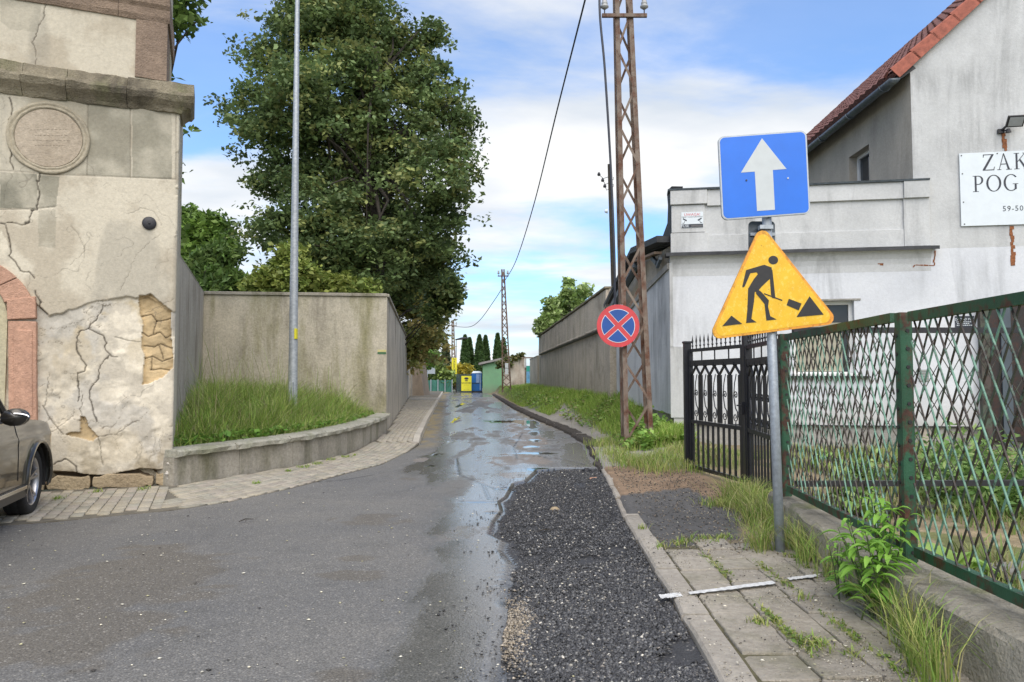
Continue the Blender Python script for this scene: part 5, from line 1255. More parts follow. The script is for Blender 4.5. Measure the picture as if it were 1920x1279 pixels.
mb = MB(); mb.pbox(FP, a0 + wd_ * .45, a0 + wd_ * .95, z0 + hg * .14, z0 + hg * .16, .0797, .0803); mb.pbox(FP, a0 + wd_ * .45, a0 + wd_ * .95, z0 + hg * .07, z0 + hg * .085, .0797, .0803); mb.build('fine_print', M['plinth_grey'], cs)
adopt(cs)
# dark plaque by the door, text unreadable in the picture except its rows
pq = thing('wall_plaque', 'small dark plaque with rows of white print beside the dark doorway', 'sign', tuple(FP.to3(*fh(1808, 600), .01)))
a0, z1 = fh(1790, 593); a1, z0 = fh(1827, 615); mb = MB(); mb.pbox(FP, a0, a1, z0, z1, .0, .012); mb.build('plate', M['ink'], pq)
text_mb('ZAKLAD POG', .062, FP.to3, (a0 + a1) / 2, z1 - .082, 'CENTER', .0135, 0, .9).build('lettering', M['sign_white'], pq, fix=False)
mb = MB()
for k, (u0, u1) in enumerate(((.06, .9), (.1, .7), (.08, .85))):
    x = a0 + (a1 - a0) * u0
    zz = z1 - .105 - .032 * k
    while x < a0 + (a1 - a0) * u1: l_ = rnd.uniform(.012, .03); mb.pbox(FP, x, x + l_, zz - .012, zz, .0125, .0135); x += l_ + .008
mb.build('print_rows', M['sign_white'], pq); adopt(pq)

# ================================================================== long grey wall up the lane
gw0, gw1 = (2.72, 20.55), (1.69, 46.9)
wall_run('long_grey_wall', 'high dark streaked grey wall along the grassy bank of the lane', gw0, gw1, .2, .3, 3.88, 3.93, .35, M['grey_wall'], .06, .14, -1, M['cornice'], 1.6)
lw = COL.objects['long_grey_wall']
d_ = (Vector(gw1) - Vector(gw0)).normalized()
LP = perp_plane(gw0, (d_.x, d_.y), (-5, 20))
moulding(LP, .05, 24.5, [(-.0, 2.80), (.10, 2.80), (.13, 2.84), (.11, 2.90), (.09, 3.86), (-.0, 3.87)], M['grey_wall'], lw, .02, 'upper_render', .4, 0.0)
moulding(LP, .05, 24.5, [(-.0, 2.76), (.12, 2.77), (.14, 2.795), (-.0, 2.797)], M['slate'], lw, .01, 'ledge_shade', .4, 0.0)  # shadow line under the ledge lip, put in as a dark strip
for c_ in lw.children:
    if c_.name.startswith(('upper_render', 'ledge_shade')): c_.matrix_parent_inverse = Matrix.Translation(-lw.location)
wall_run('grey_wall_stub', 'lower end piece of the grey wall beside the blue gate', (1.62, 47.0), (1.35, 56), .2, .2, 2.75, 2.75, .4, M['grey_wall'], .05, .03, -1)

# ================================================================== rusty lattice pylon and no-stopping sign
def pylon(name, label, bx, by, bz, hgt, w0, w1, depth0, depth1, npan, leg, brace, arms, lean=0., group='rusty lattice poles along the lane', banner=None):
    t = thing(name, label, 'lattice pole', (bx, by, bz), group)
    def cpt(sx, sy, z):
        f = (z - bz) / hgt; w_ = w0 + (w1 - w0) * f; d_ = depth0 + (depth1 - depth0) * f
        return Vector((bx + lean * f + sx * w_ / 2, by + sy * d_ / 2, z))
    for sx in (-1, 1):
        for sy in (-1, 1):
            a, b_ = cpt(sx, sy, bz - .1), cpt(sx, sy, bz + hgt); mb = MB()
            mb.bar(a - Vector((sx * leg * .5, 0, 0)), b_ - Vector((sx * leg * .5, 0, 0)), leg, .012 * leg / .09, (0, 1, 0)); mb.bar(a + Vector((0, -sy * leg * .45, 0)), b_ + Vector((0, -sy * leg * .45, 0)), .012 * leg / .09, leg * .9, (0, 1, 0))
            mb.build('leg', M['rusty'], t)
    for i in range(npan):
        z0 = bz + .12 + (hgt - .15) * i / npan; z1 = bz + .12 + (hgt - .15) * (i + 1) / npan - .03 * hgt / npan
        for sy in (-1, 1):
            up = (0, 1, 0)
            for q in (((-1, 1),) if (sy > 0) == bool(i % 2) else ((1, -1),)):
                mb = MB(); mb.bar(cpt(q[0], sy, z0) + Vector((-q[0] * leg * .4, sy * .006 * q[0], 0)), cpt(q[1], sy, z1) + Vector((-q[1] * leg * .4, sy * .006 * q[0], 0)), brace, .008, up); mb.build('brace', M['rusty'], t)
        for sx in (-1, 1):
            q = (-1, 1) if i % 2 else (1, -1)
            if sx < 0: mb = MB(); mb.bar(cpt(sx, q[0], z0), cpt(sx, q[1], z1), .008, brace * .8, (0, 1, 0)); mb.build('brace', M['rusty'], t)
    for z, hw in arms:
        mb = MB(); mb.bar(cpt(0, -1, z) + Vector((-hw, -.03, 0)), cpt(0, -1, z) + Vector((hw, -.03, 0)), .06 * leg / .09, .07 * leg / .09); am_ = mb.build('crossarm', M['rusty'], t)
        for s_ in (-1, 1):
            c0 = cpt(0, -1, z) + Vector((s_ * (hw - .05), -.03, .03)); mb = MB(); mb.tube([c0, c0 + Vector((0, 0, .12))], .012, 6); mb.build('pin', M['dark_metal'], am_)
            k = leg / .09; mb = MB(); mb.tube([c0 + Vector((0, 0, h_ * k)) for h_ in (.10, .14, .17, .19, .21, .24, .27, .30, .33)], [r_ * k for r_ in (.03, .085, .08, .05, .065, .06, .045, .05, .02)], 12); mb.build('insulator', m_plain('grey porcelain', (.35, .36, .36), .25), am_, smooth=True)
    adopt(t); return t, cpt
bl, br = G(1167, 834, .12), G(1222, 834, .12)
PY = 14.0; pxl, pxr = P(1168, 834, PY).x, P(1222, 834, PY).x; ztp = 10.6
xt_l, xt_r = P(1152, 37, PY).x, P(1185, 37, PY).x; z37 = P(1168, 37, PY).z
w0 = pxr - pxl; w37 = xt_r - xt_l; f37 = (z37 - .12) / ztp
w1 = w0 + (w37 - w0) / f37; cx0 = (pxl + pxr) / 2; cx37 = (xt_l + xt_r) / 2; lean = (cx37 - cx0) / f37
bzp = float(H(cx0, PY)) - .02
pyl, pc = pylon('lattice_pole', 'tall rusty lattice pole standing beside the white annex corner', cx0, PY, .10, ztp, w0, w1, .42, .22, 14, .085, .045, [(z37, .43)], lean)
mb = MB(); mb.slab([(cx0 - .30, PY - .4), (cx0 + .42, PY - .38), (cx0 + .45, PY + .3), (cx0 - .32, PY + .3)], .0, .17)
o = mb.build('footing', M['mossy'], pyl, bevel=.03); adopt(pyl)
# no stopping sign
NS = Plane((P(1159, 611, 13.65).x, 13.65), (1, 0), (0, -1)); c_s, c_z = NS.hit(1159, 611); Rn = (NS.hit(1199, 611)[0] - NS.hit(1119, 611)[0]) / 2
ns = thing('no_stopping_sign', 'round red and blue no stopping sign clamped to the rusty lattice pole', 'road sign', tuple(NS.to3(c_s, c_z - Rn, 0)))
def disc(r0, r1, o_, n=56): 
    A = [2 * math.pi * i / n for i in range(n)]
    mb = MB(); vs = [NS.to3(c_s + r * math.cos(a), c_z + r * math.sin(a), o_) for r in (r0, r1) for a in A]
    return mb.add(vs, [(i, (i + 1) % n, (i + 1) % n + n, i + n) for i in range(n)])
mb = MB(); mb.prism(NS, [(c_s + Rn * math.cos(2 * math.pi * i / 56), c_z + Rn * math.sin(2 * math.pi * i / 56)) for i in range(56)], -.012, .0); mb.build('plate', M['nostop_red'], ns)
mb = MB(); tilt = R(-3)
for k in range(4):
    mid = math.pi / 2 * k + tilt + math.pi / 2
    def sect(ro, gap):
        pts = []; dmin = math.asin(gap / ro)
        a0, a1 = mid - math.pi / 4 + dmin, mid + math.pi / 4 - dmin
        pts.append((c_s + gap * 1.4142 * math.cos(mid), c_z + gap * 1.4142 * math.sin(mid)))
        for i in range(13): a = a0 + (a1 - a0) * i / 12; pts.append((c_s + ro * math.cos(a), c_z + ro * math.sin(a)))
        return pts
    m1 = MB(); m1.prism(NS, sect(Rn * .79, Rn * .105), .0005, .0025); m1.build('white_line', M['sign_white'], ns, fix=False)
    m1 = MB(); m1.prism(NS, sect(Rn * .765, Rn * .125), .0030, .0045); m1.build('blue_sector', M['nostop_blue'], ns, fix=False)
for dz in (.95, -.95): mb = MB(); mb.pbox(NS, c_s - .07, c_s + .09, c_z + dz * Rn - .02, c_z + dz * Rn + .02, -.06, -.013); mb.build('clamp', M['metal_gal'], ns)
adopt(ns)

# ================================================================== sign post with one-way and roadworks plates
PBs = G(1463, 1038, .08); Yp = PBs.y
pt_ = P(1433, 300, Yp); sp = thing('sign_post', 'leaning grey post carrying a blue one way plate over a worn yellow roadworks triangle', 'road sign', tuple(PBs))
mb = MB(); d = (pt_ - PBs).normalized(); mb.tube([PBs - d * .1, PBs + d * 1.0, pt_], .035, 18); mb.build('post', M['metal_gal'], sp, smooth=True)
SPl = Plane((0, Yp - .06), (1, 0), (0, -1))
def rpoly(pts, r, n=6):
    out = []
    m_ = len(pts)
    for i in range(m_):
        p = Vector(pts[i]); a = (Vector(pts[i - 1]) - p).normalized(); b_ = (Vector(pts[(i + 1) % m_]) - p).normalized()
        half = a.angle(b_) / 2; dd = r / math.tan(half); c = p + (a + b_).normalized() * (r / math.sin(half)); s_ = p + a * dd; e = p + b_ * dd
        v0, v1 = s_ - c, e - c
        for k in range(n + 1):
            t = k / n; v = v0.lerp(v1, t); v = v.normalized() * r; out.append(tuple(c + v))
    return out
cr_ = lambda x, y: SPl.hit(1320 + x / 3.046, 240 + y / 3.046)
def signpoly(name, pts, o0, o1, mtl, r=0, par=sp, raw=False):
    q = [cr_(*p) for p in pts] if not raw else pts
    if r: q = rpoly(q, r)
    mb = MB(); mb.prism(SPl, q, o0, o1); return mb.build(name, mtl, par)
sq = [(80, 50), (585, 13), (608, 490), (103, 527)]
def inset(pts, k):
    c = Vector((sum(p[0] for p in pts) / len(pts), sum(p[1] for p in pts) / len(pts))); return [tuple(c + (Vector(p) - c) * k) for p in pts]
p0 = signpoly('one_way_plate', sq, -.02, .0, M['metal_gal'], .045); p0['label'] = 'blue square plate with a white upward arrow'
signpoly('white_edge', inset(sq, .985), .0005, .0015, M['arrow_white'], .042, p0)
signpoly('blue_field', inset(sq, .965), .0020, .0030, M['blue_print'], .038, p0)
arw = [(330, 60), (470, 235), (392, 241), (404, 468), (302, 475), (289, 250), (210, 256)]
signpoly('arrow', arw, .0035, .0045, M['arrow_white'], 0, p0)
for x, y in ((241, 300), (478, 288)): signpoly('bolt', [(x + 5 * math.cos(a), y + 5 * math.sin(a)) for a in np.linspace(0, 5.5, 8)], .0035, .008, M['dark_metal'] if x < 300 else M['arrow_white'], 0, p0)
tri = [(326, 548), (778, 1115), (22, 1212)]
p1 = signpoly('roadworks_plate', tri, -.02, .0, M['orange_edge'], .055); p1['label'] = 'scratched yellow warning triangle with a digging figure'
signpoly('yellow_field', inset(tri, .935), .0005, .0015, M['yellow_worn'], .048, p1)
fig = [
    [(395 + 28 * math.cos(a), 755 + 25 * math.sin(a)) for a in np.linspace(0, 2 * math.pi, 17)[:-1]],
    [(240, 812), (330, 785), (345, 782), (385, 797), (388, 815), (378, 860), (330, 905), (303, 938), (285, 935), (252, 918), (268, 890), (285, 862), (307, 835), (300, 825), (262, 830)],   # shoulders and trunk
    [(240, 812), (268, 822), (232, 905), (222, 912), (218, 905)],                                    # rear arm
    [(372, 812), (390, 812), (405, 955), (408, 975), (388, 970), (382, 950)],                         # front arm
    [(252, 915), (290, 932), (285, 990), (270, 1090), (300, 1110), (240, 1114), (247, 1040)],         # rear leg
    [(300, 918), (325, 935), (370, 985), (365, 1020), (378, 1075), (414, 1094), (356, 1100), (352, 1065), (345, 1005), (296, 945)],  # front leg
    [(340, 948), (345, 944), (447, 982), (445, 988)],                                                 # shovel handle
    [(484, 976), (556, 1003), (540, 1042), (471, 1012)],                                              # shovel blade
    [(602, 962), (682, 1066), (528, 1080)],                                                           # heap
    [(156, 1072), (217, 1119), (104, 1132)]]
for i, f in enumerate(fig): signpoly('pictogram', f, .0020, .0030 + .0002 * i, M['picto'], 0, p1)
# back of a smaller plate mounted behind the post
SB_ = Plane((0, Yp + .055), (1, 0), (0, -1)); q = rpoly([SB_.hit(*p) for p in ((1404, 415), (1453, 415), (1454, 478), (1404, 478))], .03)
mb = MB(); mb.prism(SB_, q, -.012, .0); mb.build('rear_plate', M['gutter'], sp)
mb = MB(); a, z = SB_.hit(1406, 440); a1, _ = SB_.hit(1452, 440); mb.pbox(SB_, a, a1, z - .012, z + .012, .0, .02); mb.build('rear_rail', M['metal_gal'], sp)
for y in (330, 425, 520, 600):
    c0 = SPl.to3(*SPl.hit(1433 + (y - 300) * .04, y), -.06); mb = MB(); mb.box(c0.x - .05, c0.x + .05, Yp - .055, Yp - .03, c0.z - .015, c0.z + .015); mb.tube([c0 + Vector((0, 0, -.015)), c0 + Vector((0, 0, .015))], .047, 14); mb.build('clamp', M['metal_gal'], sp)
adopt(sp)

# ================================================================== green fence on its concrete plinth
FA, FB, FC = Vector((2.43, 6.62, 0)), Vector((2.26, 4.27, 0)), Vector((2.19, 1.85, 0))
mb = MB(); vs, fs = [], []; ys_ = np.arange(.9, 6.95, .12)
for i, y in enumerate(ys_):
    xf = float(np.interp(y, [1.85, 4.27, 6.62], [2.19, 2.26, 2.43])); j = lambda k: .02 * mnoise.noise(Vector((y * 2.5, k, 3.3)))
    jf = float(np.interp(y, [0, 4.5, 6.3, 7], [.22, .22, .10, .06]))
    vs += [(xf - jf - .05 + j(1), y, -.05), (xf - jf - .02 + j(2), y, .20), (xf - jf + j(3) * 1.5, y, .325 + j(4)), (xf - jf + .03, y, .35 + j(5) * .6), (xf, y, .352), (xf + .16, y, .345), (xf + .18, y, -.1)]
    if i: a = 7 * i; fs += [(a - 7 + k, a + k, a + k + 1, a - 6 + k) for k in range(6)]
fs += [tuple(range(7)), tuple(range(7 * (len(ys_) - 1), 7 * len(ys_)))[::-1]]
fence = thing('green_fence', 'tall green chipped metal fence of crossed bars on a mossy concrete plinth', 'fence', (FB.x, FB.y, 0))
mb.add(vs, fs); mb.build('plinth', M['mossy'], fence, smooth=False)
def post(root, c, z0, z1, w_=.07):
    mb = MB(); mb.box(c.x - w_ / 2, c.x - w_ / 2 + .008, c.y - w_ / 2, c.y + w_ / 2, z0, z1); mb.box(c.x - w_ / 2 + .0085, c.x + w_ / 2, c.y - w_ / 2, c.y - w_ / 2 + .008, z0, z1)
    mb.box(c.x + .01, c.x + .055, c.y + .0, c.y + w_ / 2 + .02, z0, z1 - .03)
    o = mb.build('post', M['green_paint'], root); mb = MB(); z = z0 + .08
    while z < z1 - .05: mb.tube([(c.x - w_ / 2 - .004, c.y + .012, z), (c.x - w_ / 2 + .002, c.y + .012, z)], .012, 6); mb.tube([(c.x + .01, c.y - w_ / 2 - .004, z + .03), (c.x + .01, c.y - w_ / 2 + .002, z + .03)], .012, 6); z += .105
    mb.build('bolt_holes', M['picto'], o)
post(fence, FA, .3, 1.79, .07); post(fence, FB, .3, 1.775, .062); post(fence, FC, .3, 1.77)
def panel(root, a, b_, z0, z1, sp_=.105, sl_=1.9, mtA='mint_bar', mtB='brown_bar', rail='green_paint', t=.0085, off=.0, railw=.055):
    a = Vector(a); b_ = Vector(b_); L_ = (b_ - a).length; d = (b_ - a).normalized(); n = Vector((-d.y, d.x, 0))
    if n.x > 0: n = -n
    if abs(d.x) > .8 and n.y > 0: n = -n
    def pt(s_, z, o_): return a + d * s_ + n * (o_ + off) + Vector((0, 0, z))
    for z_, nm in ((z0, 'bottom_rail'), (z1 - .0, 'top_rail')):
        mb = MB(); mb.bar(pt(0.04, z_, 0), pt(L_ - .04, z_, 0), .045, railw); mb.build(nm, M[rail], root)
    hgt = z1 - z0; reach = hgt / sl_; s0 = -reach + .03
    while s0 < L_ - .03:
        for fam in (0, 1):
            # bar from (s0, z0) to (s0+reach, z1), or mirrored
            p, q = (s0, z0), (s0 + reach, z1)
            if fam: p, q = (s0, z1), (s0 + reach, z0)
            u0, u1 = max(0, (.04 - p[0]) / reach), min(1, (L_ - .04 - p[0]) / reach)
            if u1 - u0 < .05: continue
            P0 = (p[0] + reach * u0, p[1] + (q[1] - p[1]) * u0); P1 = (p[0] + reach * u1, p[1] + (q[1] - p[1]) * u1)
            j = rnd.uniform(-.006, .006); o_ = .008 if fam else -.008
            m_ = M[mtA if (fam and rnd.random() < .92) or rnd.random() < .5 else mtB]
            mb = MB(); mb.bar(pt(P0[0] + j, P0[1], o_), pt(P1[0] + j, P1[1], o_), t, t * .8, (0, 0, 1)); mb.build('bar', m_, root)
        s0 += sp_
panel(fence, FA - Vector((0, .06, 0)), FB + Vector((0, .06, 0)), .43, 1.755); panel(fence, FB - Vector((.0, .06, 0)), FC + Vector((0, .05, 0)), .43, 1.745)
adopt(fence)
yfence = thing('yard_fence', 'darker crossed bar fence running across the yard behind the green street fence', 'fence', (2.5, 6.7, 0))
panel(yfence, (2.50, 6.68, 0), (4.85, 6.75, 0), .45, 1.83, .17, 1.7, 'brown_bar', 'brown_bar', 'dark_metal', .007, 0, .05)
panel(yfence, (4.93, 6.75, 0), (7.3, 6.80, 0), .45, 1.83, .17, 1.7, 'brown_bar', 'mint_bar', 'dark_metal', .007, 0, .05)
mb = MB(); mb.box(4.86, 4.92, 6.70, 6.77, -.05, 1.84); mb.build('post', M['brown_bar'], yfence); adopt(yfence)

# ================================================================== black iron gate
GA, GB = Vector((2.585, 10.75, 0)), Vector((2.875, 9.12, 0)); GC = Vector((2.68, 7.42, 0))
def spiral(c, u, r0, turns, rad, start, sgn=1, n=16):
    return [c + u * (math.cos(start + sgn * turns * 2 * math.pi * i / n) * r0 * (1 - .8 * i / n)) + Vector((0, 0, math.sin(start + sgn * turns * 2 * math.pi * i / n) * r0 * (1 - .8 * i / n))) for i in range(n + 1)]
def gate_leaf(name, label, a, b_, z0, z1, nbar):
    t = thing(name, label, 'gate', (a.x, a.y, z0), 'leaves of the black iron driveway gate')
    d = (b_ - a).normalized(); L_ = (b_ - a).length; up = (0, 0, 1)
    def pt(s_, z, o_=0): n = Vector((-d.y, d.x, 0)); return a + d * s_ + n * o_ + Vector((0, 0, z))
    def B(nm, s0, zz0, s1, zz1, w_, h_, o_=0, par=t): mb = MB(); mb.bar(pt(s0, zz0, o_), pt(s1, zz1, o_), w_, h_, (-d.y, d.x, 0) if s0 == s1 else (0, 0, 1)); return mb.build(nm, M['black_iron'], par)
    B('stile', .03, z0, .03, z1 - .18, .05, .05); B('stile', L_ - .03, z0, L_ - .03, z1 - .18, .05, .05)
    zt2 = z1 - .20; zt1 = z1 - .385; zm = z0 + .64
    B('top_rail', .06, zt2, L_ - .06, zt2, .04, .045); B('upper_rail', .06, zt1, L_ - .06, zt1, .04, .08); B('lower_rail', .06, zm, L_ - .06, zm, .04, .05); B('bottom_rail', .06, z0, L_ - .06, z0, .04, .05)
    n_ = 12
    for i in range(n_):
        s_ = .1 + (L_ - .2) * i / (n_ - 1); mb = MB(); mb.tube([pt(s_, zt2 + .02), pt(s_, zt2 + .05), pt(s_, zt2 + .065), pt(s_, zt2 + .08), pt(s_, zt2 + .10), pt(s_, zt2 + .13), pt(s_, zt2 + .22)], [.008, .008, .018, .008, .008, .014, .001], 6); mb.build('spike', M['black_iron'], t)
    for i in range(3): s_ = L_ * (i + 1) / 4; B('short_bar', s_, zt1 + .041, s_, zt2 - .023, .014, .014)
    for i in range(nbar):                                      # lower flat pales
        s_ = .1 + (L_ - .2) * i / (nbar - 1); B('pale', s_, z0 + .025, s_, zm - .026, .038, .02)
    n2 = 6
    for i in range(n2):                                        # wide pales with pointed shoulders and scrolls between
        s_ = .06 + (L_ - .12) * (i + .0) / (n2 - 1) * .98; 
        if 0 < i < n2 - 1 or True: B('pale', s_, zm + .03, s_, zt1 - .17, .125, .015)
        if i < n2 - 1:
            sm = s_ + (L_ - .12) / (n2 - 1) * .49; hw = (L_ - .12) / (n2 - 1) * .49
            mb = MB(); mb.bar(pt(s_, zt1 - .17), pt(sm, zt1 - .045), .02, .03); mb.bar(pt(2 * sm - s_, zt1 - .17), pt(sm, zt1 - .045), .02, .03); mb.bar(pt(sm, zt1 - .05), pt(sm, zt1 - .0), .05, .03); mb.build('chevron', M['black_iron'], t)
            zc = (zm + zt1) / 2 - .06; mb = MB()
            lo = spiral(pt(sm - .008, zm + .13), d, .06, 1.25, 0, 0, -1); hi = spiral(pt(sm + .008, zc + .05), d, .052, 1.25, 0, math.pi, -1)
            path = [pt(sm, zt1 - .16), pt(sm - .035, zt1 - .25)] + [pt(sm - .045, zc + .14)] + hi
            mb.tube(hi, .007, 5); mb.tube(lo, .007, 5); mb.tube([lo[0], pt(sm + .05, zm + .2), pt(sm + .0, (zm + zc) / 2 + .06), hi[0] + Vector((0, 0, -.02)), hi[0]], .0085, 5)
            mb.tube([hi[0], pt(sm - .02, zc + .2), pt(sm + .03, zt1 - .16)], .007, 5); mb.tube([pt(sm, zm + .07), pt(sm, zm + .025)], .008, 5)
            mb.build('scroll', M['black_iron'], t)
    adopt(t); return t
gp_ = thing('gate_post', 'black square gate post against the white annex corner', 'gate post', (GA.x - .02, GA.y + .06, .0), 'posts of the black iron gate')
mb = MB(); mb.box(GA.x - .07, GA.x + .03, GA.y + .03, GA.y + .13, -.02, 1.90); mb.build('shaft', M['black_iron'], gp_, bevel=.004); mb = MB(); mb.box(GA.x - .08, GA.x + .04, GA.y + .02, GA.y + .14, 1.901, 1.93); mb.build('cap', M['black_iron'], gp_); adopt(gp_)
gate_leaf('gate_leaf', 'black scrolled iron gate leaf beside the white annex corner', GA, GB - (GB - GA).normalized() * .03, .13, 1.99, 10)
gate_leaf('gate_leaf', 'black scrolled iron gate leaf mostly behind the leaning sign post', GB + (GC - GB).normalized() * .12, GC, .13, 1.97, 10)
gp2 = thing('gate_post', 'tall black centre post with latch between the two iron gate leaves', 'gate post', (GB.x, GB.y, 0), 'posts of the black iron gate')
mb = MB(); mb.box(GB.x - .04, GB.x + .06, GB.y - .09, GB.y + .01, -.02, 2.12); mb.build('shaft', M['black_iron'], gp2, bevel=.004)
mb = MB(); mb.box(GB.x - .07, GB.x - .041, GB.y - .06, GB.y - .02, .95, 1.1); mb.tube([(GB.x - .07, GB.y - .04, 1.06), (GB.x - .12, GB.y - .04, 1.06), (GB.x - .12, GB.y - .14, 1.06)], .01, 6); mb.build('latch', M['dark_metal'], gp2); adopt(gp2)

# ================================================================== far end of the lane
FY = 70.0
def FPT(x, y, Y=FY): return P(x, y, Y)
pylon('lattice_pole', 'rusty lattice pole on the grass by the ruined wall, with white notices on it', P(950, 700, 48).x, 48, .55, 7.9, .62, .22, .5, .2, 16, .09, .05, [(8.0, .35)], P(943, 500, 48).x - P(950, 700, 48).x)
for y_a, y_b in ((681, 690), (691, 702)):
    a_, b2_ = P(947, y_a, 47.6), P(953, y_b, 47.6); mb = MB(); mb.box(a_.x, b2_.x, 47.58, 47.61, b2_.z, a_.z); o = mb.build('notice', M['sign_white'], COL.objects['lattice_pole.001']); o.matrix_parent_inverse = Matrix.Translation(-COL.objects['lattice_pole.001'].location)
p3x = P(851.5, 700, 74).x
pylon('lattice_pole', 'farthest lattice pole carrying the long yellow banner', p3x, 74, -.05, 7.2, .55, .22, .5, .2, 18, .09, .05, [(6.6, .4)], P(849, 600, 74).x - p3x)
def flatplate(name, label, cat, x0, x1, y0, y1, Y, mtl, rows, ink='ink', post=None):
    pl = Plane((0, Y), (1, 0), (0, -1)); a0, z1 = pl.hit(x0, y0); a1, z0 = pl.hit(x1, y1)
    t = thing(name, label, cat, (a0, Y, z0)); mb = MB(); mb.pbox(pl, a0, a1, z0, z1, -.04, .0); mb.build('board', mtl, t)
    for txt, size, fx, fy, sx in rows: text_mb(txt, size, pl.to3, a0 + (a1 - a0) * fx, z1 - (z1 - z0) * fy, 'CENTER', .01, .0, sx).build('lettering', M[ink], t, fix=False)
    return t, pl, a0, a1, z0, z1
t, pl, a0, a1, z0, z1 = flatplate('yellow_banner', 'tall narrow yellow banner with black letters on the farthest lattice pole', 'banner', 847, 856.5, 671, 708, 73.5, M['yellow_sign'], [(ch, .30, .5, .125 + .117 * i, 1.) for i, ch in enumerate('NAGROBK')] + [('I', .30, .5, .95, 1.)])
adopt(t)
t, pl, a0, a1, z0, z1 = flatplate('yellow_sign', 'square yellow advertising sign with a black emblem beside the blue toilet', 'sign', 865, 884, 705, 733, 69, M['yellow_sign'], [('NAGROBKI', .20, .5, .52, 1.), ('--- --- --', .16, .5, .64, 1.), ('------ -----', .14, .5, .94, 1.)])
mb = MB(); am = (a0 + a1) / 2
mb.prism(pl, [(am + .2 * math.cos(q), z1 - .24 + .11 * math.sin(q)) for q in np.linspace(0, 6.0, 14)], .0, .01); mb.prism(pl, [(am - .14, z1 - .48), (am + .14, z1 - .48), (am + .12, z1 - .40), (am - .12, z1 - .40)], .0, .01); mb.build('emblem', M['ink'], t); adopt(t)
# portable toilet
tx0, tx1 = FPT(885, 700).x, FPT(903.5, 700).x; zb_ = .02; zt_ = FPT(890, 700).z
M['loo'] = m_plain('blue plastic', (.012, .13, .42), .45, 0, .2, 3)
loo = thing('portable_toilet', 'blue portable toilet with pale domed roof beside the green shed', 'portable toilet', (tx0, FY - .5, zb_))
W_ = (tx1 - tx0); mb = MB(); mb.box(tx0, tx1, FY - .5, FY + .6, zb_ + .12, zt_); mb.build('cabin', M['loo'], loo, bevel=.04)
mb = MB(); mb.box(tx0 - .02, tx1 + .02, FY - .54, FY + .62, zb_, zb_ + .119); mb.build('skid', M['ink'], loo)
mb = MB(); mb.hexa([(tx0 - .03, FY - .55, zt_ + .005), (tx1 + .03, FY - .55, zt_ + .005), (tx1 + .03, FY + .63, zt_ + .005), (tx0 - .03, FY + .63, zt_ + .005), (tx0 + .15, FY - .35, zt_ + .2), (tx1 - .15, FY - .35, zt_ + .2), (tx1 - .15, FY + .45, zt_ + .2), (tx0 + .15, FY + .45, zt_ + .2)]); mb.build('roof', M['sign_white'], loo, bevel=.05)
mb = MB(); mb.box(tx0 + .42, tx0 + .72, FY - .53, FY - .501, zb_ + .9, zt_ - .1); mb.build('door', m_plain('pale blue panel', (.25, .36, .6), .4), loo); mb = MB(); mb.box(tx0 + .02, tx1 - .02, FY - .525, FY - .501, zb_ + .82, zb_ + .88); mb.build('seam', M['ink'], loo)
mb = MB(); mb.box(tx0 + .78, tx0 + .82, FY - .53, FY - .501, zb_ + .2, zt_ - .1); mb.build('hinge', M['sign_white'], loo); adopt(loo)
# green shed and ruined wall
s0, s1 = P(905, 700, 66).x, P(944, 700, 66).x; zr0, zr1 = P(905, 681, 66).z, P(944, 671, 66).z
shed = thing('green_shed', 'pale green rendered shed with sloping grey roof at the end of the lane', 'shed', (s0, 66, 0))
M['mint'] = m_render('pale green render', (.20, .40, .22), (.18, .34, .20), (.18, .2, .16), .4, low=((.22, .21, .17), .1, .9, .6))
mb = MB(); mb.hexa([(s0, 66, -.1), (s1, 66, -.1), (s1, 70, -.1), (s0, 70, -.1), (s0, 66, zr0 - .15), (s1, 66, zr1 - .15), (s1, 70, zr1 - .15), (s0, 70, zr0 - .15)]); mb.build('wall', M['mint'], shed)
mb = MB(); mb.hexa([(s0 - .35, 65.6, zr0 - .16), (s1 + .1, 65.6, zr1 - .14), (s1 + .1, 70.3, zr1 - .14), (s0 - .35, 70.3, zr0 - .16), (s0 - .35, 65.6, zr0 + .02), (s1 + .1, 65.6, zr1 + .05), (s1 + .1, 70.3, zr1 + .05), (s0 - .35, 70.3, zr0 + .02)]); mb.build('roof', m_plain('grey shed roof', (.22, .21, .20), .8, 0, .3, 2), shed); adopt(shed)
rw0, rw1 = P(944.5, 700, 62).x, P(984, 700, 62).x
ruin = thing('ruined_wall', 'peeling whitewashed ruined wall behind the lattice pole on the grass', 'wall', (rw0, 62, .2))
M['peel'] = m_render('peeling whitewash', (.58, .52, .45), (.42, .33, .27), (.10, .07, .055), 1.0, bump=.8)
n_ = 12; tops = [P(944.5 + 39.5 * i / n_, np.interp(i, [0, 3, 8, 12], [688, 682, 668, 670]) + rnd.uniform(-1, 1), 62).z for i in range(n_ + 1)]
pts = [(rw0, .0), (rw1, .0)] + [(rw0 + (rw1 - rw0) * i / n_, tops[i]) for i in range(n_, -1, -1)]
mb = MB(); mb.prism(Plane((0, 62), (1, 0), (0, -1)), pts, -.4, 0); mb.build('wall_face', M['peel'], ruin); adopt(ruin)
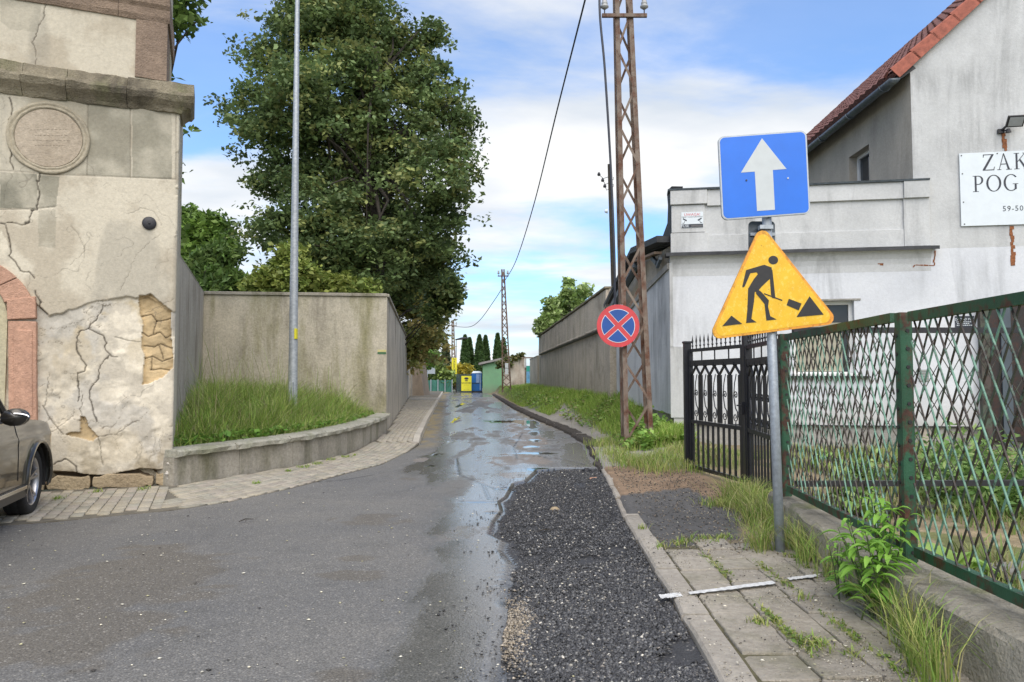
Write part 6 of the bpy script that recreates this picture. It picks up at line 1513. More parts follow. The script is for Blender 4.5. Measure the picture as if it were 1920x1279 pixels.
# blue gate between the ruined wall and the stub
bg_ = thing('blue_gate', 'blue and teal metal gate in a rusty frame beyond the grey wall', 'gate', (rw1, 60, .2))
g0, g1 = P(985, 700, 60).x, P(1004, 700, 60).x; zt_ = P(990, 672, 60).z
mb = MB(); mb.box(g0 - .0, g0 + .07, 59.95, 60.02, .1, zt_); mb.build('frame', M['rusty'], bg_); mb = MB(); mb.box(g0 - .3, g1, 59.95, 60.02, zt_ + .002, zt_ + .1); mb.build('frame', M['rusty'], bg_)
mb = MB(); mb.box(g0 + .08, g1, 59.97, 60, .9, 1.9); mb.build('blue_panel', m_plain('light blue sheet', (.10, .26, .42), .5, 0, .2, 4), bg_); mb = MB(); mb.box(g0 + .08, g1, 59.97, 60, 1.92, 2.35); mb.build('teal_panel', m_plain('teal sheet', (.02, .25, .20), .5), bg_)
mb = MB(); 
for k in range(6): x = g0 + .1 + k * .13; mb.box(x, x + .03, 59.97, 60, .2, .88)
mb.build('bars', M['dark_metal'], bg_); adopt(bg_)
# green net fence, road sign backs, lamps
gf0, gf1 = P(795, 700, 72).x, P(848, 700, 72).x; gft = P(800, 713, 72).z
gf = thing('net_fence', 'low green net fence with grey posts across the end of the lane', 'fence', (gf0, 72, 0))
mb = MB(); n_ = 20; vs, fs = [], []
for i in range(n_ + 1): x = gf0 + (gf1 - gf0) * i / n_; vs += [(x, 72 + rnd.uniform(-.05, .05), 0), (x, 72 + rnd.uniform(-.05, .05), gft + rnd.uniform(-.05, .05))]; 
for i in range(n_): fs.append((2 * i, 2 * i + 2, 2 * i + 3, 2 * i + 1))
mb.add(vs, fs); mb.build('net', m_render('green net', (.05, .17, .13), (.08, .22, .18), (.02, .07, .05), .6, bump=.2), gf, fix=False)
for i in range(5): x = gf0 + (gf1 - gf0) * i / 4; mb = MB(); mb.box(x - .04, x + .04, 71.85, 71.93, 0, gft + .08); mb.build('post', M['metal_gal'], gf)
adopt(gf)
dk_ = thing('dark_gate', 'dark metal gate leaf between the farthest pole and the yellow sign', 'gate', (P(856, 700, 72).x, 72, 0)); mb = MB(); x = P(856, 700, 72).x; x1 = P(887, 700, 72).x
while x < x1: mb.box(x, x + .10, 71.98, 72.02, .05, 1.75 + rnd.uniform(-.05, .05)); x += .115
mb.build('pales', m_plain('dark teal pales', (.02, .045, .05), .5), dk_); adopt(dk_)
ss = thing('street_sign_back', 'grey rectangular sign seen from behind on a thin pole above the net fence', 'road sign', (P(802, 700, 68).x, 68, 0))
mb = MB(); mb.tube([(P(801.5, 700, 68).x, 68, 0), (P(801.5, 700, 68).x, 68, P(801, 687, 68).z)], .035, 6); mb.build('pole', M['metal_gal'], ss); mb = MB(); a, b_ = P(802, 688, 68), P(816, 701, 68); mb.box(a.x, b_.x, 67.9, 67.94, b_.z, a.z); mb.build('plate', M['metal_gal'], ss); adopt(ss)
def street_lamp(x, ytop, Y, label, arm):
    c = P(x, ytop, Y); t = thing('street_lamp', label, 'street lamp', (c.x, Y, 0), 'small street lamps at the far end')
    mb = MB(); mb.tube([(c.x, Y, -.3), (c.x, Y, c.z)], [.07, .045], 8); mb.build('pole', M['metal_gal'], t)
    mb = MB(); mb.tube([(c.x - .1, Y, c.z), (c.x + arm * .4, Y, c.z + .12), (c.x + arm * .85, Y, c.z + .17)], [.06, .13, .05], 8); mb.build('lamp_head', M['dark_metal'], t); adopt(t)
street_lamp(855.5, 637, 76, 'street lamp with one dark head right behind the farthest lattice pole', 1.4); street_lamp(890, 668, 84, 'short street lamp standing between the tall dark thujas', .8)

# ================================================================== telephone pole and cables
tp_ = thing('telephone_pole', 'thin dark pole with bracketed insulators rising behind the long grey wall', 'utility pole', (P(1150, 500, 26).x, 26, .5))
mb = MB(); a, b_ = P(1153, 560, 26), P(1141.5, 308, 26); mb.tube([a - Vector((0, 0, 2.2)), b_], [.07, .045], 8); mb.build('pole', M['bark'], tp_)
for i, (x, y) in enumerate(((1123, 327), (1130, 338), (1134, 349))):
    c = P(x, y, 26); q = P(1143 + i * 0, y + 4, 26); mb = MB(); mb.tube([q, q.lerp(c, .6) - Vector((0, 0, .12)), c], .012, 5); mb.tube([c - Vector((0, 0, .05)), c, c + Vector((0, 0, .07))], [.05, .06, .03], 8); mb.build('insulator', M['dark_metal'], tp_)
for i, (x, y) in enumerate(((1150, 332), (1150, 345))):
    c = P(x, y, 26); q = P(1143, y + 4, 26); mb = MB(); mb.tube([q, c - Vector((0, 0, .1)), c], .012, 5); mb.build('insulator', M['dark_metal'], tp_)
c = P(1139, 396, 26); mb = MB(); mb.tube([c, c + Vector((-.1, 0, 0))], [.09, .05], 8); mb.build('junction_box', M['sign_white'], tp_); adopt(tp_)
def cable(name, label, pts, r, n=40):
    pts = [Vector(p) for p in pts]; out = []
    m_ = len(pts) - 1
    for i in range(m_):
        p0, p1, p2, p3 = pts[max(i - 1, 0)], pts[i], pts[i + 1], pts[min(i + 2, m_)]
        for k in range(n // m_):
            t = k / (n // m_); out.append(.5 * ((2 * p1) + (p2 - p0) * t + (2 * p0 - 5 * p1 + 4 * p2 - p3) * t * t + (3 * p1 - p0 - 3 * p2 + p3) * t ** 3))
    out.append(pts[-1]); mb = MB(); mb.tube(out, r, 6)
    return tag(mb.build(name, M['ink'], None), label, 'cable')
topx = cx0 + lean * .97
cable('power_cable', 'black cable sagging from the near lattice pole to the one on the grass', [(topx - .30, PY, 10.3), P(1097, 0, 16.5), P(1045, 205, 22), P(1000, 387, 31), P(967, 490, 41), P(944, 530, 48)], .022, 50)
cable('power_cable', 'thin cable sagging low between the two distant lattice poles', [P(942, 540, 48), P(925, 566, 52), P(900, 600, 60), P(880, 613, 66), P(851, 612, 74)], .025, 40)
cable('power_cable', 'thin cable running from the farthest lattice pole down into the trees', [P(848, 608, 74), P(835, 617, 74), P(815, 634, 74), P(800, 655, 74)], .025, 24)
cable('service_cable', 'thick dark cable hanging down beside the near lattice pole', [(topx - .3, PY, 10.25), P(1124, 0, PY - .2), P(1134, 130, PY - .25), P(1145, 310, PY - .25), P(1152, 480, PY - .25), P(1153, 575, PY - .2)], .022, 50)
cable('service_cable', 'thin dark cable strung from the near lattice pole down over the grey wall', [P(1154, 540, PY - .1), P(1140, 565, 17), P(1133, 585, 20.6)], .015, 12)

# ================================================================== vegetation
def leaves_mesh(C_, size, colors, r, fold=.35, jit=.35, up=.5, aspect=1.6):
    """one folded leaf or small spray (two quads) at every point"""
    n = len(C_); nrm = r.normal(0, 1, (n, 3)); nrm[:, 2] = np.abs(nrm[:, 2]) + up; nrm /= np.linalg.norm(nrm, axis=1)[:, None]
    t = r.normal(0, 1, (n, 3)); t -= nrm * (t * nrm).sum(1)[:, None]; t /= np.linalg.norm(t, axis=1)[:, None]; b_ = np.cross(nrm, t)
    s = size * r.uniform(1 - jit, 1 + jit, n)[:, None]
    tip = C_ + t * s * aspect * .5; base = C_ - t * s * aspect * .5
    l_ = C_ + b_ * s * .5 + nrm * s * fold * .3 - t * s * .1; q = C_ - b_ * s * .5 + nrm * s * fold * .3 - t * s * .1
    V = np.stack([base, q, tip, l_], 1).reshape(-1, 3)
    i0 = np.arange(n)[:, None] * 4; F = np.concatenate([i0 + np.array([[0, 1, 2]]), i0 + np.array([[0, 2, 3]])], 0)
    return V, F, np.repeat(colors, 4, 0)
def tree(name, label, base, trunk_h, trunk_r, blobs, nleaf, size, cols, seed=1, group=None, limb=True, clump=.30, cl_n=26, mtl=None, up=.5, sh=.55, trunk_top=None, cat='tree', aspect=1.6, nl=40, boughs=0, bfree=.35):
    """blobs: (x,y,z,rx,ry,rz). Leaves gather in twig clumps near the surface of each blob"""
    r = np.random.default_rng(seed); t = thing(name, label, cat, base, group)
    vol = np.array([b_[3] * b_[5] for b_ in blobs]) ** 1.0; pick = r.choice(len(blobs), size=max(1, nleaf // cl_n), p=vol / vol.sum()); B_ = np.array(blobs)[pick]
    d = r.normal(0, 1, (len(pick), 3)); d /= np.linalg.norm(d, axis=1)[:, None]; rad = r.uniform(sh, 1.02, len(pick)) ** .8
    CC = B_[:, :3] + d * B_[:, 3:] * rad[:, None]
    bk = np.ones(len(CC))
    if boughs:
        free = r.uniform(0, 1, len(CC)) < bfree; C0 = CC.copy()          # clumps hang together in flat boughs, with gaps between them
        bi = r.choice(len(CC), boughs, replace=False); own = r.integers(0, boughs, len(CC)); sc_b = r.uniform(.55, 1.25, boughs)
        CC = CC[bi][own] + np.clip(r.normal(0, 1, (len(CC), 3)), -1.8, 1.8) * np.array([.62, .62, .26]) * sc_b[own][:, None]; bk = r.uniform(.72, 1.3, boughs)[own]; CC[free] = C0[free]
    lc = np.repeat(CC, cl_n, 0) + np.clip(r.normal(0, 1, (len(CC) * cl_n, 3)), -1.7, 1.7) * np.array([clump, clump, clump * .62])
    ck = np.array(cols)[r.integers(0, len(cols), len(CC))] * r.uniform(.75, 1.25, (len(CC), 1)) * bk[:, None]; ck = np.repeat(ck, cl_n, 0) * r.uniform(.75, 1.25, (len(lc), 1))
    V, F, cc_ = leaves_mesh(lc, size, ck, r, up=up, aspect=aspect, jit=.5)
    # trunk and limbs
    mb = MB(); bx, by, bz = base; top = Vector(trunk_top or (bx, by, bz + trunk_h)); b0 = Vector(base)
    mb.tube([b0 - Vector((0, 0, .3)), b0 + (top - b0) * .15, b0 + (top - b0) * .5, b0 + (top - b0) * .8, top], [trunk_r * 1.35, trunk_r, trunk_r * .8, trunk_r * .6, trunk_r * .35], 12)
    if limb:
        for k in range(min(nl, len(CC))):
            c = Vector(CC[k]); f = r.uniform(.35, .95); s_ = b0 + (top - b0) * f
            if (c - s_).length > 9: continue
            mid = s_.lerp(c, .5) + Vector((r.normal(0, .3), r.normal(0, .3), .1 * (c - s_).length)); rr = trunk_r * .32 * (1.1 - f * .6)
            mb.tube([s_, s_.lerp(mid, .5) + Vector((0, 0, .1)), mid, mid.lerp(c, .6), c], [rr, rr * .8, rr * .5, rr * .28, .012], 6, False)
    o = mb.build('trunk', M['bark'], t, fix=False); cr_o = np_mesh('crown', V, F, mtl or M['leaf'], t, cc_); adopt(t); return t
def pb(x, y, rpx, Y, dy=0, k=.9, kz=1.):
    c = P(x, y, Y + dy); rr = rpx / FPX * (Y + dy); return (c.x, c.y, c.z, rr, rr * k, rr * kz)
TY = 31.0
big = [(610, 45, 62), (690, 60, 80), (545, 40, 48), (640, 20, 70), (520, 120, 62), (480, 205, 52), (560, 190, 80), (640, 160, 90), (740, 120, 80), (800, 175, 66), (850, 240, 56), (868, 300, 42), (560, 290, 66), (500, 240, 45), (640, 280, 95), (740, 260, 100), (820, 330, 70), (842, 400, 36), (600, 380, 85), (520, 350, 42),
       (700, 380, 95), (785, 440, 60), (825, 470, 34), (540, 430, 52), (500, 440, 32), (620, 460, 80), (700, 480, 80), (760, 510, 62), (560, 500, 50), (620, 520, 60), (800, 60, 30), (700, 540, 60)]
rb = random.Random(5)
g1 = [(.15, .215, .08), (.18, .245, .085), (.125, .185, .07), (.26, .29, .10), (.11, .16, .06)]
tree('maple_tree', 'huge dark green maple towering over the garden wall', (P(700, 500, TY).x, TY, 0), 15.5, .48, [pb(x, y, r_ * .92, TY, rb.uniform(-2.6, 2.6)) for x, y, r_ in big], 124000, .125, g1, 3, clump=.24, cl_n=26, sh=.5, nl=90, boughs=380, bfree=.5)
g2 = [(.42, .38, .14), (.35, .36, .12), (.46, .39, .15), (.26, .30, .10)]
tree('bronze_tree', 'bronze green tree drooping behind the lane wall below the maple', (-7.3, 42, 0), 7.0, .25, [pb(*q, 42, rb.uniform(-1.5, 1.5)) for q in ((770, 520, 52), (740, 560, 40), (790, 560, 42), (788, 600, 32), (770, 610, 42), (790, 650, 34), (762, 660, 26), (796, 630, 14), (745, 500, 34), (720, 530, 40))], 15000, .18, g2, 5, clump=.3, nl=20, boughs=60)
tree('maple_sapling', 'fringe of dark leaves hanging beside the lane wall above the far hedge', (-6.4, 38, 0), 5.0, .15, [pb(*q, 38, rb.uniform(-1, 1)) for q in ((832, 560, 22), (845, 550, 14), (812, 592, 13), (828, 530, 20))], 3600, .18, g1, 6, clump=.3, nl=10)
g3 = [(.24, .30, .07), (.19, .26, .06), (.28, .32, .08)]
tree('light_bush', 'yellow green bushy tree behind the garden wall under the maple', (P(530, 600, 26).x, 26, 0), 4.2, .12, [pb(*q, 26, rb.uniform(-1, 1)) for q in ((500, 530, 26), (530, 520, 28), (560, 525, 30), (590, 535, 24), (545, 480, 22), (640, 540, 24), (680, 545, 20), (480, 540, 16))], 9000, .13, g3, 8, clump=.22, nl=12)
tree('round_tree', 'fresh green round tree behind the gateway side wall', (P(390, 600, 34).x, 34, 0), 5.5, .2, [pb(*q, 34, rb.uniform(-1, 1)) for q in ((380, 440, 34), (400, 430, 26), (360, 460, 34), (420, 470, 26), (345, 410, 18), (372, 490, 30))], 12000, .17, [(.17, .28, .06), (.21, .32, .07), (.13, .22, .05)], 9, clump=.28, nl=14)
tree('weeping_cypress', 'feathery green cypress behind the garden wall left end', (P(400, 600, 27).x, 27, 0), 6.2, .15, [pb(*q, 27, 0) for q in ((400, 520, 32), (385, 500, 28), (410, 480, 24), (430, 530, 26), (370, 530, 26), (400, 550, 36))], 16000, .10, [(.10, .18, .04), (.13, .20, .05), (.08, .14, .035)], 10, clump=.12, cl_n=16, nl=8, aspect=3.2, up=-.3)
# branches of a tree standing behind the gateway
tree('lime_tree', 'leafy tree behind the gateway, its branches showing past the wall top', (-8.3, 14.6, 0), 9.8, .25, [(-8.0, 14.6, 9.8, 1.8, 1.5, 1.4), (-6.9, 14.4, 9.2, .75, .8, .8), (-6.62, 14.4, 8.55, .38, .4, .35), (-9.5, 14.6, 8.5, 1.6, 1.5, 1.8), (-8.2, 14.6, 6.6, 1.6, 1., 1.2), (-6.85, 14.6, 5.4, .42, .5, .35), (-7.2, 14.4, 4.5, .6, .6, .4), (-6.85, 14.4, 3.9, .35, .4, .35)], 8500, .10, [(.14, .22, .05), (.17, .25, .06), (.11, .18, .045)], 11, clump=.15, cl_n=16, nl=60)
# dark spruce tops
def conifer(name, label, x, ytop, Y, ybase, wpx, cols, n, seed, size=.16, cat='tree', group=None, col_like=False):
    r = np.random.default_rng(seed); c = P(x, ytop, Y); h = c.z; W_ = wpx / FPX * Y / 2
    t = thing(name, label, cat, (c.x, Y, 0), group); f = r.uniform(0, 1, n) ** .75
    if col_like: rad = W_ * (np.sin(np.pi * np.clip(1 - f, 0, 1) ** .75 * .62 + .0) + .02) * r.uniform(.72, 1.04, n)
    else: rad = W_ * (1 - f) * (.5 + .5 * np.abs(np.sin(f * 26))) * r.uniform(.3, 1.1, n) + .04
    lo = .25
    z = lo + (h - lo) * f; a = r.uniform(0, 6.283, n); CC = np.stack([c.x + rad * np.cos(a), Y + rad * np.sin(a), z - (0 if col_like else .25) * rad], 1)
    ck = np.array(cols)[r.integers(0, len(cols), n)] * r.uniform(.6, 1.35, (n, 1)) * (.75 + .5 * fbm(a * 2, z * 1.5, 1.5, 3, seed))[:, None]
    V, F, cc_ = leaves_mesh(CC, size, ck, r, up=.2, aspect=2.)
    mb = MB(); mb.tube([(c.x, Y, -.2), (c.x, Y, h * .97)], [.16, .02], 8); mb.build('trunk', M['bark'], t); np_mesh('crown', V, F, M['leaf'], t, cc_); adopt(t); return t
conifer('spruce_tree', 'dark pointed spruce behind the farthest lattice pole', 836, 640, 80, 715, 44, [(.10, .13, .07), (.07, .10, .055), (.14, .17, .09)], 6500, 20, .24)
conifer('spruce_tree', 'grey green spruce tip beside the round tree behind the garden wall', 425, 420, 36, 545, 60, [(.11, .13, .08), (.13, .15, .10)], 6000, 21, .15)
th = [(872, 629, 84, 17, 'tallest thuja of the left pair'), (880.5, 634, 85, 17, 'second thuja of the left pair'), (899, 629, 84, 19, 'left thuja of the middle pair'), (910.5, 629.5, 85, 17, 'right thuja of the middle pair'), (933, 626, 84, 17, 'dense thuja standing just left of the lattice pole on the grass'), (944, 634, 86, 15, 'thuja half hidden behind the lattice pole on the grass')]
labs = ['dark columnar thuja, leftmost one behind the yellow bush', 'slightly lower dark thuja rising behind the yellow bush', 'wide dark thuja over the left end of the shed roof', 'slim dark thuja over the middle of the shed roof', 'dense dark thuja just left of the grass lattice pole', 'dark thuja half hidden behind the grass lattice pole']
for i, (x, yt, Y, wpx, _) in enumerate(th):
    conifer('thuja_tree', labs[i], x, yt, Y, 720, wpx, [(.085, .155, .05), (.10, .18, .055), (.07, .13, .045)], 5200, 30 + i, .20, 'thuja', 'columnar thujas at the end of the lane', True)
tree('golden_bush', 'golden yellow rounded bush behind the yellow sign', (P(866, 720, 76).x, 76, 0), 2.4, .1, [pb(*q, 76, 0) for q in ((862, 700, 16), (872, 698, 14), (852, 695, 10), (866, 712, 15), (846, 712, 12))], 5000, .20, [(.62, .50, .06), (.50, .44, .08), (.34, .34, .08)], 40, clump=.25, cl_n=14, nl=4, cat='bush')
tree('hedge_tree', 'mixed green trees over the net fence at the lane end', (P(812, 720, 75).x, 75, 0), 4, .15, [pb(*q, 75, rb.uniform(-2, 2)) for q in ((790, 660, 24), (800, 690, 26), (812, 680, 18), (795, 705, 18), (780, 640, 24), (820, 705, 16), (835, 710, 16))], 9000, .24, [(.22, .30, .08), (.15, .21, .07), (.30, .40, .11)], 41, clump=.35, cl_n=16, nl=8)
tree('bright_shrub', 'bright green shrub beside the far buttress', (P(798, 720, 60).x, 60, 0), 2.2, .08, [pb(*q, 60, 0) for q in ((800, 670, 13), (794, 682, 10), (806, 680, 8))], 1800, .2, [(.20, .36, .07), (.17, .30, .06)], 42, clump=.22, cl_n=12, nl=3, cat='bush')
tree('wall_tree', 'young light green tree showing over the long grey wall', (P(1050, 640, 44).x + .6, 44, 0), 6.2, .07, [pb(*q, 44, rb.uniform(-1, 1), kz=1.5) for q in ((1020, 605, 12), (1035, 590, 14), (1050, 575, 13), (1063, 552, 10), (1066, 530, 7), (1068, 580, 14), (1090, 552, 11), (1098, 545, 9), (1085, 575, 12), (1012, 618, 8), (1045, 608, 10), (1030, 565, 6))], 5200, .17, [(.34, .46, .17), (.28, .40, .13), (.40, .50, .22)], 43, clump=.17, cl_n=9, sh=.2, nl=26)
tree('wall_tuft', 'dry grassy tuft growing on top of the ruined wall', (P(965, 690, 62).x, 62.2, 2.2), .4, .03, [pb(950, 680, 9, 61.8), pb(965, 672, 6, 61.9), pb(938, 684, 6, 61.6), pb(978, 667, 4, 61.9)], 700, .2, [(.16, .15, .05), (.10, .13, .04)], 44, clump=.15, cl_n=10, nl=0, cat='plant', limb=False)
# distant wood closing the horizon
hb = []; 
for i in range(46): hb.append((-70 + i * 3.3 + rb.uniform(-1, 1), 150 + rb.uniform(-8, 8), rb.uniform(.2, 1.4), rb.uniform(3, 5), 3, rb.uniform(1.6, 2.8)))
r = np.random.default_rng(9); B_ = np.array(hb)[r.integers(0, len(hb), 16000)]; d = r.normal(0, 1, (16000, 3)); d /= np.linalg.norm(d, axis=1)[:, None]
V, F, cc_ = leaves_mesh(B_[:, :3] + d * B_[:, 3:], .9, np.array([(.06, .10, .035), (.05, .085, .03), (.08, .12, .04)])[r.integers(0, 3, 16000)] * r.uniform(.7, 1.2, (16000, 1)), r)
tag(np_mesh('distant_wood', V, F, M['leaf'], None, cc_), kind='stuff')

# ---- grass
def blades(name, xyz, h, wdt, cols, seed, lean=.45, kind='stuff', parent=None, tipc=None):
    r = np.random.default_rng(seed); n = len(xyz); h = h * r.uniform(.45, 1.15, n); a = r.uniform(0, 6.283, n); dr = np.stack([np.cos(a), np.sin(a), np.zeros(n)], 1); sd = np.stack([-np.sin(a + r.normal(0, .7, n)), np.cos(a), np.zeros(n)], 1)
    ln = (lean * r.uniform(.1, 1.3, n) * h)[:, None]; w_ = (wdt * r.uniform(.6, 1.3, n))[:, None]; Z = np.array([0, 0, 1.])
    lv = []
    for f, wf in ((0, 1), (.45, .85), (.8, .5)):
        c = xyz + dr * ln * f ** 2 + Z * (h * f * (1 - .12 * f * lean))[:, None]; lv += [c - sd * w_ * wf / 2, c + sd * w_ * wf / 2]
    lv.append(xyz + dr * ln + Z * (h * (1 - .2 * lean))[:, None]); V = np.stack(lv, 1).reshape(-1, 3); i0 = np.arange(n)[:, None] * 7
    F = np.concatenate([i0 + np.array([t_]) for t_ in ((0, 1, 3), (0, 3, 2), (2, 3, 5), (2, 5, 4), (4, 5, 6))], 0)
    ck = np.array(cols)[r.integers(0, len(cols), n)] * r.uniform(.7, 1.3, (n, 1)); cc_ = np.repeat(ck, 7, 0).reshape(n, 7, 3); cc_[:, 5:] *= 1.15
    if tipc is not None: m_ = r.uniform(0, 1, n) < .12; cc_[m_, 4:] = tipc
    o = np_mesh(name, V, F, M['grass'], parent, cc_.reshape(-1, 3)); return tag(o, kind=kind)
gc = [(.20, .32, .06), (.25, .37, .07), (.16, .27, .05), (.36, .42, .12), (.30, .36, .10)]
gy = gc + [(.40, .40, .13), (.34, .38, .11), (.45, .40, .20)]
r = np.random.default_rng(77)
bedp = [(p.x, p.y) for p in bed]
x = r.uniform(-7.4, -2.9, 60000); y = r.uniform(9.6, 18, 60000); m_ = in_poly(x, y, bedp); x, y = x[m_], y[m_]
cl_ = fbm(x, y, 1.6, 3, 71); keep = r.uniform(0, 1, len(x)) < sst(cl_, .15, .5) * .8 + .2; x, y = x[keep], y[keep]
dfront = np.array([min((Vector((a, b_)) - Vector((RW[k].x, RW[k].y))).length for k in range(len(RW))) for a, b_ in zip(x[:1], y[:1])])
rwl = dist_line(x, y, [(p.x, p.y) for p in RW])
hh_g = np.interp(rwl, [.25, .6, 1.3, 3], [.26, .50, .85, .95]) * (.45 + 1.1 * fbm(x, y, 2.2, 3, 72)) * np.interp(y, [9.6, 11, 17.5], [.75, 1, 1.05])
blades('bed_grass', np.stack([x, y, np.full(len(x), .35)], 1), hh_g, .010, gc, 5, .75, tipc=(.42, .36, .22))
sel2 = r.uniform(0, 1, len(x)) < .05; blades('dry_stems', np.stack([x[sel2], y[sel2], np.full(sel2.sum(), .36)], 1), hh_g[sel2] * .9, .009, [(.42, .36, .20), (.36, .30, .17)], 56, 1.1)
sel = (rwl > .7) & (r.uniform(0, 1, len(x)) < .012); blades('tall_grass', np.stack([x[sel], y[sel], np.full(sel.sum(), .4)], 1), hh_g[sel] * 1.5 + .12, .012, [(.30, .32, .14), (.22, .30, .08)], 55, .3, tipc=(.40, .33, .20))
# dry grass inside and broad weeds at the front edge of the bed
def leafy(name, xyz, size, cols, seed, up=1.2, aspect=1.5, kind='stuff'):
    rr = np.random.default_rng(seed); V, F, cc_ = leaves_mesh(xyz, size, np.array(cols)[rr.integers(0, len(cols), len(xyz))] * rr.uniform(.7, 1.3, (len(xyz), 1)), rr, up=up, aspect=aspect); return tag(np_mesh(name, V, F, M['leaf'], None, cc_), kind=kind)
sel = (rwl < .9) & (r.uniform(0, 1, len(x)) < .35); leafy('bed_weeds', np.stack([x[sel], y[sel], .38 + r.uniform(0, .22, sel.sum())], 1), .075, [(.12, .26, .04), (.17, .32, .05)], 6)
# verge, bank and lane edges
n = 150000; y = 1 / r.uniform(1 / 58, 1 / 13.2, n); x = XR(y) + r.uniform(.05, 5.0, n); d = x - XR(y)
wallx = np.where(y > 20, XWR(y) - .05, 3.3); f = np.where(y < 19, sst(d, .5, 1.1), np.where(y < 28, sst(wallx - x, .75, .35), sst(wallx - x, 1.25, .6))) * (fbm(x, y, .7, 3, 73) > .33)
strip = (d > .5) & (d < 2.0) & (y > 25) & (fbm(x, y, .9, 3, 74) > .42); farg = (y > 33) & (d > .35)
k = (x < wallx) & (((r.uniform(0, 1, n) < f)) | strip | farg); x, y = x[k], y[k]
hgt = np.interp(XWR(y) - x, [0, .8, 1.6], [.34, .20, .09]) * np.interp(y, [13, 18, 40], [1.1, 1, 1.1]) * (.6 + .8 * fbm(x, y, 1.2, 3, 75))
blades('verge_grass', np.stack([x, y, H(x, y) - .02], 1), hgt, .014, [(.23, .37, .06), (.27, .40, .075), (.19, .31, .05), (.36, .42, .12)], 7, .6)
def tuft_field(name, px_pts, rad, n, h, seed, zf=None, cols=gc, lean=.6, wdt=.008, zz=None):
    rr = np.random.default_rng(seed); xs_, ys__ = [], []
    for q in px_pts:
        g_ = G(q[0], q[1], .1); s_ = q[2] if len(q) > 2 else 1; m_ = int(n * s_); xs_.append(g_.x + rr.normal(0, rad * s_, m_)); ys__.append(g_.y + rr.normal(0, rad * s_ * 1.5, m_))
    x, y = np.concatenate(xs_), np.concatenate(ys__); q_ = ~((np.abs(x / y - PBs.x / PBs.y) < .02) & (y < PBs.y) & (y > 4.2)); x, y = x[q_], y[q_]; z = (zf(x, y) if zf else H(x, y) - .01)
    return blades(name, np.stack([x, y, z], 1), np.full(len(x), h), wdt, cols, seed + 1, lean, tipc=(.32, .30, .16))

tuft_field('pole_grass', [(1150, 850), (1165, 862), (1185, 872), (1210, 868), (1240, 862), (1262, 855), (1275, 868), (1290, 878), (1230, 880), (1150, 830), (1145, 810), (1135, 835), (1255, 835), (1190, 840), (1270, 845)], .16, 330, .17, 81, cols=gy)
tuft_field('pole_grass', [(1140, 800, 1.4), (1130, 785, 1.4), (1150, 790, 1.5), (1180, 815, 1.2), (1200, 800, 1.4), (1240, 825, 1.2), (1215, 812, 1.2)], .22, 420, .30, 83, cols=gc)
tuft_field('sign_grass', [(1400, 935, 1.2), (1420, 945, 1.3), (1440, 965, 1.4), (1410, 960), (1435, 985, 1.2), (1500, 1000, 1.2), (1432, 1030, .7), (1498, 1030, 1.1), (1510, 1050), (1385, 940)], .085, 300, .30, 85, cols=gy, lean=1.0, wdt=.0055)
tuft_field('driveway_grass', [(1350, 942), (1360, 948), (1375, 945), (1335, 945), (1400, 955)], .06, 80, .10, 95, cols=gy, lean=1.)
sz = lambda x, y: np.full(len(x), .09)
joint = []
for k_ in range(26): joint.append((float(rnd.choice([XR(4.0) + .175 + .305 * q for q in (1, 1, 2, 3)])) , 2.6 + rnd.random() * 3.0))
rr = np.random.default_rng(90); xs_ = np.concatenate([j[0] + rr.normal(0, .018, 55) for j in joint]); ys__ = np.concatenate([j[1] + rr.normal(0, .09, 55) for j in joint])
blades('joint_grass', np.stack([xs_, ys__, np.full(len(xs_), .088)], 1), np.full(len(xs_), .045), .006, gy, 91, 1.1)
leafy('joint_weeds', np.stack([xs_, ys__, .10 + rr.uniform(0, .02, len(xs_))], 1)[::3], .018, [(.12, .20, .04), (.20, .24, .05)], 92)
# row of slabs' far edge and wall foot: grass tufts
tuft_field('kerb_grass', [(1275, 1018, .8), (1300, 1012, .8), (1330, 1012, .8), (1360, 1008, .8), (1240, 1025, .5), (1205, 990, .4), (1530, 1205, .6), (1545, 1213, .5), (1600, 1230, .5), (1430, 1170, .4), (1415, 1165, .4), (1500, 1120, .5)], .05, 70, .06, 93, zf=sz, cols=gy, lean=1.)
tuft_field('plinth_grass', [(1690, 1180, 1.), (1700, 1200, 1.1), (1720, 1230, 1.2), (1735, 1262, 1.), (1680, 1150), (1640, 1130), (1560, 1085), (1900, 1290, 1), (1750, 1290, 1.), (1700, 1130, .8)], .04, 75, .34, 97, zf=sz, lean=.8, wdt=.006, cols=gy)
tuft_field('pavement_grass', [(595, 860, .8), (570, 866, .7), (620, 853, .6), (650, 848, .6), (481, 895, .4), (540, 873, .4), (665, 845, .3), (180, 910, .5), (110, 922, .5), (270, 905, .5)], .07, 80, .05, 99, zf=lambda x, y: ZP(y) - .0, lean=1.1, wdt=.01)
n = 9000; y = 1 / r.uniform(1 / 45, 1 / 13.2, n); x = XR(y) + r.uniform(.5, 4.0, n); k = (x < np.where(y > 20, XWR(y) - .1, 3.1)) & (fbm(x, y, .9, 3, 78) > .52) & ((y > 30) | (XWR(y) - x < 1.1)); x, y = x[k], y[k]
leafy('verge_weeds', np.stack([x, y, H(x, y) + r.uniform(.02, .2, len(x))], 1), .07, [(.16, .29, .06), (.24, .36, .09), (.34, .34, .14)], 14, aspect=1.8)
n = 5000; y = r.uniform(13.0, 15.5, n); x = r.uniform(2.0, 3.2, n); k = (x > 2.3) & (fbm(x, y, 1.4, 3, 79) > .45); x, y = x[k], y[k]
leafy('wall_foot_weeds', np.stack([x, y, H(x, y) + np.abs(r.normal(.12, .12, len(x)))], 1), .07, [(.20, .36, .07), (.28, .42, .10)], 15, aspect=1.7)
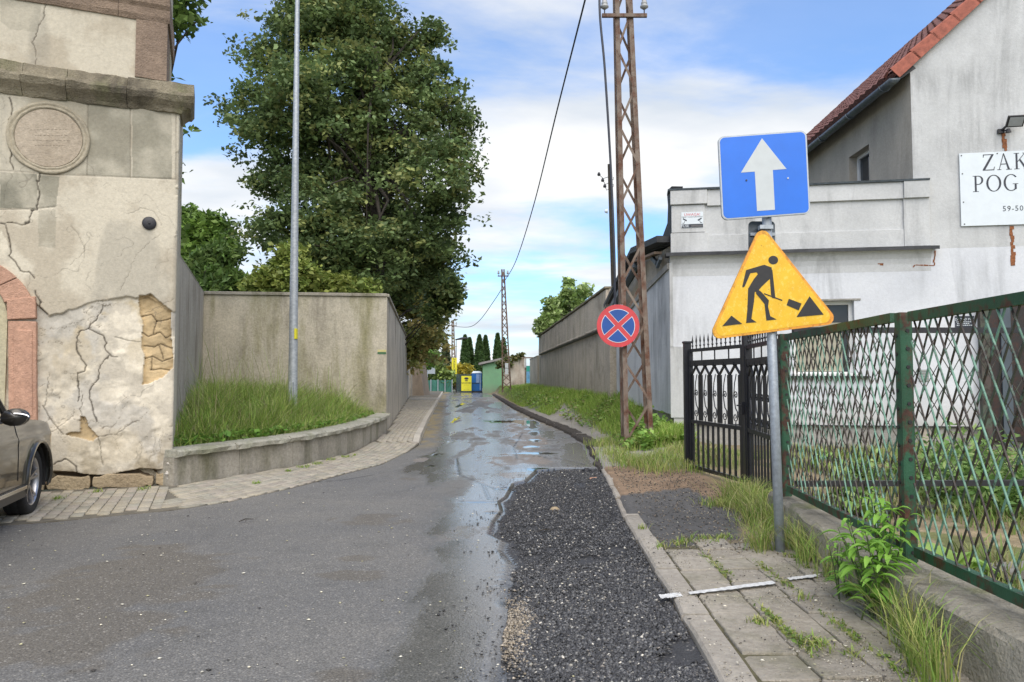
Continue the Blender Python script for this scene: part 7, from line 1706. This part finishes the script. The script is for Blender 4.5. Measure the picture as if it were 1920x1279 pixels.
# yard growth seen through the fence
n = 26000; x = r.uniform(2.75, 10, n); y = r.uniform(3.5, 14.1, n); yl = FP.o.y - .17 * (x - 3.2); k = (y < yl - .1) & (fbm(x, y, .6, 3, 76) > .42) & ((y > 6.9) | (x > 2.6)); x, y = x[k], y[k]
blades('yard_grass', np.stack([x, y, H(x, y) - .02], 1), np.full(len(x), .22) * (.5 + fbm(x, y, 1, 3, 77)), .014, [(.20, .29, .08), (.28, .31, .11), (.36, .33, .17), (.16, .25, .05)], 12, .6)
bushes = [(1620, 860, 9.5, .5), (1700, 850, 10, .4), (1760, 845, 9, .8), (1800, 835, 9.5, .9), (1840, 845, 8.5, .9), (1880, 850, 8, .9), (1905, 870, 7.5, .8), (1600, 900, 8, .35), (1545, 850, 11.5, .3), (1780, 880, 8, .6), (1860, 890, 7.4, .5)]
for k_, (px_, py_, Y_, s_) in enumerate(bushes):
    c = P(px_, py_, Y_); m_ = int(600 * s_ + 120); rr = np.random.default_rng(200 + k_); q = np.stack([c.x + rr.normal(0, .28 * s_, m_), Y_ + rr.normal(0, .25 * s_, m_), np.abs(rr.normal(.25 * s_, .24 * s_, m_)) + .02], 1)
    if k_ == 0: acc = [q]
    else: acc.append(q)
leafy('yard_weeds', np.concatenate(acc), .048, [(.20, .33, .09), (.26, .40, .12), (.15, .27, .07), (.32, .42, .15)], 13, aspect=2.4, up=.5)
# big-leaved burdock low in the yard
def burdock(px_, py_, Y_, s_, seed):
    rr = random.Random(seed); c = P(px_, py_, Y_); c.z = max(.03, c.z)
    t = thing('burdock', '', 'plant', (c.x, c.y, .03), 'broad leaved weeds in the yard')
    for k_ in range(9):
        a = rr.uniform(0, 6.28); l_ = s_ * rr.uniform(.6, 1.1); h_ = rr.uniform(.12, .32) * s_ * 2; b0 = Vector((c.x, c.y, .03)); d = Vector((math.cos(a), math.sin(a), 0)); sd = Vector((-d.y, d.x, 0))
        pts = []
        for i in range(6):
            f = i / 5; ctr = b0 + d * (l_ * (.25 + .75 * f)) + Vector((0, 0, h_ * math.sin(.5 + 2.1 * f))); w_ = l_ * .42 * math.sin(math.pi * (.12 + .86 * f)) ** .7; pts += [tuple(ctr - sd * w_ + Vector((0, 0, .03))), tuple(ctr), tuple(ctr + sd * w_ + Vector((0, 0, .03)))]
        fs = []
        for i in range(5): a_ = 3 * i; fs += [(a_, a_ + 1, a_ + 4, a_ + 3), (a_ + 1, a_ + 2, a_ + 5, a_ + 4)]
        col = np.array(rr.choice([(.26, .42, .09), (.32, .48, .12), (.20, .34, .08)])); np_mesh('leaf', np.array(pts), np.array(fs), M['leaf'], t, np.tile(col, (18, 1)), True)
    adopt(t); return t
bl_ = ['broad leaved weed low behind the first fence panel', 'broad leaved weed at the foot of the middle fence post', 'broad leaved weed nearest the camera behind the second fence panel', 'small broad leaved weed at the bottom of the fence far end', 'broad leaved weed in the dry yard grass by the dark yard rail', 'broad leaved plant at the annex plinth beside the black gate post']
for i, (a, b_, Y_, s_) in enumerate(((1590, 960, 6.1, .28), (1650, 1010, 5.2, .26), (1760, 1010, 5.0, .34), (1550, 990, 6.2, .2), (1620, 930, 7.2, .3), (1262, 815, 13.6, .34))):
    t = burdock(a, b_, Y_, s_, 300 + i); t['label'] = bl_[i]
# planks / pale debris in the yard
for i, (a, b_, y0, y1) in enumerate(((3.3, 4.6, 5.0, 5.25), (2.9, 4.9, 7.3, 7.45))):
    pk = thing('old_board', ['grey old board lying in the yard beyond the second fence panel', 'dark old beam lying across the yard near the crossed bar fence'][i], 'board', ((a + b_) / 2, (y0 + y1) / 2, .05)); mb = MB(); mb.hexa([(a, y0, .05), (b_, y0 + .3, .05), (b_, y1 + .3, .05), (a, y1, .05), (a, y0, .10), (b_, y0 + .3, .10), (b_, y1 + .3, .10), (a, y1, .10)]); mb.build('plank', m_plain('grey board', (.22, .21, .19) if i == 0 else (.05, .045, .04), .9, 0, .3, 8), pk); adopt(pk)
# leafy plant at the plinth foot: stems with separate leaves
def stem_plant(x, y, z, h, nst, label, seed, spread=.16, leaf=.11, group=None):
    rr = random.Random(seed); t = thing('leafy_plant', label, 'plant', (x, y, z), group)
    for s_ in range(nst):
        a = rr.uniform(0, 6.28); ln = rr.uniform(.2, 1) * spread; hh__ = h * rr.uniform(.6, 1.1); b0 = Vector((x + rr.uniform(-.06, .06), y + rr.uniform(-.1, .1), z)); tp__ = b0 + Vector((math.cos(a) * ln, math.sin(a) * ln, hh__)); md = b0.lerp(tp__, .5) + Vector((0, 0, .04))
        mb = MB(); mb.tube([b0, md, tp__], [.005, .004, .002], 5); mb.build('stem', M['stem'], t)
        nl_ = int(hh__ / .038)
        for i in range(nl_):
            f = .15 + .85 * i / (nl_ - 1); c = b0.lerp(md, f * 2) if f < .5 else md.lerp(tp__, (f - .5) * 2); b1 = i * 2.4 + rr.uniform(-.3, .3); L_ = leaf * rr.uniform(.7, 1.15) * (1.1 - .45 * f); d = Vector((math.cos(b1), math.sin(b1), 0)); sd = Vector((-d.y, d.x, 0)); pts = []
            for k_ in range(5):
                g_ = k_ / 4; ctr = c + d * (L_ * g_) + Vector((0, 0, L_ * (.55 * g_ - .75 * g_ * g_))); w_ = L_ * .15 * math.sin(math.pi * (.04 + .94 * g_)) ** .8; pts += [tuple(ctr - sd * w_ + Vector((0, 0, w_ * .5))), tuple(ctr), tuple(ctr + sd * w_ + Vector((0, 0, w_ * .5)))]
            fs = []
            for k_ in range(4): a_ = 3 * k_; fs += [(a_, a_ + 1, a_ + 4, a_ + 3), (a_ + 1, a_ + 2, a_ + 5, a_ + 4)]
            col = np.array(rr.choice([(.24, .46, .07), (.30, .54, .09), (.19, .38, .06)])); np_mesh('leaf', np.array(pts), np.array(fs), M['leaf'], t, np.tile(col, (15, 1)), True)
    adopt(t); return t
for px_, py_, ph_, pn_, lb_, sd_, spr_, lf_ in ((1632, 1160, .52, 9, 'bright green leafy weed growing up against the mossy plinth', 401, .20, .15), (1668, 1150, .66, 8, 'taller leafy weed leaning over the plinth at the middle fence post', 402, .16, .15), (1585, 1120, .30, 6, 'low leafy weed at the plinth foot nearer the sign post', 403, .14, .11)):
    c = G(px_, py_, .1); stem_plant(c.x, c.y, .09, ph_, pn_, lb_, sd_, spr_, lf_)
# twig, bark scraps on the road
def twig(px_, py_, l_, label, z=.015):
    c = G(px_, py_); c.z = z; t = thing('twig', label, 'twig', tuple(c)); mb = MB(); a = rnd.uniform(0, 3.1); d = Vector((math.cos(a), math.sin(a), 0))
    mb.tube([c - d * l_, c + Vector((0, 0, .02)), c + d * l_ + Vector((.01, .02, .01))], [.004, .006, .002], 5); mb.tube([c, c + Vector((d.y, -d.x, .3)) * l_ * .8], [.004, .001], 5); mb.build('stick', M['bark'], t); adopt(t)
twig(460, 980, .06, 'small broken twig lying alone on the dry asphalt'); twig(1110, 1150 - 200, .10, 'thin twig on the black gravel by the kerb'); twig(1020, 1000, .07, 'pale bark scrap among the black gravel')
st = thing('brick_piece', 'reddish broken brick piece at the top of the black gravel by the kerb', 'brick', tuple(G(1112, 902))); mb = MB(); c = G(1112, 902); mb.hexa([(c.x - .06, c.y - .04, -.01), (c.x + .06, c.y - .05, -.01), (c.x + .05, c.y + .04, -.01), (c.x - .05, c.y + .05, -.01), (c.x - .05, c.y - .03, .05), (c.x + .05, c.y - .04, .06), (c.x + .04, c.y + .03, .05), (c.x - .04, c.y + .03, .04)]); mb.build('lump', M['sandstone'], st, bevel=.008); adopt(st)
for i, (a, b_, s_) in enumerate(((1100, 884, .06), (1088, 968, .035), (1040, 958, .05))):
    c = G(a, b_); st = thing('rubble_lump', ['dark asphalt lump at the far tip of the black gravel', 'small tan stone lying on the black gravel', 'pale crumbling lump half sunk in the black gravel'][i], 'stone', tuple(c)); mb = MB(); n_ = 9
    for ring_z, rr_s in ((0, 1.), (.5, 1.05), (.9, .55)):
        pass
    vs = [(c.x + s_ * q * math.cos(t_) * rnd.uniform(.8, 1.2), c.y + s_ * q * math.sin(t_) * rnd.uniform(.8, 1.2), z_ * s_ - .01) for q, z_ in ((1, 0), (1.05, .5), (.55, 1.)) for t_ in [2 * math.pi * k_ / n_ for k_ in range(n_)]]
    fs = [(k_ + j_ * n_, (k_ + 1) % n_ + j_ * n_, (k_ + 1) % n_ + (j_ + 1) * n_, k_ + (j_ + 1) * n_) for j_ in (0, 1) for k_ in range(n_)] + [tuple(range(2 * n_, 3 * n_))]
    mb.add(vs, fs); mb.build('lump', [M['picto'], M['rubble'], M['rubble']][i], st); adopt(st)
